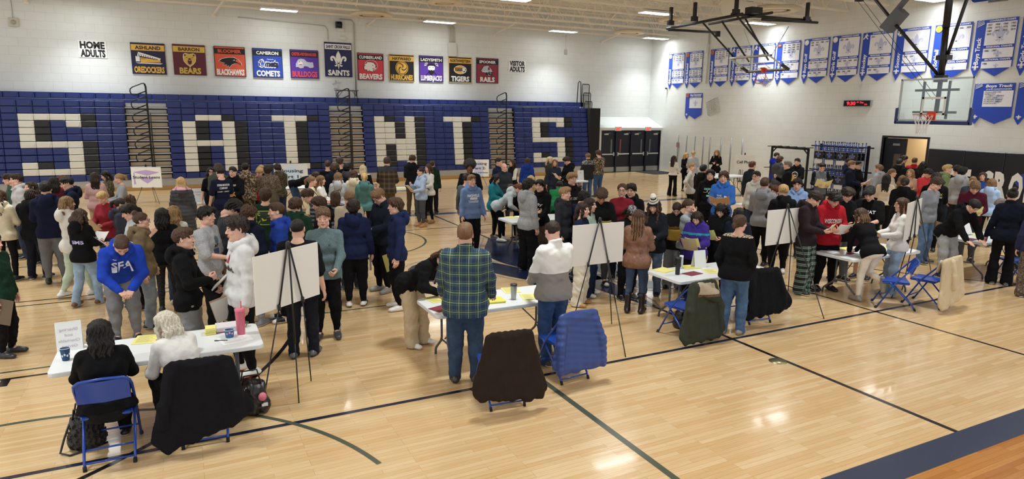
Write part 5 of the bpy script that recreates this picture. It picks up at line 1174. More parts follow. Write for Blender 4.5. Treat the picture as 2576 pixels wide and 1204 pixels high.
r = empty('basketball_hoop', 'glass basketball backboard with blue padding lowered from a black ceiling mast', 'basketball hoop', (0, 0, 0))
xf = Matrix.Translation((XB, 10.55, 2.97)) @ Matrix.Rotation(PI, 4, 'Z'); hoop_board(r, xf)
def place(pts): return [tuple(p) for p in pts]
mb = MB(); mb.tube([(XB+.35, 10.72, 7.0), (XB+.22, 10.62, 5.3)], .085, 10); mb.tube([(XB+.22, 10.62, 5.3), (XB+.16, 10.55, 4.05)], .075, 10); mb.tube([(XB+.17, 10.55, 4.3), (XB+.15, 10.55, 3.15)], .055, 10); mb.box((XB+.06, 10.43, 3.95), (XB+.26, 10.67, 4.12)); mb.box((XB+.08, 10.42, 4.5), (XB+.32, 10.70, 4.62)); mb.build('mast', M('semi', '121316'), r)
mb = MB(); mb.tube([(XB+.2, 10.55, 4.3), (XB+.3, 10.02, 7.0)], .042, 8); mb.build('strut', M('semi', '121316'), r)
mb = MB(); mb.tube([(XB+.2, 10.62, 4.1), (XB+.1, 11.85, 5.45), (XB+.05, 12.75, 6.45)], .042, 8); mb.build('strut', M('semi', '121316'), r)
mb = MB(); mb.tf = Matrix.Translation((XB+.1, 11.95, 5.62)) @ Matrix.Rotation(math.radians(-48), 4, 'X'); mb.box((-.16, -.30, -.14), (.16, .30, .10)); mb.box((-.08, -.75, .10), (.08, .35, .18)); mb.build('winch_box', M('plain', '5d6268'), r)
mb = MB()
for z in (.22, .78): mb.box((XB+.03, 10.55-.55, 2.97+z-.03), (XB+.08, 10.55+.55, 2.97+z+.03))
for s in (-1, 1): mb.box((XB+.02, 10.55+s*.32-.025, 3.02), (XB+.06, 10.55+s*.32+.025, 3.97))
mb.build('bracket', M('semi', '3a3d42'), r)
mb = MB(); mb.tube([(XB-1.2, 13.3, 6.55), (XB+2.4, 13.3, 6.7)], .06, 8); mb.tube([(XB-1.1, 14.2, 6.6), (XB-1.1, 10.0, 6.75)], .06, 8); mb.tube([(XB+1.8, 14.0, 6.6), (XB+1.8, 10.0, 6.75)], .055, 8); mb.tube([(XB-1.4, 12.2, 6.75), (XB+2.0, 12.2, 6.75)], .05, 8)
for q in ((XB-1.1, 13.9), (XB+1.8, 13.9), (XB-1.1, 12.1), (XB+.3, 13.3)): mb.box((q[0]-.1, q[1]-.12, 6.6), (q[0]+.1, q[1]+.12, 7.0))
mb.tube([(XB+.12, 13.0, 6.3), (XB+.12, 10.6, 3.6)], .007, 5); mb.tube([(XB+.02, 13.1, 6.3), (XB+.02, 10.6, 3.5)], .007, 5); mb.lathe([(0, 0), (.12, 0), (.12, .14), (0, .14)], 14, (XB+.07, 13.05, 6.25)); mb.build('ceiling_frame', M('semi', '121316'), r)
r = empty('basketball_hoop', 'glass basketball backboard folded up flat under the ceiling joists', 'basketball hoop', (0, 0, 0))
ub = Vector((-.91, 0, .414)); fr = Vector((-.414, 0, -.91)); xf = Matrix(((fr.x, 0, ub.x, 19.45), (0, -1, 0, 17.95), (fr.z, 0, ub.z, 4.67), (0, 0, 0, 1))); hoop_board(r, xf, False)
mb = MB(); mb.tf = xf
mb.box((-.04, -.97, -.06), (.04, .97, .0), .015); mb.box((-.05, -.99, -.06), (.05, -.88, .34), .02); mb.box((-.05, .88, -.06), (.05, .99, .34), .02)
mb.build('edge_pad', M('semi', '15171c'), r)
BT = M('semi', '0f1013')
for (ya, yb, x0, z0, x1, z1) in ((18.75, 18.75, 17.0, 6.25, 18.62, 5.12), (17.15, 17.15, 17.0, 6.30, 18.62, 5.12), (18.4, 18.4, 17.55, 6.3, 19.0, 4.98), (17.5, 17.5, 17.75, 6.3, 19.0, 4.98)):
    mb = MB(); mb.tube([(x0, ya, z0), (x1, yb, z1)], .032, 8); mb.build('folding_arm', BT, r)
mb = MB(); mb.tube([(17, 20.7, 6.24), (17, 16.9, 6.33)], .05, 9); mb.tube([(17, 20.6, 6.2), (19.4, 20.6, 6.25)], .05, 9); mb.tube([(17.7, 19.2, 6.3), (17.7, 16.3, 6.35)], .045, 9); mb.tube([(17, 17.4, 6.38), (20.6, 17.2, 6.4)], .05, 9); mb.tube([(17.9, 16.9, 6.22), (20.6, 16.9, 6.3)], .045, 9); mb.tube([(18.6, 17.0, 5.1), (18.6, 18.9, 5.1)], .03, 8)
for q in ((17, 20.5), (17, 19.2), (17, 17.2), (20.4, 17.2)): mb.box((q[0]-.12, q[1]-.06, 6.35), (q[0]+.12, q[1]+.06, 6.52)); mb.box((q[0]-.05, q[1]-.05, 6.5), (q[0]+.05, q[1]+.05, 7.0))
mb.box((17.5, 17.0, 6.42), (18.0, 17.3, 6.62)); mb.lathe([(0, 0), (.1, 0), (.1, .2), (0, .2)], 12, (19.2, 20.3, 6.05)); mb.build('ceiling_frame', BT, r)
mb = MB(); mb.tube([(19.3, 17.0, 6.1), (18.8, 17.2, 5.1)], .012, 6); mb.tube([(18.4, 18.2, 6.1), (19.2, 18.2, 4.9)], .006, 5); mb.build('cable', M('steel', '8a8a8a'), r)
r = empty('divider_curtain', 'rolled blue divider curtain at the top edge', 'curtain', (22.6, 0, 6.75)); mb = MB(); mb.tube([(-.4, 12.6, 0), (-.4, 6, 0)], .22, 14); mb.build('roll', M('cloth', '24408f'), r); mb = MB(); mb.tube([(-.35, 12.2, -.25), (-.5, 11.6, -.28)], .03, 7); mb.build('rod', M('steel', '888a8a'), r)
# ---------------------------------------------------------------- world fill light, added; enters where walls are left unbuilt
w = bpy.data.worlds.new('world'); SC.world = w; w.use_nodes = True; bg = w.node_tree.nodes['Background']; bg.inputs[0].default_value = (.90, .96, 1, 1); bg.inputs[1].default_value = 1.0
SC.view_settings.view_transform = 'Standard'; SC.view_settings.look = 'None'; SC.view_settings.gamma = 1; SC.view_settings.use_curve_mapping = False; SC.view_settings.exposure = .1
SC.cycles.use_denoising = True; SC.cycles.max_bounces = 7; SC.cycles.diffuse_bounces = 4; SC.cycles.sample_clamp_indirect = 6
# ---------------------------------------------------------------- the crowd
def solve_h(px, py, fy):
    lo, hi = 1.0, 2.2
    for _ in range(40):
        m = (lo+hi)/2; p = at_z(px, py, m); y = proj((p[0], p[1], 0))[1]
        if y > fy: hi = m
        else: lo = m
    # taller -> nearer -> foot lower in the frame
    return (lo+hi)/2
HC = {'bk': '1a1512', 'db': '2e2018', 'br': '4a3424', 'lb': '7d5e40', 'bl': 'c2a06a', 'pb': 'd9c49a', 'dbl': '9a7a50', 'rd': '5c2e20', 'gy': '7a7068', 'wh': 'd8d0bc', 'au': '6e3a22'}
HELD = []
def P(x, y, h, face, pose, sex, top, bot, hair, shoe, label, held=None, extra='', build=1., skin='l', ground=None, world=None):
    if world: ground = proj((world[0], world[1], 0))
    if isinstance(h, str): h = solve_h(x, y, float(h))
    hs = hair.split(':'); hair = hs[0]+':'+':'.join(HC.get(q, q) for q in hs[1:])
    pr = make_person(x, y, h, face, pose, sex, top, bot, hair, shoe, 'person in '+label.replace(';', ','), extra=extra, build=build, skin=skin, ground=ground)
    if held:
        for hd in held.split('|'):
            k, c, desc = hd.split(':')[:3]; sd = hd.split(':')[3] if hd.count(':') > 2 else ''
            HELD.append((pr, k, c, desc+' held by the person in '+label.split(';')[0], sd))
    return pr
W_, BK_, GY_ = 'sn:e6e4e0', 'sn:1a1a1c:d8d8d4', 'sn:77777a'
# --- far-side standing group at the bleacher end nearest the first S
P(22, 434, '624', -90, 'rh D8', 'm', 'crew:heather=2c4a38', 'baggy:141416', 'fluffy:db', 'sn:17402c:e8e8e4', 'mottled green sweatshirt; wide black trousers; near the edge of the crowd', 'folder:c9b08c:open tan folder')
P(40, 434, 1.76, -80, 'hh', 'm', 'hoodie:b9b8b6', 'jeans:2b3546', 'short:db', BK_, 'pale grey hoodie half hidden behind the mottled green sweatshirt')
P(76, 453, 1.66, -70, 'hh', 'f', 'crew:1c1b1e', 'jeans:20232c', 'wavy:db', BK_, 'dark sweatshirt standing between the pale grey hoodie and a navy hoodie')
P(72, 473, '700', 150, 'rr D20', 'm', 'hjacket:16161a', 'jeans:171a26', 'mop:db', 'nike:16161a:e8e8e8', 'black hooded jacket and ink blue jeans; black shoes with white soles')
P(112, 453, '712', 172, 'rr D5', 'm', 'hoodie:171c33', 'sweat:6a6a6c', 'short:bk', 'sn:17171a:17171a', 'dark navy hoodie and grey sweatpants; back turned')
P(133, 441, 1.66, 175, 'hh', 'f', 'crew:4c1826', 'jeans:23293a', 'mid:bk', BK_, 'maroon sweatshirt; back turned near the bleachers')
P(158, 437, 1.64, -80, 'hh D15', 'f', 'hoodie:a3262c', 'jeans:20242e', 'wavy:rd', BK_, 'bright red hoodie half hidden behind a navy hoodie')
P(172, 441, 1.77, -85, 'rr D15', 'm', 'hoodie:141a2c', 'jeans:1b2233', 'short:bk', BK_, 'ink navy hoodie in profile; reading a yellow sheet', 'paper:efe79a:yellow sheet')
P(-4, 474, 1.66, 150, 'rh', 'f', 'hoodie:d8cfb6', 'skinny:141416', 'long:br', BK_, 'cream hood at the very edge of the crowd')
P(-24, 585, '893', 60, 'hh', 'm', 'jacket:1d3a2c', 'sweat:151518', 'short:db', 'sn:2d2f33:3a3c40', 'dark green and black jacket; mostly outside the view', 'clipboard:e6dcc0:cream folder on a clipboard:R', extra='sleeves=1d3a2c')
P(166, 489, '748', 110, 'jj W18', 'f', 'hoodie:d6d2ca', 'sweat:bfcdb8', 'mid:lb:dbl', 'sn:e4e4e0:8d8f92', 'cream hoodie and mint sweatpants; streaked hair', extra='streak')
P(196, 520, '767', 140, 'rr W12 D18', 'f', 'hoodie:131316', 'jeans:93abc2', 'wavy:br', 'sn:6e4a34:7e5a42', 'black hoodie with purple back lettering; pale jeans', 'paper:eef0ee:white paper')
P(236, 430, 1.64, 180, 'rr D10', 'f', 'crew:cfaaa8', 'chino:c2a98a', 'long:db', 'sn:d8d4cc', 'pale pink sweatshirt; back turned before the bleachers')
P(268, 425, 1.61, -75, 'rr D22', 'f', 'shirt:camob', 'skinny:17171a', 'long:bk', BK_, 'dark patterned shirt; long hair; beside a grey sweater')
P(301, 433, 1.64, -85, 'rr D12', 'f', 'crew:9b9ea4', 'jeans:3d4c66', 'pony:dbl', W_, 'soft grey sweater with a long ponytail; near the student loans sign')
P(262, 473, 1.66, -40, 'rr D32', 'f', 'crew:8e2a36', 'jeans:2b3344', 'short:bl', BK_, 'dark red sweatshirt; head bowed over a big folder', 'folder:cdb491:large tan folder')
P(298, 494, '722', 85, 'hr D10', 'f', 'hoodie:3b3d4a', 'baggy:denim=35506f', 'pony:db', 'sn:1a1a1c:e8e8e4', 'slate hoodie and wide blue jeans; in profile with a ponytail')
P(324, 485, 1.54, 170, 'hh', 'f', 'crew:2a2526', 'jeans:222838', 'wavy:br', BK_, 'dark top behind the slate hoodie')
P(330, 507, 1.68, -80, 'rr D20', 'm', 'crew:bfc2c4', 'sweat:17171a', 'mop:bk', BK_, 'light grey sweatshirt; writing on a white clipboard', 'clipboard:e9ecec:white clipboard')
P(352, 529, 1.68, 80, 'hh', 'f', 'hoodie:7a6a50', 'jeans:8e99a3', 'bun:br', 'sn:222', 'olive hoodie and purple glasses; hair in a bun', 'pencil:d9a24a:wooden pencil:R', extra='glasses=5a3c8c')
P(405, 518, '784', 172, 'Hh', 'f', 'offsh:131316', 'skinny:camok', 'mid:bk', 'sn:111', 'black off-shoulder top and dark camouflage leggings', 'folder:cbb592:tan folder:L', extra='')
P(434, 513, 1.60, 165, 'hh', 'f', 'crew:dcd9d0', 'jeans:3f4e66', 'wavy:dbl', W_, 'fluffy white jacket just behind the off-shoulder top')
P(454, 442, 1.66, 178, 'hh', 'f', 'coat:46474b', 'skinny:1a1a1e', 'long:bl', BK_, 'long charcoal quilted coat with a pink hood', extra='band=1.455,1.62,d9a4b4')
# --- near group around the first easel
P(457, 568, 1.76, 80, 'xR', 'm', 'hoodie:121214', 'sweat:8b8d90', 'short:br', BK_, 'plain black hoodie and grey sweatpants; clutching papers by the near table', 'notebook:a9a49c:bundle of notebooks and papers|pencil:e0b050:yellow pencil:R')
P(516, 516, '830', 62, 'rh', 'm', 'overtee:heather=a6a8ab', 'sweat:131316', 'fluffy:bk', BK_, 'grey printed t-shirt and black sweatpants', 'folder:a8946f:brown folder:L')
P(556, 489, '796', 95, 'rr L8 D45', 'm', 'crew:3c3e44', 'baggy:denim=1f2b40', 'mop:bk', BK_, 'charcoal sweatshirt; face hidden by long hair; reading')
P(596, 542, '938', -75, 'hh', 'm', 'hoodie:d9d9d8', 'sweat:131315', 'curly:db', 'sn:e2e2de:b0222c', 'white hoodie with red chest print; curly hair', 'notebook:c3a98a:tan envelope:R')
P(620, 513, 1.77, 150, 'hh D10', 'm', 'hoodie:151b2c', 'sweat:8f8f92', 'fluffy:br', GY_, 'navy hoodie behind the white printed hoodie; back turned')
P(696, 506, 1.78, -85, 'hh', 'm', 'hoodie:27419a', 'sweat:131316', 'fade:br', 'slide:15151a', 'royal blue hoodie in profile behind the near easel', 'notebook:d6d2cc:brochure:R')
P(741, 494, 1.76, 165, 'hh', 'm', 'hoodie:1c3a2a', 'jeans:1d2433', 'fluffy:br', BK_, 'dark green hoodie; back turned behind a black t-shirt')
P(747, 545, '896', 165, 'hh', 'm', 'overtee:131316', 'jeans:1b1e28', 'buzz:bk', 'sn:5d6166:33363a', 'black t-shirt standing directly behind the near easel', build=1.08)
P(812, 519, '848', -5, 'hR', 'm', 'ls:heather=5f7478', 'sweat:131316', 'curlytop:lb', 'sn:3a3b40:55575c', 'teal grey long-sleeve top and black track pants with white stripes', extra='sidestripe')
P(808, 489, 1.74, -85, 'rr D15', 'm', 'hjacket:16171b', 'jeans:1b2130', 'mop:br', BK_, 'black hooded jacket with backpack behind the teal grey top')
P(802, 466, 1.74, -95, 'hr L18 D15', 'm', 'tee:stripes', 'jeans:202838', 'fluffy:br', BK_, 'black and grey striped sweater; leaning over')
P(842, 476, 1.58, 175, 'rr L10', 'f', 'crew:stripes', 'skinny:17171a', 'mid:br', BK_, 'striped knit cardigan; head lowered out of sight', extra='')
P(876, 474, 1.76, 15, 'rr D30', 'm', 'crew:c2b59c', 'jeans:3a4150', 'short:lb', BK_, 'beige sweatshirt; facing the camera behind a navy hoodie')
P(888, 499, '768', 175, 'hh', 'm', 'hoodie:1d2647', 'sweat:131317', 'mop:db', 'slide:4a3d33:3a2f28', 'navy hoodie and black sweatpants; white socks in slides', 'folder:8e8a84:grey folder:R')
P(961, 465, '732', -55, 'rr D38', 'm', 'hoodie:1a2230', 'sweat:121215', 'swept:lb', 'sn:8b8a86:a8a6a0', 'dark hoodie with glasses; bent over a lettered folder', 'folder:b9b2a6:grey folder with large letters', extra='glasses=1a1a1a')
P(996, 494, '776', -80, 'hh', 'm', 'hoodie:202a4e', 'sweat:111114', 'mop:br', 'sn:e4e2dc', 'navy hoodie in profile; holding yellow papers at the hip', 'paper:f0e88e:sheaf of yellow paper:R')
P(916, 432, 1.66, 178, 'rr', 'f', 'hoodie:4d7675', 'skinny:141416', 'pony:bl', BK_, 'teal hoodie with a long ponytail; back turned')
P(889, 425, 1.64, 170, 'rr', 'f', 'hoodie:d8cfb2', 'jeans:3a475c', 'bob:br', BK_, 'cream hoodie; back turned beside the teal hoodie')
P(850, 430, 1.66, 172, 'rr', 'f', 'hoodie:b4b8ba', 'jeans:2c3850', 'long:lb', BK_, 'light grey hoodie; back turned beside the cream hoodie')
P(873, 408, 1.76, 160, 'rr', 'm', 'hoodie:43444a', 'jeans:232a3a', 'mop:bk', BK_, 'dark grey hoodie; back turned near the press table aisle')
P(854, 395, 1.80, 175, 'rr', 'm', 'tee:17171a', 'jeans:232a3a', 'curly:br', BK_, 'black t-shirt and curly hair; nearest the aisle handrail')
P(841, 408, 1.78, 165, 'rr D10', 'm', 'hoodie:171c2c', 'jeans:232a3a', 'mop:br', BK_, 'ink hoodie wearing large headphones', extra='headphones')
P(824, 402, 1.71, 170, 'rr', 'm', 'crew:15161a', 'jeans:232a3a', 'short:br', BK_, 'black sweatshirt beside the headphones wearer')
P(0, 0, 1.76, 75, 'tt L72 D10', 'm', 'crew:14151a', 'jeans:3a5276', 'mop:br', BK_, 'black top and blue jeans; bent double over a far table', ground=(752, 540))
P(783, 440, 1.64, 85, 'rr', 'f', 'crew:d6cbaa', 'skinny:141416', 'braid:lb', BK_, 'cream sweatshirt with a braid and a black bag strap', extra='strap')
P(806, 438, 1.62, 80, 'rr', 'f', 'crew:e2e0da', 'jeans:44526a', 'long:lb', W_, 'white top with a thin headband; beside the braid')
P(913, 412, 1.64, 172, 'rr', 'f', 'jacket:17171b', 'skinny:141416', 'bob:pb', BK_, 'black jacket over a white hood; back turned at a far table', extra='band=1.46,1.6,dad8d2')
P(944, 433, 1.25, 0, 'wt S', 'm', 'crew:521c26', 'jeans:20242e', 'fade:pb', BK_, 'maroon top sitting at a far table beside the plaid coat')
P(973, 394, '560', 172, 'rr D12', 'm', 'jacket:plaid=brown', 'chino:6b5a44', 'curlytop:br', BK_, 'brown plaid flannel coat; back turned', extra='band=1.40,1.60,3a3b40', build=1.08)
P(1036, 388, '540', 160, 'rr D12', 'm', 'hoodie:1b1c21', 'chino:5e4c38', 'fluffy:br', BK_, 'black hoodie and brown trousers; back turned by a far table')
P(1058, 419, '570', -60, 'ur', 'f', 'hoodie:a9bcd8', 'sweat:4c4f55', 'bun:db', 'ugg:a9794c:c9b48e', 'pale blue hoodie; looking over a shoulder', 'paper:e6e0d2:pale folder:L')
P(1078, 410, '560', -55, 'rr', 'f', 'crew:dedcd4', 'skinny:141416', 'mid:br', 'sn:9b6d44:caa880', 'white fleece with a black strap; beside the pale blue hoodie', extra='strap')
P(1087, 402, '536', 165, 'hh', 'm', 'hoodie:1d3328', 'jeans:15161a', 'short:br', BK_, 'forest green hoodie; back turned behind the white fleece')
# --- group at the far tables beside the bleachers
P(529, 418, 1.66, 10, 'hh', 'f', 'tee:141418', 'jeans:1c2230', 'wavy:bk', BK_, 'black t-shirt and glasses facing out from behind a far table', extra='glasses=222222')
P(548, 409, 1.78, 170, 'rr', 'm', 'hoodie:4c5348', 'jeans:2a2d36', 'mop:br', BK_, 'olive grey hoodie; back turned')
P(554, 416, 1.80, 200, 'rh D15', 'm', 'tee:171d33', 'jeans:2a2d36', 'short:db', BK_, 'navy t-shirt with white back lettering', 'paper:eef1f2:white papers:R')
P(585, 417, 1.74, -25, 'hr', 'm', 'hoodie:141417', 'jeans:15161c', 'short:db', BK_, 'black hoodie with pale chest print; facing the navy t-shirt', 'folder:e0b85a:bent yellow folder:L')
P(616, 408, 1.75, 172, 'rr', 'm', 'hjacket:camo', 'chino:camo', 'short:bk', BK_, 'full camouflage jacket and trousers; back turned', build=1.12)
P(650, 418, 1.61, 20, 'rr D25', 'm', 'tee:b3252c', 'jeans:2a2d36', 'fluffy:bl', BK_, 'red t-shirt partly hidden behind the camouflage jackets')
P(657, 412, 1.64, 30, 'hh', 'f', 'crew:26304e', 'jeans:2a2d36', 'long:bl', BK_, 'blue top behind the red t-shirt')
P(673, 412, 1.76, 175, 'rr', 'm', 'jacket:camog', 'jeans:20242e', 'mop:db', BK_, 'brown camouflage jacket with plain olive lower half; back turned', extra='band=.6,1.12,565040')
P(700, 409, '565', 210, 'rr D22', 'm', 'hoodie:camob', 'jeans:2b3850', 'mop:db', BK_, 'dark camouflage hoodie and jeans; head bowed')
P(666, 470, 1.76, 172, 'rr', 'm', 'crew:1d3526', 'jeans:2a2d36', 'mop:br', BK_, 'dark green sweatshirt with a yellow picture on the back', build=1.05)
# --- middle group near the housing part two sign
P(1182, 405, '588', 0, 'hh', 'm', 'overtee:131316', 'jeans:1c2230', 'afro:bk', BK_, 'black t-shirt with a large afro', skin='d', build=1.05)
P(1174, 433, 1.72, 150, 'hh', 'm', 'ls:54575c', 'jeans:1c2230', 'short:db', BK_, 'grey long-sleeve top behind the blue lettered sweatshirt')
P(1186, 437, 1.76, 25, 'hh', 'm', 'hoodie:6b82aa', 'sweat:131316', 'short:lb', BK_, 'faded blue hoodie with large white city lettering', extra='sunglasses')
P(1254, 395, 1.80, 60, 'hh', 'm', 'qzip:1a2340', 'chino:2a2d36', 'fade:db', BK_, 'navy quarter-zip with a white name badge')
P(1268, 408, 1.70, 20, 'hh', 'm', 'shirt:2c3038', 'chino:2a2d36', 'bald:gy', BK_, 'dark shirt; bald head behind the navy quarter-zip', skin='p')
P(1289, 398, 1.66, -50, 'rr', 'f', 'crew:d9d6cf+vest:17181c', 'jeans:2a3446', 'long:br', BK_, 'black vest over white sleeves; smiling with a tan folder', 'folder:cbb087:tan folder')
P(1327, 394, 1.64, 175, 'hh', 'f', 'hoodie:23429c', 'jeans:2a3446', 'long:br', BK_, 'blue hoodie covered by very long hair; back turned')
P(1243, 434, '598', 70, 'rw D25', 'f', 'jacket:1f6f7c', 'skinny:141416', 'long:bk', 'sn:3a3128', 'bright teal jacket and black leggings')
P(0, 0, 1.66, 75, 'wt L50 D10', 'f', 'hoodie:b9c4c8', 'skinny:101012', 'lowbun:au', 'sn:d6d2ca:e8e6e0', 'pale hoodie and black leggings; leaning on a table', ground=(1262, 606))
P(1302, 453, 1.46, -55, 'rt L22 D25', 'f', 'crew:18181b', 'skinny:141416', 'mid:br', BK_, 'black top; leaning over the table opposite the pale hoodie')
P(1328, 447, '680', 130, 'hr', 'm', 'hoodie:heather=9b9da0', 'baggy:131316', 'mop:bk', 'sn:131316:e8e6e0', 'grey hoodie and wide black trousers; talking to a black hoodie')
P(1336, 438, 1.64, 170, 'hh', 'f', 'crew:b59a6a', 'jeans:2a3446', 'long:bl', BK_, 'tan jacket; fair hair behind the grey hoodie')
P(1360, 449, '660', -30, 'RR', 'm', 'hoodie:141416', 'baggy:4d4034', 'mop:bk', BK_, 'black hoodie with blurred white print; brown trousers', 'folder:c09f7c:thin tan folder')
P(1384, 391, '520', 70, 'rr', 'f', 'parka:3f3d33', 'jeans:2a3446', 'wavy:pb', BK_, 'olive parka with long fair curls', 'paper:f2ea94:yellow paper')
P(1396, 398, 1.64, 0, 'hh', 'f', 'crew:2b303f', 'jeans:2a3446', 'long:lb', BK_, 'dark patterned sweater facing out behind the parka')
P(1408, 409, 1.25, -10, 'wt S', 'm', 'crew:2a3350', 'jeans:2a3446', 'short:db', BK_, 'blue top sitting at a far table in a white cap', extra='cap=dcdcd8')
P(1431, 390, 1.78, -60, 'rr D28', 'm', 'hoodie:131316', 'jeans:1b1e28', 'fluffy:db', BK_, 'black hoodie; reading beside the far table with signs', 'paper:ece8d4:cream paper')
P(1457, 409, 1.28, -20, 'wt S', 'm', 'hoodie:d3a3ac', 'jeans:2a3446', 'thin:pb', BK_, 'pink hoodie sitting at the far table with signs')
P(1481, 384, '503', 205, 'rr D15', 'm', 'jacket:2c2d30', 'jeans:44618a', 'fluffy:lb', BK_, 'dark jacket with black and white camouflage shoulders', extra='band=1.33,1.50,camow')
P(1508, 375, '496', 215, 'rr D20', 'm', 'crew:camo', 'jeans:3d587e', 'mop:br', BK_, 'brown patterned jacket and jeans; nearest the exit doors')
P(1438, 432, 1.85, 40, 'hh', 'm', 'hoodie:1a1a1e', 'jeans:1b1e28', 'fluffy:dbl', BK_, 'black hoodie with pale collar and tousled fair hair')
P(1421, 467, 1.76, 60, 'hh', 'm', 'hoodie:2f3036', 'jeans:1b1e28', 'swept:dbl', BK_, 'charcoal hoodie with white letters down the sleeve')
P(1464, 476, 1.69, 140, 'rr D20', 'm', 'crew:1c2545', 'jeans:1b1e28', 'mop:bk', BK_, 'navy sweatshirt turned away behind the long-haired pair')
P(1466, 505, '766', 70, 'rr', 'f', 'crew:18203a', 'baggy:e0dbcd', 'long:db', 'sn:b08556:c8a478', 'navy top and cream knit trousers behind the middle easel')
P(1484, 494, '742', 75, 'rr', 'f', 'crew:9fb3a4', 'baggy:denim=1f2d4a', 'long:db', 'sn:e6e6e4', 'pale green top behind the cream knit trousers')
P(1512, 465, '715', 10, 'rr D38', 'm', 'overtee:131315', 'sweat:4c4c4e', 'curly:br', 'slide:15151a', 'black t-shirt with curly hair; reading yellow paper', 'paper:f2e27a:folded yellow paper', skin='m')
P(0, 0, 1.72, 175, 'tt L55', 'm', 'jacket:1e7040', 'jeans:1b1e28', 'short:bk', BK_, 'bright green jacket; stooping with black sleeves', extra='sleeves=16171a', ground=(1400, 610))
P(1566, 457, '700', -5, 'hh', 'f', 'crew:832430', 'jeans:22293a', 'tight:br', BK_, 'dark red sweater and glasses; standing back from the table', extra='glasses=222222')
P(1590, 459, 1.78, -20, 'hh D5', 'm', 'hoodie:15161c', 'jeans:1b1e28', 'messy:bk', BK_, 'black hoodie with messy hair beside the red sweater')
P(1585, 507, '752', 30, 'rr D42', 'f', 'crew:161618', 'sweat:131318', 'bob:db', 'sn:1a1a1c:e8e8e4', 'black sweatshirt and patterned cap; lanyard round the neck', 'pencil:e6c25a:yellow pencil:R', extra='beanie=bandana')
P(1608, 523, '786', 172, 'rr D5', 'f', 'jacket:leather=7d5642', 'skinny:denim=3b4d68', 'long:br:lb', 'boot:17120f:17120f', 'brown leather jacket and tall black boots', 'paper:f4ec92:bright yellow sheet:R')
P(1648, 492, '742', -15, 'rr D25', 'f', 'jacket:1d1f26', 'jeans:55657c', 'longf:br', 'sn:1a1a1c:e8e8e4', 'navy bobble hat with cream pompom and dark jacket', 'folder:d9c187:tan folder', extra='pompom')
P(1705, 500, '724', -5, 'rr D38', 'f', 'jacket:1e1d1c', 'baggy:8b8e90', 'tight:db', 'sn:1a1a1c:333333', 'black fleece with a brown band and tan collar', 'folder:d8b54e:yellow folder', extra='band=1.17,1.25,7a5a2e')
P(1733, 497, 1.66, 70, 'mh', 'f', 'crew:9fa9b0', 'jeans:2a3446', 'lowbun:br', BK_, 'pale blue top; hand raised to the mouth')
P(1756, 523, '750', -15, 'rr D35', 'f', 'hjacket:3f2f86', 'baggy:121215', 'mid:db', BK_, 'purple and black jacket with teal flashes', 'folder:c9b89a:open cream booklet|paper:ece888:small yellow sheet:L', extra='band=1.27,1.31,2a8f96')
P(1818, 503, '735', -20, 'rr D35', 'f', 'jacket:17171a', 'sweat:131316', 'wavy:bk', BK_, 'black cardigan; looking down at a phone', 'phone:d8d8da:pale phone:R|paper:e4ee94:pale lime sheet:R')
P(1862, 536, '838', 168, 'pp Y25', 'f', 'crew:121214', 'jeans:4a6384', 'lowbun:br', 'sn:8b8272:9a9284', 'black sweatshirt with leopard collar; hands in jeans pockets', extra='glasses=333333 band=1.44,1.6,leopard', build=1.2)
P(1860, 518, 1.57, 175, 'rr', 'f', 'jacket:1d2434', 'skinny:15161a', 'long:bk', BK_, 'dark navy jacket just beyond the leopard collar')
P(1822, 428, '636', -8, 'rr', 'm', 'hoodie:3a70c4', 'sweat:17171a', 'mop:br', BK_, 'bright blue hoodie with white chest logo', 'openfolder:c39c74:open tan folder')
P(1788, 424, 1.80, -5, 'hh', 'm', 'hoodie:131315', 'sweat:131316', 'mop:bk', BK_, 'black hoodie with pale heartbeat print; mouth open', 'paper:e9e8e4:sheet of white paper:L')
P(1770, 412, 1.78, 150, 'rr', 'm', 'hoodie:111113', 'jeans:17171a', 'short:bk', BK_, 'plain black hoodie; turned away beside the grey sweatshirt')
P(1741, 407, 1.72, 75, 'kk', 'f', 'crew:b6b3ac', 'skinny:141416', 'tight:dbl', BK_, 'grey sweatshirt with hands on hips')
P(1696, 389, '493', 150, 'rr', 'f', 'short:dcd6c8', 'flare:121214', 'long:db', BK_, 'white sweater and black flared trousers; by the coat-laden chair')
P(1727, 382, 1.58, 30, 'rr', 'f', 'crew:141416', 'skinny:141416', 'wavy:bl', BK_, 'black top; laughing beside the wall poles')
P(1745, 377, 1.70, 175, 'rr', 'f', 'crew:aeb1b4', 'skinny:141416', 'braid:bl', BK_, 'light grey sweater with a braid; back turned near the wall poles')
P(1804, 374, 1.68, -5, 'xr D22', 'f', 'ls:121214', 'skinny:141416', 'wavy:dbl', BK_, 'black long-sleeve top behind the far wall table; curly hair', 'phone:202226:dark phone:R')
P(1893, 404, 1.80, 140, 'hh', 'm', 'ls:22343e+vest:1e2228', 'chino:17181c', 'fade:rd', BK_, 'dark padded vest and teal sleeves', build=1.12)
P(1904, 428, 1.76, -30, 'hh', 'm', 'hoodie:c3c1b8', 'jeans:2a3446', 'part:db', BK_, 'off-white hoodie with blue sleeve letters and glasses', extra='glasses=555555')
P(1925, 444, '668', 165, 'rr', 'm', 'hoodie:heather=85868a', 'sweat:131316', 'fade:br', 'sn:17171a:e8e6e0', 'medium grey hoodie; broad back to the camera', build=1.05)
P(1944, 459, 1.63, 60, 'rr D40', 'm', 'crew:a98f70', 'jeans:2a3446', 'short:rd', BK_, 'brown top mostly hidden behind the medium grey hoodie', 'folder:bfa585:tan folder')
P(1974, 461, '688', 200, 'rr D12', 'm', 'hoodie:15161b', 'sweat:131316', 'short:bl', 'nike:d8d6d0:b9b5ac', 'black hoodie and joggers; fair hair and white trainers')
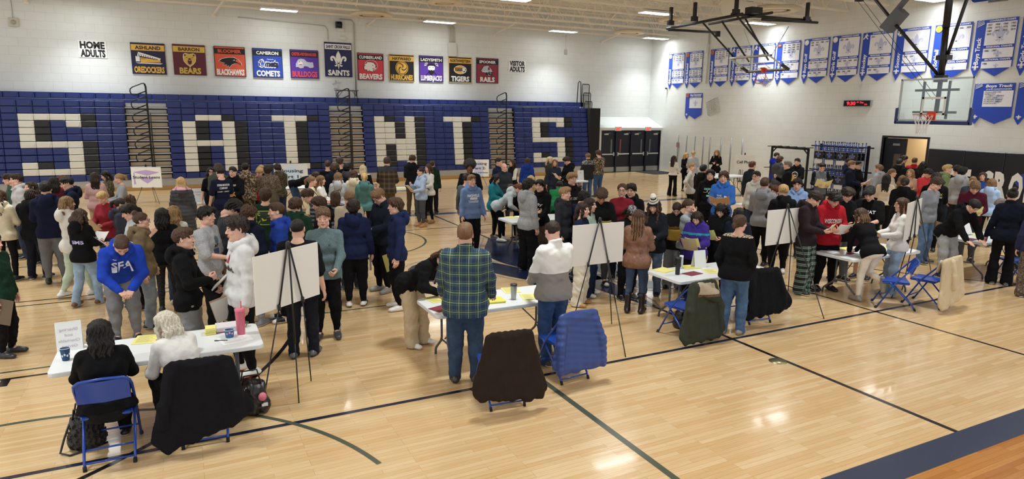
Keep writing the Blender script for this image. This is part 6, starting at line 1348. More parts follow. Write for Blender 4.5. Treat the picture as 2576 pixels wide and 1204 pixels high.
P(2008, 446, 1.76, -5, 'hh D8', 'm', 'hoodie:8aa5d2', 'jeans:2a3446', 'messy:bk', BK_, 'sky blue hoodie with a long dark fringe')
P(1953, 381, 1.82, 100, 'rr D12', 'm', 'hoodie:1f2f96', 'jeans:2a3446', 'buzz:db', BK_, 'deep blue hoodie near the empty black rack')
P(1962, 391, 1.76, 150, 'rr', 'm', 'hoodie:4a4b50', 'jeans:55657c', 'mop:br', BK_, 'charcoal grey hoodie next to the deep blue hoodie')
P(1983, 403, 1.78, -85, 'uh', 'm', 'qzip:16171a', 'chino:17181c', 'part:gy', BK_, 'black pullover gesturing with a raised hand', build=1.12)
P(2007, 396, 1.74, -20, 'rr', 'm', 'hoodie:141416', 'jeans:2a3446', 'short:db', BK_, 'black hoodie with a round white emblem', 'folder:d8b46a:yellow folder')
P(2068, 405, 1.78, 15, 'rr D25', 'm', 'ls:6c7078', 'jeans:2a3446', 'fade:bk', BK_, 'grey shirt with black sleeves; white team lettering', 'openfolder:e6dfa8:yellow booklet', extra='raglan')
# --- group at the two long tables towards the banner wall
P(2040, 470, '736', 70, 'rr D38', 'm', 'hoodie:2a2126', 'pj:plaid=pj', 'short:db', 'sn:131316:e8e4dc', 'dark plum hoodie and green plaid pyjama trousers', 'card:efe58e:yellow card:L|card:eceef0:folded white slip:R')
P(2096, 472, '728', 30, 'rr D40', 'm', 'hoodie:a81e2a', 'sweat:131315', 'messy:bk', 'sn:17171a:2a2a2c', 'red hoodie with white arched lettering', 'paper:eceef0:white answer sheet|pencil:efe2c0:cream pencil:R')
P(2128, 463, '705', 40, 'rr D32', 'm', 'overtee:141416', 'sweat:707276', 'mop:db', 'sn:1a1a1c', 'black t-shirt and grey sweatpants between the red hoodie and another t-shirt')
P(2193, 462, '700', -15, 'rr D32', 'm', 'overtee:121214', 'shorts:3a2028', 'curlytop:bk', BK_, 'black t-shirt with white chest logo; maroon shorts', 'paper:e8d9b8:large cream booklet|pencil:f0ead8:white pencil:R', build=1.06)
P(0, 0, 1.68, 222, 'ww L34 K', 'f', 'ls:121215', 'skinny:e2d9cc', 'long:br:lb', 'sn:8e8a80:8e8a80', 'black sweater and cream jeans; one knee up on a chair', 'pencil:e6b84e:yellow pencil:L', build=1.12, ground=(2172, 757))
P(2143, 402, 1.80, 80, 'rr', 'm', 'hoodie:181d2e', 'jeans:23293a', 'short:lb', BK_, 'dark navy hoodie in profile before the chair rack', 'notebook:eef0f0:white papers')
P(2139, 395, 1.78, 100, 'hh', 'm', 'hoodie:1c2236', 'jeans:23293a', 'short:db', BK_, 'navy hooded top turned from the chair rack')
P(2158, 403, 1.76, 60, 'rr', 'm', 'hoodie:141417', 'jeans:17171c', 'short:bk', BK_, 'black top and red-rimmed glasses; beside the dark navy hoodie', 'notebook:e6e6e2:white folder:R', extra='glasses=a03a4a')
P(2213, 412, 1.72, 250, 'hh', 'm', 'hoodie:a3a4ab', 'sweat:1a1a1e', 'short:lb', BK_, 'soft grey hoodie by the open doorway')
P(2246, 422, 1.66, 80, 'hh', 'f', 'crew:d2c8b4', 'jeans:17171c', 'lowbun:lb', BK_, 'cream collar beside the long dark hair')
P(2232, 435, '596', 175, 'rr', 'f', 'short:d9c9b0', 'flare:121214', 'long:bk', BK_, 'cream top and very long dark hair; black trousers', 'paper:eef0f2:white sheet')
P(2263, 398, 1.74, 160, 'rr', 'f', 'hjacket:17181b', 'jeans:17171c', 'curly:bk', BK_, 'black jacket with big curls before the doorway', 'paper:eeeeea:white card:L')
P(2272, 389, 1.80, 100, 'rr D10', 'm', 'crew:22252c', 'jeans:17171c', 'mop:db', BK_, 'dark top in the doorway')
P(2302, 395, 1.75, 165, 'rr', 'm', 'jacket:1c2236', 'jeans:17171c', 'fade:br', BK_, 'navy jacket with a red collar; back turned', extra='band=1.40,1.6,b3262e')
P(2324, 404, 1.66, 150, 'rr', 'f', 'crew:1d1d22', 'jeans:17171c', 'wavy:bk', BK_, 'black sweater with long dark waves near the wall pads')
P(2292, 422, 1.66, -20, 'rr', 'f', 'crew:c9a98e', 'jeans:17171c', 'long:dbl', BK_, 'tan top; fair hair; facing out behind a black hoodie')
P(2272, 438, 1.58, 170, 'rr', 'f', 'crew:c3b7a4', 'jeans:17171c', 'wavy:lb', BK_, 'beige top; brown waves seen from behind')
P(2278, 444, 1.74, 172, 'rr', 'm', 'hoodie:121216', 'baggy:131316', 'lowbun:db', BK_, 'roomy black hoodie with low bun; back turned', build=1.25)
P(2330, 419, 1.74, 60, 'rr D35', 'm', 'overtee:c63a42', 'jeans:20242e', 'messy:bk', BK_, 'coral red t-shirt; head bowed')
P(2358, 432, '634', 190, 'rr D15', 'm', 'hoodie:131316', 'sweat:121214', 'curlytop:db', 'nike:131316:e4e4e0', 'black hoodie with yellow and white back lettering')
P(2344, 440, '660', 60, 'hh L6 D22', 'm', 'crew:8b8e94', 'jeans:5a769b', 'curlytop:br', 'sn:33383c:d8d8d4', 'grey sweatshirt and blue jeans; peering over', 'folder:9b8466:brown folder:L')
P(2272, 493, '744', -70, 'rr', 'f', 'crew:e0ddd8', 'jeans:8fa5bd', 'long:br:lb', 'ugg:b3aa98:c9c2b4', 'white sweater and pale jeans with glasses', 'card:efe878:yellow card:L', extra='glasses=6b5a48')
P(2384, 412, 1.80, 80, 'rr', 'm', 'hoodie:76895c', 'jeans:20242e', 'swept:bl', BK_, 'sage green hoodie with white emblem')
P(2423, 417, 1.84, 160, 'hh', 'm', 'hoodie:a6a6a8', 'jeans:20242e', 'mop:bk', BK_, 'pale heather hoodie in front of the wall pads')
P(2409, 414, 1.76, 160, 'hh', 'm', 'crew:17181d', 'jeans:20242e', 'curlytop:bk', BK_, 'black top and dark curls close to the wall pads')
P(0, 0, 1.78, 50, 'tt L38 D25', 'm', 'hoodie:131316', 'sweat:9fa1a4', 'short:bk', BK_, 'black hoodie and pale grey sweatpants; reaching across a table', build=1.1, world=(13.18, 7.32))
P(2454, 448, '658', 10, 'rr D38', 'm', 'qzip:4a1524', 'sweat:4a4c50', 'curlytop:lb', BK_, 'maroon quarter-zip; reading yellow papers', 'folder:ece49a:yellow papers in a folder')
P(2474, 430, 1.68, -5, 'hh', 'f', 'crew:2c4a92', 'jeans:20242e', 'long:br', BK_, 'blue top; smiling towards the camera')
P(2497, 446, 1.68, 170, 'rr', 'f', 'hoodie:a8c0e4', 'skinny:17171c', 'mid:lb', BK_, 'baby blue hoodie; back turned near the wall lettering')
P(2449, 442, 1.62, 0, 'hh', 'm', 'crew:3a3f48', 'jeans:20242e', 'short:dbl', BK_, 'grey top behind the maroon quarter-zip')
P(0, 0, 1.74, -60, 'tt L55 D10', 'm', 'qzip:1b2238', 'baggy:3a3f36', 'part:gy', BK_, 'navy pullover; stooping with both hands on a table', ground=(2555, 672))
P(2550, 470, '716', 190, 'hh', 'f', 'qzip:131724', 'flare:121216', 'bun:bk', 'sn:4c544c:dcd8cc', 'black trousers and navy top; hair bun; nearest the end table', build=1.08)
P(2628, 502, 1.72, 180, 'hh', 'm', 'crew:2b2c4a', 'baggy:camog', 'short:bk', BK_, 'indigo top and drab patterned trousers at the frame edge')
# --- people at the near tables
P(0, 0, 1.80, 5, 'ww L48 D25', 'm', 'hoodie:2446b8', 'sweat:7f8084', 'fade:br', BK_, 'royal blue hoodie with white monogram; leaning over the near table', ground=(322, 858), build=1.06)
P(0, 0, 1.66, 178, 'ww S L14', 'f', 'crew:101012', 'jeans:121214', 'xlong:bk', BK_, 'black sweater and very long black hair; sitting on a blue chair', world=(-.725, 6.50), build=1.25)
P(0, 0, 1.70, 208, 'ww S L36', 'f', 'crew:dedcd8', 'jeans:17171a', 'halfup:wh', BK_, 'white sweater; sitting on the chair with a black coat', world=(-.04, 6.60), build=1.1)
P(1170, 556, '958', 175, 'TT', 'm', 'shirt:plaid=green', 'jeans:33445c', 'fade:lb', 'sn:3a332c:2a2622', 'green and navy plaid shirt; hands resting on the table', build=1.3, skin='p')
P(1397, 550, '912', 215, 'rR D25', 'm', 'qzip:tt=e6e6e2/8a8580/1.18', 'jeans:31486e', 'thin:db', 'sn:4a3a30', 'white and grey two-tone pullover; looking at a phone', 'phone:b89ad0:lilac phone:R', build=1.2, skin='p')
P(0, 0, 1.64, 55, 'ww L52 D25', 'f', 'jacket:131315', 'baggy:c9b596', 'longf:br', 'sn:e8e8e4', 'black jacket and beige cargo trousers; stooping to write', ground=(1050, 868))
# --- garment prints
def PR(s): return next(v for k, v in PERSONS.items() if k.startswith('person in '+s))
def art(who, items, side, cz, cx=0., mats=None, tilt=0.):
    t = TX(); cols = []
    for it in items:
        c = it[-1]
        if c not in cols: cols.append(c)
        if it[0] == 'T': t.text(it[1], it[2], it[3], it[4], it[5], cols.index(c), .03, it[6] if len(it) > 7 else 0.)
        elif it[0] == 'R': t.rect(it[1], it[2], it[3], it[4], cols.index(c), z=it[5] if len(it) > 6 else 0)
        elif it[0] == 'D': t.disc(it[1], it[2], it[3], cols.index(c), z=it[4] if len(it) > 5 else 0, n=20)
        elif it[0] == 'P': t.poly(it[1], cols.index(c), z=it[2] if len(it) > 3 else 0)
    # subdivide long edges is unnecessary for letters; large plates get a grid
    body_art(PR(who), t, [M('plain', c) for c in cols], cx, cz, side, tilt=tilt)
def plate(x0, y0, x1, y1, n, c, z=0.): return [('R', x0+(x1-x0)*i/n, y0+(y1-y0)*j/n, x0+(x1-x0)*(i+1)/n, y0+(y1-y0)*(j+1)/n, z, c) for i in range(n) for j in range(n)]
art('faded blue', [('T', 'NASHVILLE', 0, .07, .27, .055, 'e8ebf0')]+plate(-.085, -.02, .085, .03, 3, 'e8ebf0')+[('T', 'EST. 1779', 0, .005, .14, .028, '6b82aa'), ('T', 'TENNESSEE', 0, -.06, .24, .045, 'e8ebf0')], 'front', 1.24)
art('red hoodie with white arched', [('T', 'WISCONSIN', 0, 0, .30, .075, 'ecebea')], 'front', 1.22)
art('black t-shirt with white chest', [('T', 'ARIAT', .03, 0, .24, .055, 'f0f0f0'), ('D', -.15, .0, .03, 'f0f0f0')], 'front', 1.27)
art('bright blue hoodie with white', [('T', 'THE', -.05, .045, .10, .03, 'eef2f8'), ('T', 'NORTH', -.035, .0, .13, .03, 'eef2f8'), ('T', 'FACE', -.045, -.045, .11, .03, 'eef2f8'), ('P', [(.05, -.06)]+[(.05+.11*math.sin(a), -.06+.11*math.cos(a)) for a in [k*PI/16 for k in range(9)]][::-1], 'eef2f8')], 'front', 1.20)
art('black hoodie with pale heartbeat', [('T', 'OSCEOLA', 0, .08, .22, .045, 'a8ddc8'), ('P', [(-.12, -.004), (-.05, -.004), (-.03, .035), (0, -.05), (.025, .02), (.04, -.004), (.12, -.004), (.12, .004), (.045, .004), (.025, .04), (0, -.03), (-.03, .055), (-.055, .004), (-.12, .004)], 'e8f0ee'), ('R', -.05, -.10, .05, -.06, 'a8ddc8')], 'front', 1.22)
art('grey shirt with black sleeves', [('T', 'BASEBALL', 0, 0, .24, .06, 'e4e6ea')], 'front', 1.24)
art('black hoodie with a round', [('D', 0, 0, .10, 'e8e8e8'), ('D', 0, 0, .082, .003, '141416'), ('P', [(-.06, -.02), (0, .05), (.06, -.02), (0, -.05)][::-1], .005, 'e8e8e8')], 'front', 1.22)
art('black hoodie with blurred', [('T', 'ugly', 0, 0, .26, .05, 'd8d8da')], 'front', 1.25)
art('black hoodie with purple', [('T', 'SMS', 0, 0, .22, .06, 'c9c2e4'), ('T', 'SMS', 0, .012, .22, .03, '7a5fc0')], 'back', 1.16)
art('navy t-shirt with white back', [('T', 'STEVENS MOUNTAIN', 0, .10, .27, .045, 'dfe3ec'), ('T', 'COMPANY', 0, .03, .18, .045, 'dfe3ec'), ('T', 'CAMP - CREW', 0, -.05, .26, .03, 'dfe3ec')], 'back', 1.24)
art('black hoodie with pale chest', [('T', 'CITY OF', 0, .09, .20, .04, 'd8d4c8'), ('D', 0, .0, .05, '3fa0a8'), ('R', -.07, -.13, .07, -.07, 'b89a7a')], 'front', 1.22)
art('dark green sweatshirt with', plate(-.16, -.12, .16, .13, 4, 'c6cf38')+plate(-.15, -.11, .15, .12, 4, '1d3526', .003)+[('T', 'Columbia', 0, .075, .26, .055, 'c6cf38'), ('P', [(-.14, -.10), (-.06, .01), (-.01, -.03), (.05, .03), (.14, -.09)][::-1], .005, 'c6cf38')], 'back', 1.24)
art('white hoodie with red', [('T', 'Stafford', -.0, -.03, .22, .06, '1f2024'), ('P', [(-.04, .03), (0, .13), (.03, .03)][::-1], 'c22c38'), ('P', [(-.09, .03), (-.06, .08), (-.05, .03)][::-1], '2a2c33')], 'front', 1.24)
art('grey printed t-shirt', [('T', 'NY', 0, .0, .10, .05, '22262e'), ('D', 0, .08, .05, '5a6a80'), ('R', -.06, -.12, .06, -.04, '3d4c6e')], 'front', 1.22)
art('teal grey long-sleeve', [('T', 'X', .07, 0, .035, .022, '222a2c')], 'front', 1.28)
art('royal blue hoodie with white', [('T', 'SFA', 0, .0, .24, .11, 'e8ecf4'), ('T', 'v', -.08, .10, .05, .02, 'e8ecf4')], 'front', 1.30)
art('black hoodie with yellow', [('T', 'ST. CROIX', 0, .03, .26, .045, 'd8c83a'), ('T', 'WRESTLING', 0, -.03, .26, .035, 'e8e8e8')], 'back', 1.26)
art('sage green', [('P', [(-.07, .0), (-.03, -.04), (.10, .03), (-.02, -.01), (-.05, .03)], 'eef0ea'), ('T', 'NIKE', .03, .06, .09, .03, 'eef0ea')], 'front', 1.24)
art('black sweatshirt and patterned', [('R', -.10, -.03, .10, .03, '9fb8c4')], 'front', 1.20)
art('navy quarter-zip with', plate(.05, -.03, .13, .03, 1, 'e8e8e4'), 'front', 1.27)
art('black hoodie with pale collar', [('T', 'ST. CROIX', 0, 0, .24, .05, 'b8b8ba')], 'front', 1.24)
# ---------------------------------------------------------------- accessories and held things
def world_of(pr, p): # person-local (unscaled) -> world
    p = np.asarray(p)*pr['sc']; c, s = math.cos(pr['yaw']), math.sin(pr['yaw']); return np.array([c*p[0]-s*p[1]+pr['pos'][0], s*p[0]+c*p[1]+pr['pos'][1], p[2]])
def dir_of(pr, d): c, s = math.cos(pr['yaw']), math.sin(pr['yaw']); return np.array([c*d[0]-s*d[1], s*d[0]+c*d[1], d[2]])
def frame(o, x, y, z): return Matrix(((x[0], y[0], z[0], o[0]), (x[1], y[1], z[1], o[1]), (x[2], y[2], z[2], o[2]), (0, 0, 0, 1)))
ITEM_ME = {}
def sheet_mesh(w, h, t, bend, name, mat, n=5):
    mb = MB(); f = lambda u, v, s: ((u-.5)*w, (v-.5)*h, bend*((u-.5)**2*4-.4)+s)
    mb.quadgrid(lambda u, v: f(u, v, t/2), n, n); mb.quadgrid(lambda u, v: f(1-u, v, -t/2), n, n)
    for a in range(4):
        for k in range(n):
            q = [(k/n, 0), ((k+1)/n, 0)] if a == 0 else [(1, k/n), (1, (k+1)/n)] if a == 1 else [(1-k/n, 1), (1-(k+1)/n, 1)] if a == 2 else [(0, 1-k/n), (0, 1-(k+1)/n)]
            mb._add([f(*q[0], -t/2), f(*q[1], -t/2), f(*q[1], t/2), f(*q[0], t/2)], [(0, 1, 2, 3)])
    return mb.mesh(name, mat)
CATS = {'paper': ('paper_sheet', 'paper'), 'folder': ('folder', 'folder'), 'openfolder': ('open_folder', 'folder'), 'clipboard': ('clipboard', 'clipboard'), 'notebook': ('notebook', 'notebook'), 'phone': ('phone', 'phone'), 'card': ('paper_card', 'card'), 'pencil': ('pencil', 'pencil')}
def make_item(kind, col, label, mx):
    nm, cat = CATS[kind]
    if kind in ('paper', 'card'):
        w, h = (.216, .28) if kind == 'paper' else (.10, .17); o = link(nm, sheet_mesh(w, h, .0025, .022 if kind == 'paper' else .006, nm, M('paper', col)))
    elif kind == 'pencil':
        mb = MB(); mb.tube([(0, -.09, 0), (0, .075, 0)], .0048, 6); mb.tube([(0, .075, 0), (0, .092, 0)], [.0048, .0008], 6); o = mb.build(nm, M('semi', col))
    else:
        o = empty(nm, label, cat)
        if kind == 'folder':
            a = link('front_cover', sheet_mesh(.235, .30, .002, .012, 'front_cover', M('paper', col)), o, (0, 0, -.006)); b = link('back_cover', sheet_mesh(.235, .312, .002, .012, 'back_cover', M('paper', col)), o, (.004, .006, .006)); link('inner_sheets', sheet_mesh(.216, .28, .005, .012, 'inner_sheets', M('paper', 'ecebe4')), o)
        elif kind == 'openfolder':
            for s in (-1, 1):
                q = link('cover', sheet_mesh(.235, .30, .003, .012, 'cover', M('paper', col)), o, (s*.108, 0, .03)); q.rotation_euler = (0, -s*math.radians(22), 0)
        elif kind == 'clipboard':
            mb = MB(); mb.box((-.115, -.16, -.004), (.115, .16, 0)); mb.build('board', M('plain', '6a5a4a'), o); link('paper', sheet_mesh(.216, .28, .006, .0, 'paper', M('paper', col)), o, (0, -.01, .005)); mb = MB(); mb.box((-.05, .12, .006), (.05, .155, .016), .004); mb.build('clip', M('metal', '9a9a9c'), o)
        elif kind == 'notebook':
            mb = MB(); mb.box((-.105, -.14, -.006), (.105, .14, .006), .003); mb.build('cover', M('paper', col), o); mb = MB(); mb.box((-.10, -.136, .0062), (.10, .12, .010)); mb.build('loose_sheets', M('paper', 'e9e7e2'), o)
        elif kind == 'phone':
            mb = MB(); mb.box((-.037, -.075, -.005), (.037, .075, .004), .004); mb.build('case', M('semi', col), o); mb = MB(); mb.box((-.033, -.071, .004), (.033, .071, .005)); mb.build('screen', M('gloss', '16181c'), o)
    tag(o, label, cat); o.matrix_world = mx; return o
def pal(pr, s): return pr['wri'][s]+pr['hnd'][s][1] @ np.array([0, .085, -.030])
for pr, kind, col, label, sd in HELD:
    TR = pr['TR']; ac = pr['arms']; bent = 'rRuwxo'; both = ac[1] in bent and ac[-1] in bent and not sd
    up = TR @ np.array([0, .72, .69]); side = np.array([1., 0, 0])
    if kind == 'pencil':
        s = 1 if sd != 'L' else -1; H = pr['hnd'][s][1]; c = pr['wri'][s]+H @ np.array([.035, .085, -.045]); y = nrm(H @ np.array([.5, .45, .75])); x = nrm(np.cross(y, [0, 0, 1.])+1e-6); z = np.cross(x, y)
    elif both:
        a, b = pal(pr, 1), pal(pr, -1); c = (a+b)/2+TR @ np.array([0, .05, .022]); x = nrm(TR @ np.array([1., 0, 0])); y = nrm(up); z = np.cross(x, y)
    else:
        s = {'R': 1, 'L': -1}.get(sd, 1 if ac[1] in bent else -1 if ac[-1] in bent else 1); p = pal(pr, s)
        if ac[s] in bent:
            x = nrm(TR @ np.array([1., 0, 0])); y = nrm(TR @ np.array([0, .55, .83]) if kind in ('phone', 'card') else up); z = np.cross(x, y); c = p+y*(.07 if kind not in ('phone', 'card') else .035)-x*s*.02+z*.014
        else:
            y = nrm(np.array([0, .25, 1.])); x = np.array([0, 1., -.25]); x = nrm(x)*(-1); z = np.cross(x, y); c = p+np.array([-s*.012, .05, -.075])
    c = world_of(pr, c); make_item(kind, col, label, frame(c, dir_of(pr, x), dir_of(pr, y), dir_of(pr, z)))
# glasses, hats, headphones, straps: worn, so children of the wearer
def head_pt(pr, p): return tuple((pr['HR'] @ np.array(p)*pr['hs']+pr['hc'])*pr['sc'])
def add_worn(pr, extra):
    ob = pr['ob']
    for t in extra.split():
        if t.startswith('glasses='):
            mb = MB()
            for s in (-1, 1):
                mb.tube([head_pt(pr, (s*.031+.023*math.cos(a), .104-.008*abs(math.cos(a)*s > .5), .0+.018*math.sin(a))) for a in [2*PI*k/14 for k in range(14)]], .0026*pr['sc'], 5, closed=True); mb.tube([head_pt(pr, (s*.054, .098, .005)), head_pt(pr, (s*.082, .05, .008)), head_pt(pr, (s*.083, -.01, .006))], .0024, 5)
            mb.tube([head_pt(pr, (-.01, .106, .005)), head_pt(pr, (.01, .106, .005))], .0024, 5); mb.build('glasses', M('gloss', t[8:]), ob)
        elif t == 'sunglasses':
            mb = MB()
            for s in (-1, 1): mb.tube([head_pt(pr, (s*.035-.02*s, .085, .085)), head_pt(pr, (s*.035+.02*s, .082, .083))], .015, 8); mb.tube([head_pt(pr, (s*.06, .07, .08)), head_pt(pr, (s*.088, .0, .06))], .004, 5)
            mb.build('sunglasses', M('gloss', '5a2a28'), ob)
        elif t == 'headphones':
            mb = MB(); mb.tube([head_pt(pr, (.105*math.cos(a), -.01, .02+.115*math.sin(a))) for a in [k*PI/12 for k in range(13)]], .010, 8)
            for s in (-1, 1): mb.tube([head_pt(pr, (s*.080, -.008, 0)), head_pt(pr, (s*.115, -.008, 0))], .042, 14)
            mb.build('headphones', M('semi', '17181b'), ob)
        elif t.startswith('beanie=') or t == 'pompom' or t.startswith('cap='):
            g = Grid((-.16, -.17, -.05), (.16, .22, .30), .007)
            if t == 'pompom':
                g.ell((0, -.014, .045), (.094, .115, .110), 0); g.plane((0, 0, .018), (0, .25, -1)); V, F = g.mesh(1); C = V[F].mean(1); mi = np.zeros(len(F), int); mi[C[:, 2] > .085] = 1; mi[(C[:, 2] > .105) & (np.abs(np.mod(C[:, 2], .026)-.013) < .005)] = 0
                me = np_mesh('bobble_hat', np.array([head_pt(pr, v) for v in V]), F, [M('cloth', '1b2340'), M('cloth', 'cfc7ae')], mi); hat = link('bobble_hat', me, ob)
                g = Grid((-.08, -.09, .12), (.08, .07, .26), .007); g.ell((0, -.014, .185), (.052, .052, .048), 0); g.folds(.006, 110, 5); V, F = g.mesh(1); link('pompom', np_mesh('pompom', np.array([head_pt(pr, v) for v in V]), F, [M('cloth', 'e6e2d4')]), hat)
            else:
                g.ell((0, -.014, .042), (.092, .114, .102), 0); g.plane((0, 0, .030), (0, .28, -1))
                if t.startswith('cap='): g.ell((0, .12, .040), (.07, .075, .012), .01)
                V, F = g.mesh(1); c = t.split('=')[1]; link('cap' if t[0] == 'c' else 'beanie', np_mesh('cap', np.array([head_pt(pr, v) for v in V]), F, [M('bandana') if c == 'bandana' else M('cloth', c)]), ob)
        elif t == 'strap':
            top, V, F = pr['tops'][-1]; bt = BVHTree.FromPolygons([tuple(v) for v in V], [tuple(f) for f in F]); pts = []; T = pr['T']
            for k in range(28):
                a = 2*PI*k/28; cx, cz = .0, 1.17; d = (math.cos(a), math.sin(a)); ctr = np.array([.0+.16*math.cos(a), 0, 1.19+.20*math.cos(a)])
                o = T(ctr+np.array([0, .5*math.sin(a), 0])); q = T((ctr[0]*.8, 0, ctr[2])); hit = bt.ray_cast(Vector(o), Vector(np.array(q)-np.array(o)).normalized() if abs(math.sin(a)) > .05 else Vector((-math.cos(a), 0, 0)), 1.)
                if hit[0] is not None: pts.append(tuple((hit[0]+hit[1]*.004)*pr['sc']))
            if len(pts) > 6: mb = MB(); mb.tube(pts, .010, 5, closed=True); mb.build('bag_strap', M('cloth', '17171a'), ob)
for k_, pr in PERSONS.items():
    if pr.get('extra'): add_worn(pr, pr['extra'])
# ---------------------------------------------------------------- folding tables
TBT = M('semi', 'dfe4e6'); TBL = M('semi', '55585c')
TABLES = []
def table(x0, y0, label, L=1.83, W=.76, cloth=None, legmat=TBL):
    TABLES.append((x0, y0, x0+L, y0+W)); r = empty('folding_table', label, 'table', (x0+L/2, y0+W/2, 0)); a, b, rr = L/2, W/2, .06; P_ = []
    for cx, cy, s in ((a-rr, b-rr, 0), (-a+rr, b-rr, 1), (-a+rr, -b+rr, 2), (a-rr, -b+rr, 3)): P_ += [(cx+rr*math.cos((s+k/4)*PI/2), cy+rr*math.sin((s+k/4)*PI/2)) for k in range(5)]
    mb = MB(); n = len(P_); vs = []
    for sc_, z in ((.985, .693), (1, .700), (1, .730), (.994, .738), (.985, .741)): vs += [(p[0]-(1-sc_)*math.copysign(.4, p[0]), p[1]-(1-sc_)*math.copysign(.4, p[1]), z) for p in P_]
    fs = [tuple(range(n-1, -1, -1)), tuple(4*n+k for k in range(n))]+[(q*n+k, q*n+(k+1) % n, q*n+n+(k+1) % n, q*n+n+k) for q in range(4) for k in range(n)]
    mb._add(vs, fs); mb.build('tabletop', TBT, r)
    for s in (-1, 1):
        mb = MB(); x = s*(a-.24)
        for d in (-1, 1): mb.tube([(x, d*.10, .69), (x, d*.10, .30), (x, d*.13, .24), (x, d*.30, .10), (x, d*.32, .06), (x, d*.325, .0)], .0155, 8)
        mb.tube([(x, -.12, .27), (x, .12, .27)], .011, 6); mb.tube([(x, -.10, .62), (x, .10, .62)], .011, 6); mb.build('leg_frame', legmat, r)
        mb = MB(); mb.tube([(x, 0, .30), (x-s*.30, 0, .60), (x-s*.42, 0, .685)], .009, 6); mb.build('brace', legmat, r)
    if cloth:
        mb = MB(); mb.quadgrid(lambda u, v: (-a+2*a*u, -b-.012-.02*math.sin(u*30)*(1-v), .05+.68*v), 60, 6); mb.build('skirt', cloth, r)
    return r
table(-1.19, 6.79, 'white folding table nearest the camera, carrying paper cups and a pink tumbler')
table(2.55, 6.94, 'white folding table beside the plaid shirt, with a steel tumbler')
table(6.22, 6.99, 'white folding table with a black tumbler, behind the olive parka')
table(9.85, 6.93, 'white folding table where a red hooded writer stands')
table(13.50, 6.88, 'white folding table at the end of the row, with a blue paper cup')
table(-.25, 18.1, 'white folding table near the grey stepped aisle, with a lilac sign')
table(6.32, 12.45, 'white folding table being leaned on by a pale hoodie')
table(10.95, 19.3, 'white folding table by the last bleacher section, with lettered signs')
table(17.9, 18.7, 'white folding table in front of the wall poles', cloth=None)
table(5.3, 19.1, 'white folding table behind the pale blue hoodie')
table(13.2, 12.15, 'white folding table in the crowd behind the blue hoodie with open folder')
table(2.5, 20.6, 'white folding table beneath the cropped housing board')
# ---------------------------------------------------------------- folding chairs
BLU = M('gloss', '1f46a0'); TIP = M('matte', '17181b')
def chair_meshes(mat):
    out = []; B = .0125
    mb = MB(); xs = .215
    out.append(('seat', None))
    mb = MB(); mb.quadgrid(lambda u, v: ((u-.5)*.40*(1-.06*v), -.19+.40*v, .452+.012*math.cos((u-.5)*PI)*math.sin(v*PI)), 8, 8); mb.box((-.195, -.19, .412), (.195, .20, .450), .014); S_ = mb.mesh('seat', mat)
    mb = MB(); pts = [(-xs, .26, .0), (-xs, .02, .44), (-xs, -.20, .70), (-xs+.01, -.265, .765), (-xs+.05, -.285, .80), (0, -.29, .81), (xs-.05, -.285, .80), (xs-.01, -.265, .765), (xs, -.20, .70), (xs, .02, .44), (xs, .26, .0)]; mb.tube(pts, B, 8); mb.tube([(-xs, .17, .15), (xs, .17, .15)], .009, 6); mb.m = 1
    for s in (-1, 1): mb.tube([(s*xs, .275, 0.), (s*xs, .253, .035)], .017, 8)
    F_ = mb.mesh('front_frame', [mat, TIP])
    mb = MB(); mb.quadgrid(lambda u, v: ((u-.5)*.40, -.185-.03*math.sin(u*PI)-.075*v, .575+.215*v), 8, 4); mb.quadgrid(lambda u, v: ((.5-u)*.40, -.195-.03*math.sin(u*PI)-.075*v, .575+.215*v), 8, 4); mb.tube([(-.2, -.185, .575), (0, -.22, .575), (.2, -.185, .575)], .007, 6); K_ = mb.mesh('backrest', mat)
    legs = []
    for s in (-1, 1):
        mb = MB(); mb.tube([(s*.188, -.30, .0), (s*.192, -.26, .08), (s*.20, .10, .44)], B*.95, 8); mb.m = 1; mb.tube([(s*.188, -.303, 0), (s*.19, -.285, .04)], .016, 8); legs.append(mb.mesh('rear_leg', [mat, TIP]))
    mb = MB(); mb.tube([(-.19, -.272, .055), (.19, -.272, .055)], .009, 6); mb.tube([(-.19, -.19, .14), (.19, -.19, .14)], .009, 6); R_ = mb.mesh('rung', mat)
    return [('seat', S_), ('front_frame', F_), ('backrest', K_), ('rear_leg', legs[0]), ('rear_leg', legs[1]), ('rung', R_)]
CHM = chair_meshes(BLU)
def chair(x, y, rz, label):
    r = empty('folding_chair', label, 'chair', (x, y, 0), math.radians(rz))
    for n, m in CHM: link(n, m, r)
    return r
chair(-.725, 6.56, 0, 'blue metal folding chair holding the seated black sweater'); chair(.05, 6.61, -3, 'blue metal folding chair under a draped black coat, white sweater seated')
chair(2.95, 6.10, -6, 'blue metal folding chair draped with a dark brown vest'); chair(3.92, 6.40, 4, 'blue metal folding chair draped with a blue quilted jacket')
chair(6.20, 6.86, 4, 'blue folding chair hidden by the olive parka'); chair(7.66, 7.06, -8, 'blue folding chair under a black coat behind the leopard collar')
chair(10.36, 6.52, 42, 'empty blue metal folding chair with a knee resting on it'); chair(10.98, 6.36, 10, 'blue metal folding chair draped with a cream fleece jacket')
chair(14.0, 6.55, 60, 'blue metal folding chair pushed under the end table'); chair(16.15, 17.2, -20, 'folding chair far back with coats piled on it')
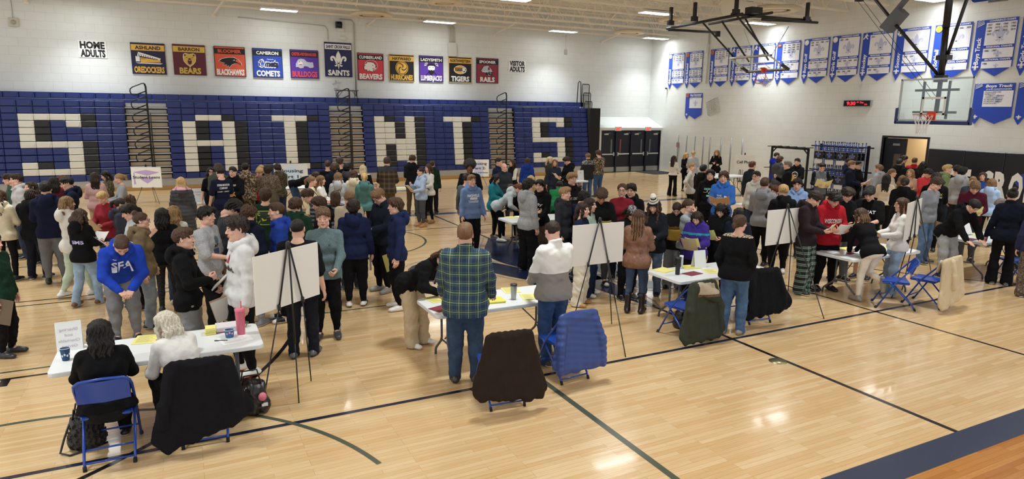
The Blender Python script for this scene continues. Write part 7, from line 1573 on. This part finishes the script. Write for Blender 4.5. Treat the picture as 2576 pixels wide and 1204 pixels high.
# ---------------------------------------------------------------- garments draped over chairs
def drape(x, y, rz, label, name, parts, mat, h=.0125, quilt=0, seed=1, folds=.010, extra=None):
    g = Grid((-.52, -.75, .02), (.52, .12, .92), h)
    for k, kind in enumerate(parts): g.cap(*kind[:4], k=kind[4], flat=kind[5] if len(kind) > 5 else None)
    g.add(lambda X, Y, Z: folds*np.sin(X*38+1.7*np.sin(Z*7+seed)+seed)*np.clip((.86-Z)*2.2, 0, 1)+.35*folds*np.sin(X*90+Z*12+Y*20+seed))
    if quilt: g.add(lambda X, Y, Z: -.011*np.abs(np.cos((Z+.04*np.sin(X*6))*PI/quilt))+.006+0*X+0*Y)
    V, F = g.mesh(1); mats = mat if isinstance(mat, list) else [mat]; mi = extra(V[F].mean(1)) if extra else None
    r = link(name, np_mesh(name, V, F, mats, mi), None, (x, y, 0)); r.rotation_euler = (0, 0, math.radians(rz)); tag(r, label, {'vest': 'vest'}.get(name, 'coat')); return r
YA = ((0, 1, 0), 2.2)
def coat_parts(hem=.22, w=.20, sl=.28, front=.50, flare=.05, sleeves=True, asym=0.):
    p = [((-w, -.30, .80), (w, -.30, .80), .034, .034, .03)]
    for q in range(9):
        u = -1+q*.25; p.append(((u*w, -.325, .79), (u*(w+flare), -.40-.012*(q % 2), hem+.012*(q % 3)+asym*u), .075, .078, .04, YA))
    for s in (-1, 1): p.append(((s*(w-.01), -.315, .77), (s*(w+flare+.05), -.375, hem+.06+asym*s), .06, .075, .04, YA)); p.append(((s*(w-.05), -.25, .785), (s*(w-.06), -.215, .66), .05, .05, .03, YA))
    if sleeves:
        for s in (-1, 1): p.append(((s*(w+.015), -.33, .75), (s*(w+.085), -.40, .50), .058, .055, .025)); p.append(((s*(w+.085), -.40, .50), (s*(w+.10), -.42, sl), .054, .046, .02))
    p.append(((-.09, -.335, .80), (.09, -.335, .80), .042, .042, .03)); return p
drape(.05, 6.61, -3, 'long black wool coat draped over the chair of the white sweater', 'draped_coat', coat_parts(.20, .215, .30, flare=.09, asym=.09, sleeves=True), M('cloth', '17171b'), seed=2)
drape(2.95, 6.10, -6, 'dark brown corduroy vest hung over a blue chair', 'vest', coat_parts(.20, .20, flare=.10, sleeves=False, front=.20, asym=-.04)+[((-.24, -.30, .60), (-.36, -.36, .25), .05, .06, .03, YA), ((.22, -.30, .70), (.32, -.36, .35), .05, .05, .03, YA)], M('cloth', '2e241e'), seed=5, folds=.012)
drape(3.92, 6.40, 4, 'royal blue quilted puffer jacket hung over a chair', 'draped_jacket', coat_parts(.24, .205, .22, flare=.06, front=.26, asym=.0), M('semi', '2a4384'), quilt=.072, seed=3, folds=.0015)
drape(6.20, 6.86, 4, 'olive parka with fur-trimmed hood hanging over a chair', 'draped_parka', coat_parts(.10, .19, .18, flare=.12, front=.3)+[((-.10, -.36, .78), (.14, -.42, .66), .085, .09, .03, ((0, 1, 0), 1.6))], [M('cloth', '3a3d33'), M('cloth', 'b2a48e'), M('curls', '6d5534')], seed=6, extra=lambda C: np.where((C[:, 2] > .66) & (np.abs(C[:, 0]-.02) < .16) & (C[:, 1] < -.36), np.where(C[:, 2] < .70, 2, 1), 0).astype(np.int32))
drape(7.66, 7.06, -8, 'black coat hanging wide from the chair behind the leopard collar', 'draped_coat', coat_parts(.22, .20, .30, flare=.13, asym=.04)+[((.20, -.34, .72), (.38, -.40, .34), .07, .08, .04, YA)], M('cloth', '16171b'), seed=8)
drape(10.98, 6.36, 10, 'cream fleece jacket with buttons draped over a chair', 'draped_jacket', coat_parts(.16, .29, .24, flare=.06, front=.25, asym=.05, sleeves=False)+[((-.10, -.36, .79), (-.12, -.425, .58), .05, .052, .015), ((-.12, -.425, .58), (-.13, -.44, .40), .052, .050, .008)], M('cloth', 'cbb999'), seed=4, folds=.008)
drape(16.15, 17.2, -20, 'camouflage and black coats piled on the far chair', 'coat_pile'.replace('_pile', ''), coat_parts(.30, .2, .3), [M('camog'), M('cloth', '18191c')], h=.02, seed=7, extra=lambda C: (C[:, 0]+.3*C[:, 2] > .22).astype(np.int32))
# ---------------------------------------------------------------- easels and boards
EZ = M('semi', '131416')
def solve_w(tl, tr, w):
    lo, hi = .2, 2.6
    for _ in range(50):
        m = (lo+hi)/2; a, b = at_z(*tl, m), at_z(*tr, m)
        if np.hypot(*(a-b)[:2]) > w: lo = m
        else: hi = m
    return m
def easel(tl, tr, w, h, blabel, elabel, art=None, back=True, foot=None, col='e6e4de'):
    z = solve_w(tl, tr, w); a, b = at_z(*tl, z), at_z(*tr, z); c = (a+b)/2; d = (b-a)[:2]; ang = math.atan2(d[1], d[0]); n = np.array([math.sin(ang), -math.cos(ang)])  # n faces the camera side
    r = empty('poster_board', blabel, 'poster board', (c[0], c[1], z), ang); mb = MB(); mb.box((-w/2, -.004, -h), (w/2, .004, 0)); mb.build('board', M('paper', col), r)
    if art: art(r, w, h)
    r2 = empty('easel', elabel, 'easel', (c[0], c[1], 0), ang); sg = -1 if back else 1; yo = sg*.022; ap = z+.05
    fl = foot if foot is not None else None
    for s in (-1, 1):
        mb = MB(); top = (s*.012, yo, ap); mid = (s*.17, yo+sg*.0, z-h*.98); end = (s*.36, -sg*.10, .012); mb.tube([top, mid], .0095, 7); mb.tube([mid, (end[0]*.97, end[1]*.9, .06), end], .008, 6); mb.tube([(mid[0]*1.0, -.05, mid[2]-.01), (mid[0], .05, mid[2]-.01)], .009, 6); mb.lathe([(0, -.03), (.017, -.03), (.017, .03), (0, .03)], 8, mid); mb.build('leg', EZ, r2)
    if fl is not None:
        q = at_z(*fl, 0); dx, dy = q[0]-c[0], q[1]-c[1]; ca, sa = math.cos(-ang), math.sin(-ang); e = (dx*ca-dy*sa, dx*sa+dy*ca, .0)
    else: e = (.02, sg*.55, 0)
    mb = MB(); top = (0, yo*1.4, ap); mb.tube([top, tuple(top[i]+(e[i]-top[i])*.62 for i in range(3))], .0095, 7); mb.tube([tuple(top[i]+(e[i]-top[i])*.6 for i in range(3)), e], .0075, 6); mb.build('leg', EZ, r2)
    mb = MB(); mb.lathe([(0, -.045), (.026, -.04), (.026, .02), (.014, .04), (0, .04)], 10, (0, yo, ap)); mb.build('head', EZ, r2)
def art_on(lines):
    def f(r, w, h):
        t = TX(); cols = []
        for it in lines:
            c = it[-1]
            if c not in cols: cols.append(c)
            if it[0] == 'T': t.text(it[1], it[2]*w, it[3]*h, it[4]*w, it[5]*h, cols.index(c), .02, z=.003)
            else: t.poly([(p[0]*w, p[1]*h) for p in it[1]], cols.index(c), z=.001)
        t.build('lettering', [M('paper', c) for c in cols], lambda u, v, q: (u, -.0045-q, v-h/2), r)
    return f
easel((635, 647), (798, 608), .91, .60, 'blank back of a white poster board behind the pink tumbler table', 'black tripod easel in front of the black t-shirt', foot=(752, 1013))
easel((1441, 567), (1570, 557), .86, .58, 'blank back of a white poster board by the two-tone pullover', 'black tripod easel between the two-tone pullover and the leather jacket', foot=(1574, 898))
easel((1932, 529), (2024, 521), .91, .60, 'blank back of a white poster board by the plaid pyjama trousers', 'black tripod easel beside the plaid pyjama trousers', foot=(2073, 802))
easel((2284, 512), (2320, 498), 1.05, .64, 'blank back of a white poster board seen beside the grey sweatshirt', 'black tripod easel behind the white sweater with pale jeans', foot=(2342, 682))
CAPP = [('P', [(-.44, .26), (.0, .36), (.45, .24), (.02, .08)][::-1], 'b9a0cc'), ('P', [(-.20, .02), (.24, .02), (.22, -.12), (.02, -.30), (-.18, -.12)][::-1], 'b9a0cc'), ('P', [(-.42, .22), (-.385, .22), (-.36, -.34), (-.43, -.34)][::-1], 'b9a0cc')]
easel((328, 420), (404, 420), .91, .66, 'white poster board reading student loans over a lilac cap', 'black easel holding the student loans board', art_on(CAPP+[('T', 'Student Loans', 0, .01, .90, .13, '16161c')]), False)
HSP = [('P', [(-.32, .05), (0, .46), (.32, .05), (.22, .05), (.22, -.48), (-.22, -.48), (-.22, .05)][::-1], 'c3cbe6')]
easel((688, 411), (773, 411), 1.02, .66, 'white housing poster board half hidden by the bent figure', 'black easel holding the half hidden housing board', art_on([('P', HSP[0][1], 'd6e4ee'), ('T', 'Housing', 0, .16, .72, .15, '1a2030'), ('T', 'Part 1:', 0, -.12, .62, .15, '1a2030'), ('T', 'Places to Call Home', 0, -.36, .8, .08, '1a2030')]), False)
easel((1178, 401), (1230, 401), .85, .70, 'white poster board reading housing part 2 behind the afro', 'black easel holding the housing part 2 board', art_on(HSP+[('T', 'Housing', .03, .27, .72, .14, '16181f'), ('T', 'Part 2:', .03, .0, .62, .14, '16181f'), ('T', 'Place to Call Home', .02, -.26, .86, .075, '16181f')]), False)
easel((1849, 389), (1900, 390), .82, .62, 'white poster board with the cropped words cell phone', 'black easel holding the cell phone board by the wall', art_on([('T', 'Cell Phone', .04, .02, .86, .19, '121216')]), False)
# ---------------------------------------------------------------- racks by the right wall
r = empty('empty_chair_rack', 'empty black steel chair rack standing against the wall', 'rack', (22.9, 19.55, 0))
mb = MB(); mb.bar((0, -.95, 1.72), (0, .95, 1.72), .07); mb.build('top_beam', BLK, r)
for s in (-1, 1):
    mb = MB(); mb.bar((0, s*.92, .08), (0, s*.92, 1.72), .07); mb.bar((0, s*.92, 1.5), (0, s*.70, 1.70), .04); mb.bar((0, s*.92, .35), (0, s*.70, .1), .05); mb.build('upright', BLK, r)
for k in range(5):
    y = -.8+.4*k; mb = MB(); mb.tube([(-.42, y, 1.77), (.42, y, 1.77)], .018, 7); mb.build('hanging_arm', BLK, r)
for s in (-1, 1): mb = MB(); mb.tube([(-.40, s*.92, .86), (.40, s*.92, .86)], .018, 7); mb.build('hanging_arm', BLK, r)
mb = MB(); mb.box((-.45, -1.0, .03), (.45, 1.0, .10)); mb.build('base', BLK, r)
r = empty('chair_rack', 'black steel rack loaded with hanging blue chairs', 'rack', (22.85, 17.1, 0))
for s in (-1, 1): mb = MB(); mb.bar((.15, s*1.02, .05), (.15, s*1.02, 1.98), .08); mb.build('upright', BLK, r)
for z in (1.90, .98): mb = MB(); mb.bar((-.30, -1.12, z), (-.30, 1.12, z), .045); mb.bar((.30, -1.12, z), (.30, 1.12, z), .045); mb.build('rail', BLK, r)
mb = MB(); mb.box((-.42, -1.08, .03), (.42, 1.08, .10)); mb.build('base', BLK, r)
def rack_chair_meshes():
    mb = MB()
    for s in (-1, 1): mb.tube([(0, s*.20, .12), (0, s*.20, .0), (.0, s*.20, -.86)], .014, 6); mb.tube([(.03, s*.17, .06), (.03, s*.17, -.80)], .012, 6)
    mb.tube([(0, -.20, -.10), (0, .20, -.10)], .010, 5); mb.tube([(0, -.20, -.62), (0, .20, -.62)], .010, 5); mb.tube([(0.03, -.17, -.18), (0.03, .17, -.18)], .010, 5); f = mb.mesh('frame', BLU)
    mb = MB(); mb.box((-.03, -.21, -.50), (.015, .21, -.20), .018); p = mb.mesh('back_pad', M('semi', '17181c'))
    t = TX()
    for P_ in fleur(0, -.35, .245): t.poly(P_, 0)
    for P_ in fleur(0, -.35, .225): t.poly(P_, 1, .001)
    mb = MB(); mb.v = [(-.0315-z, -x, y) for x, y, z in t.v]; mb.f = t.f; mb.mi = t.mi; mb.sm = [False]*len(t.f); e = mb.mesh('emblem', [M('paper', 'e8eaf0'), M('paper', '2f56b8')])
    mb = MB(); mb.box((-.012, -.19, -.70), (.010, .19, -.53), .012); q = mb.mesh('seat_pan', M('semi', 'd8dade'))
    mb = MB()
    for s in (-1, 1): mb.tube([(0, s*.20, .12), (0, s*.20, .17)], .019, 7)
    c = mb.mesh('foot_cap', TIP)
    return [('frame', f), ('back_pad', p), ('emblem', e), ('seat_pan', q), ('foot_cap', c)]
RCM = rack_chair_meshes()
for row, z in enumerate((1.92, 1.0)):
    for col in range(4):
        for dp in range(3):
            r = empty('hanging_chair', 'blue folding chair with black fleur-de-lis pad hanging on the wall rack', 'chair', (22.85-.34+dp*.17, 17.82-.49*col-.03*dp, z), group='chairs stored on the wall rack')
            ids = {}
            for n, m in RCM: ob = link(n, m, ids.get('back_pad') if n == 'emblem' else r); ids[n] = ob
# ---------------------------------------------------------------- things on the tables
TZ = .7415
def tp(px, py, m=.11):
    p = at_z(px, py, TZ); best = min(TABLES, key=lambda b: max(b[0]-p[0], p[0]-b[2], b[1]-p[1], p[1]-b[3])); return min(max(p[0], best[0]+m), best[2]-m), min(max(p[1], best[1]+m), best[3]-m)
def flat(px, py, col, label, w=.216, h=.28, rz=0, name='paper_sheet', cat='paper', t=.003, lines=False):
    x, y = tp(px, py); mb = MB(); mb.box((-w/2, -h/2, 0), (w/2, h/2, t)); o = mb.build(name, M('paper', col), None, (x, y, TZ+.0005), math.radians(rz)); tag(o, label, cat)
    if lines:
        t_ = TX(); R = random.Random(int(px))
        for k in range(14): t_.rect(-w*.40, h*.40-k*h*.058, -w*.40+w*.8*R.uniform(.55, 1), h*.40-k*h*.058+h*.014, 0)
        t_.build('printing', [M('paper', '8d8a78')], lambda u, v, q: (u, v, t+.0004), o)
    return o
YEL, MAR = 'ece58c', '7c2b3c'
def stack(px, py, col, label, n=8, w=.10, h=.13, rz=0):
    x, y = tp(px, py); r = empty('paper_stack', label, 'paper stack', (x, y, TZ), math.radians(rz)); R = random.Random(3)
    for k in range(n): mb = MB(); dx, dy = R.uniform(-.006, .006), R.uniform(-.006, .006); mb.box((-w/2+dx, -h/2+dy, k*.008), (w/2+dx, h/2+dy, k*.008+.0072)); mb.build('sheet', M('paper', col), r)
def cup(px, py, label, body='24466e', lid=None, H=.118, r0=.030, r1=.042, band='dfe6ee', filled=None):
    x, y = tp(px, py); r = empty('paper_cup', label, 'cup', (x, y, TZ)); mb = MB(); mb.lathe([(.001, .004), (r0, .0), (r0, .004), (r1, H), (r1-.003, H), (r0-.003, .008), (.001, .008)], 24, cap=False); mb.build('cup_body', M('paper', body), r); mb = MB(); mb.tube([((r1)*math.cos(a), (r1)*math.sin(a), H) for a in [2*PI*k/24 for k in range(24)]], .0022, 5, closed=True); mb.build('rim', M('paper', 'f0f0ee'), r)
    t = TX()
    for k in range(5): t.disc(-.5+.5*k, .05+.012*(k % 2), .18, 0, ry=.012, n=14)
    f = lambda u, v, q: ((r0+(r1-r0)*v/H+.0008)*math.cos(u*1.2-1.6), (r0+(r1-r0)*v/H+.0008)*math.sin(u*1.2-1.6), v); t.build('print', [M('paper', band)], f, r); return r
def tumbler(px, py, label, col, H=.24, r0=.033, r1=.045, kind='semi', straw=None, handle=False, lidc='2a2a2c', name='tumbler'):
    x, y = tp(px, py); r = empty(name, label, 'tumbler', (x, y, TZ)); mb = MB(); mb.lathe([(.001, 0), (r0, 0), (r0+.001, .01), (r0+.002, H*.42), (r1, H*.52), (r1, H)], 28, cap=False) if handle else mb.lathe([(.001, 0), (r0, 0), (r0+.002, .01), (r1, H)], 28, cap=False); mb.build('body', M(kind, col), r)
    mb = MB(); mb.lathe([(r1+.001, H-.012), (r1+.002, H+.012), (r1*.6, H+.016), (.001, H+.016)], 28, cap=False); mb.build('lid', M('semi', lidc), r)
    if straw: mb = MB(); mb.tube([(.012, 0, H-.02), (.018, 0, H+.09)], .0042, 7); mb.build('straw', M('gloss', straw), r)
    if handle: mb = MB(); mb.tube([(-r1, 0, H*.93), (-r1-.035, 0, H*.9), (-r1-.038, 0, H*.66), (-r1, 0, H*.6)], .008, 7); mb.build('handle', M('semi', col), r)
    return r
def tent(px, py, label, rz=0, w=.216, h=.28, col='e9ecec', lines=None, tc='b9a8b4', back=True):
    x, y = tp(px, py); r = empty('table_sign', label, 'sign', (x, y, TZ), math.radians(rz)); mb = MB(); 
    for s in (-1, 1): mb._add([(-w/2, s*.055, 0), (w/2, s*.055, 0), (w/2, s*.003, h), (-w/2, s*.003, h)], [(0, 1, 2, 3)]); 
    mb.box((-w/2, -.004, h-.004), (w/2, .004, h)); mb.build('sheet', M('paper', col), r)
    if lines:
        t = TX(); n = len(lines)
        for k, s in enumerate(lines): t.text(s, 0, h*(.74-.19*k), min(w*.82, .022*len(s)), h*.095, 0, .01)
        sg = -1; t.build('lettering', [M('paper', tc)], (lambda u, v, q: (-u if back else u, -.057+.052*v/h, v)), r)
tent(182, 868, 'white folded table sign behind the blue paper cup', 2, lines=('Sharing', 'and', 'Charitable', 'Giving'), tc='c3b3c3')
cup(165, 905, 'blue and white paper coffee cup beside the folded sign'); flat(232, 880, 'e4e6e8', 'white slip of paper by the elbow of the black sweater', .14, .2, 8)
flat(368, 851, 'e6df86', 'yellow sheet in front of the royal blue hoodie', rz=-10, lines=True); flat(430, 858, 'e0e2e4', 'white sheet under the arm of the white sweater', rz=15)
stack(530, 838, YEL, 'neat block of yellow slips on the near table', 9); flat(553, 832, MAR, 'maroon folder on the near table beside the yellow block', .20, .16, 6, 'folder', 'folder', .008)
cup(578, 848, 'short blue ice cream cup with a spoon', '2f5f8c', None, .085, .038, .048, 'd8a0b4'); tumbler(607, 840, 'pink textured tumbler with a straw', 'd0677c', .27, .038, .05, 'gloss', 'c23a50', lidc='d9788c')
flat(592, 853, 'eceef0', 'printed white sheets at the corner of the near table', .30, .25, 12, lines=True)
x, y = tp(560, 815); mb = MB(); mb.box((-.12, -.10, 0), (.12, .10, .055), .004); o = mb.build('cardboard_box', M('paper', 'd9d3d8'), None, (x+.04, y+.0, TZ)); tag(o, 'small pale box behind the ice cream cup', 'box')
x, y = tp(566, 800); r = empty('candy_bowl', 'glass bowl of dark sweets by the pale box', 'bowl', (x+.16, y+.02, TZ)); mb = MB(); mb.lathe([(.001, 0), (.03, 0), (.055, .045), (.052, .045), (.028, .005), (.001, .005)], 20, cap=False); mb.build('bowl', M('gloss', 'b8b06a'), r); g = Grid((-.06, -.06, 0), (.06, .06, .1), .006); g.ell((0, 0, .04), (.05, .05, .03), 0); g.folds(.006, 160, 3); V, F = g.mesh(0); o = link('sweets', np_mesh('sweets', V, F, [M('gloss', '1d2a22')]), r); o['kind'] = 'stuff'
x, y = tp(556, 857); mb = MB(); mb.tube([(-.06, .02, .006), (.06, -.02, .006)], .005, 7); o = mb.build('pen', M('semi', '17171a'), None, (x, y, TZ)); tag(o, 'black pen lying on the near table', 'pen')
flat(1110, 776, MAR, 'maroon folder under the hand of the plaid shirt', .24, .20, 20, 'folder', 'folder', .006); flat(1085, 745, 'e2da80', 'yellow sheet being written on by the black jacket', rz=10, lines=True)
flat(1278, 726, YEL, 'yellow printed sheet behind the steel tumbler', rz=-12, lines=True); stack(1242, 757, 'e2da62', 'thick yellow pad under the plaid sleeve', 3, .25, .22, -8); flat(1332, 746, YEL, 'yellow printed sheet before the two-tone pullover', rz=-16, lines=True, h=.26)
tumbler(1292, 752, 'steel tumbler with dark printed rim', 'a9abad', .19, .030, .043, 'steel', lidc='3a3a3c'); flat(1205, 742, 'd8d8d8', 'grey card beside the plaid sleeve', .12, .18, 5)
flat(1665, 678, YEL, 'stack of yellow sheets at the corner near the leather jacket', .26, .24, 12, t=.012); flat(1735, 672, 'e8e07c', 'yellow sheets behind the black tumbler', .28, .22, -8, t=.012); flat(1742, 688, MAR, 'maroon folder in front of the standing white sign', .26, .18, 8, 'folder', 'folder', .006)
flat(1790, 682, YEL, 'yellow sheet near the fur hood', rz=-20, lines=True); flat(1832, 662, YEL, 'yellow sheet close to the black sweatshirt with leopard collar', rz=8); tent(1757, 672, 'white folded table sign behind the maroon folder', -4, h=.27)
tumbler(1704, 690, 'tall black tumbler with handle and straw', '141518', .25, .032, .046, 'semi', '101012', True); tumbler(1692, 668, 'clear plastic water bottle beside the black tumbler', 'c9d0d2', .19, .030, .031, 'gloss', None, False, 'e0e4e6', 'water_bottle')
flat(2082, 632, 'b9babd', 'grey magazine at the corner of the red writer\'s table', .30, .22, 14, 'magazine', 'magazine', .006); flat(2112, 622, YEL, 'pile of yellow sheets by the grey magazine', .30, .22, -8, t=.012); cup(2146, 634, 'small white cup near the cream jeans', 'e4e6e8', None, .07, .028, .036, 'e4e6e8'); flat(2140, 638, '6a2440', 'wine red card beside the small white cup', .18, .08, 5, 'folder', 'folder', .004); flat(2228, 622, YEL, 'yellow sheet at the far end by the white sweater', rz=10)
flat(2465, 592, YEL, 'loose yellow sheets on the end table', .30, .22, 10, t=.008); flat(2442, 602, '5c2448', 'plum folder at the front of the end table', .30, .16, 6, 'folder', 'folder', .005); cup(2478, 606, 'blue and red paper cup on the end table', '2d3a74', None, .115, .03, .042, 'c24a50'); tent(2482, 582, 'white folded sign standing on the end table', 60, h=.30); tumbler(2492, 590, 'clear water bottle next to the end table sign', 'ccd4d6', .18, .030, .031, 'gloss', None, False, 'dfe3e6', 'water_bottle'); stack(2506, 596, YEL, 'small yellow sticky block on the end table', 3, .08, .08)
x, y = tp(2428, 590); r = empty('display_board', 'tilted white display sheet on the end table', 'display', (x, y, TZ), math.radians(-8)); mb = MB(); mb._add([(-.16, 0, 0), (.16, 0, 0), (.16, .10, .22), (-.16, .10, .22), (-.16, .012, 0), (.16, .012, 0), (.16, .112, .22), (-.16, .112, .22)], [(0, 1, 2, 3), (7, 6, 5, 4), (0, 4, 5, 1), (1, 5, 6, 2), (2, 6, 7, 3), (3, 7, 4, 0)]); mb.build('panel', M('paper', 'e8ebee'), r); mb = MB(); mb.box((-.17, -.03, 0), (.17, .12, .008)); mb.build('base', M('semi', '26282c'), r)
tent(500, 507, 'white table sign with a lilac cap near the quilted coat', 0, w=.26, h=.34, lines=('Student', 'Loans'), tc='b9a0cc', back=False); x, y = tp(520, 503); r = empty('laptop', 'dark laptop beside the lilac cap sign', 'laptop', (x, y, TZ)); mb = MB(); mb.box((-.16, -.11, 0), (.16, .11, .015), .004); mb.build('keyboard_base', M('semi', '26282c'), r); mb = MB(); mb._add([(-.16, .11, .015), (.16, .11, .015), (.16, .17, .22), (-.16, .17, .22), (-.16, .12, .015), (.16, .12, .015), (.16, .18, .22), (-.16, .18, .22)], [(0, 1, 2, 3), (7, 6, 5, 4), (0, 4, 5, 1), (1, 5, 6, 2), (2, 6, 7, 3), (3, 7, 4, 0)]); mb.build('lid', M('gloss', '1c2430'), r)
tent(1461, 452, 'white table sign with dark lettering beside the pink hoodie', 0, w=.25, h=.34, lines=('Fun',), tc='2a3350', back=False); tent(1425, 455, 'cream folder standing open on the far signs table', 20, w=.25, h=.30, col='e4e0cc'); flat(1286, 546, 'e6de88', 'yellow sheet under the hands of the pale hoodie', rz=6); flat(1310, 545, 'eceeee', 'white sheet before the leaning black top', rz=-6)
flat(1008, 474, 'e6e08a', 'yellow sheets on the table behind the pale blue hoodie', .3, .22, 4, t=.01); flat(1812, 440, 'e6e8e8', 'white papers on the table before the wall poles', .3, .22, 0, t=.06); flat(1875, 512, 'e8eaea', 'white sheet on the crowded table behind the blue hoodie', rz=6); tent(1352, 447, 'white sign with blue lettering by the long hair and blue hoodie', 0, w=.24, h=.30, lines=('Fun',), tc='6a84c4', back=False)
# ---------------------------------------------------------------- bags on the floor
def bag(px, py, label, h, w, d, fur=False, rz=0):
    p = at_z(px, py, 0); r = empty('tote_bag', label, 'bag', (p[0], p[1], 0), math.radians(rz)); g = Grid((-.3, -.25, -.02), (.3, .25, h+.1), .010)
    g.cap((-w/2+.07, 0, .07), (w/2-.07, 0, .07), .075, k=.05, flat=((0, 1, 0), .15/d)); g.cap((-w/2+.09, 0, h-.05), (w/2-.09, 0, h-.07), .05, k=.12, flat=((0, 1, 0), .15/d)); g.cap((0, 0, .1), (0, 0, h-.1), .11, k=.08, flat=((0, 1, 0), .16/d)); g.folds(.010 if not fur else .012, 45 if not fur else 140, 3); g.plane((0, 0, .002), (0, 0, -1)); V, F = g.mesh(1); link('body', np_mesh('body', V, F, [M('semi' if not fur else 'curls', '141416' if not fur else '24211f')]), r)
    mb = MB()
    for s in (-1, 1): mb.tube([(-.10, s*.04, h-.06), (-.07, s*.07, h+.09), (.07, s*.07, h+.09), (.10, s*.04, h-.06)], .009, 6)
    mb.build('handle', M('semi', '17171a'), r); return r
r = bag(636, 1036, 'black bag with pink pompom and lettered strap under the near table', .34, .36, .20)
mb = MB(); mb.lathe([(.045*math.sin(a), -.045*math.cos(a)) for a in [k*PI/10 for k in range(11)]], 16, (.09, -.11, .20), cap=False); mb.build('pompom', M('cloth', 'd97f92'), r); mb = MB(); mb.tube([(.04, -.06, .32), (.08, -.10, .25)], .006, 6); mb.build('cord', M('cloth', 'd9a0b0'), r); mb = MB(); mb.box((.08, -.13, .10), (.14, -.10, .125)); mb.build('tag', M('plain', 'e6e2e4'), r)
mb = MB(); mb.tube([(-.12, .02, .30), (-.20, -.02, .22), (-.22, -.05, .10), (-.17, -.06, .02)], .018, 6); mb.build('strap', M('semi', '17181b'), r)
t = TX(); t.text('SWM', 0, 0, .16, .05, 0, .02); t.build('lettering', [M('plain', 'd9d9d9')], lambda u, v, q: (-.10+u*.6, -.105+0*u, .27+v+u*.35), r)
r = bag(222, 1118, 'dark shaggy handbag with a loose strap beside the blue chair', .30, .30, .22, True); mb = MB(); mb.tube([(-.12, -.03, .25), (-.17, -.06, .12), (-.20, -.12, .02), (-.12, -.18, .012), (.02, -.12, .012), (.16, -.04, .012)], .010, 6); mb.build('strap', M('semi', '141416'), r)
bag(1722, 822, 'black handbag on the floor beside the olive parka', .26, .36, .22)
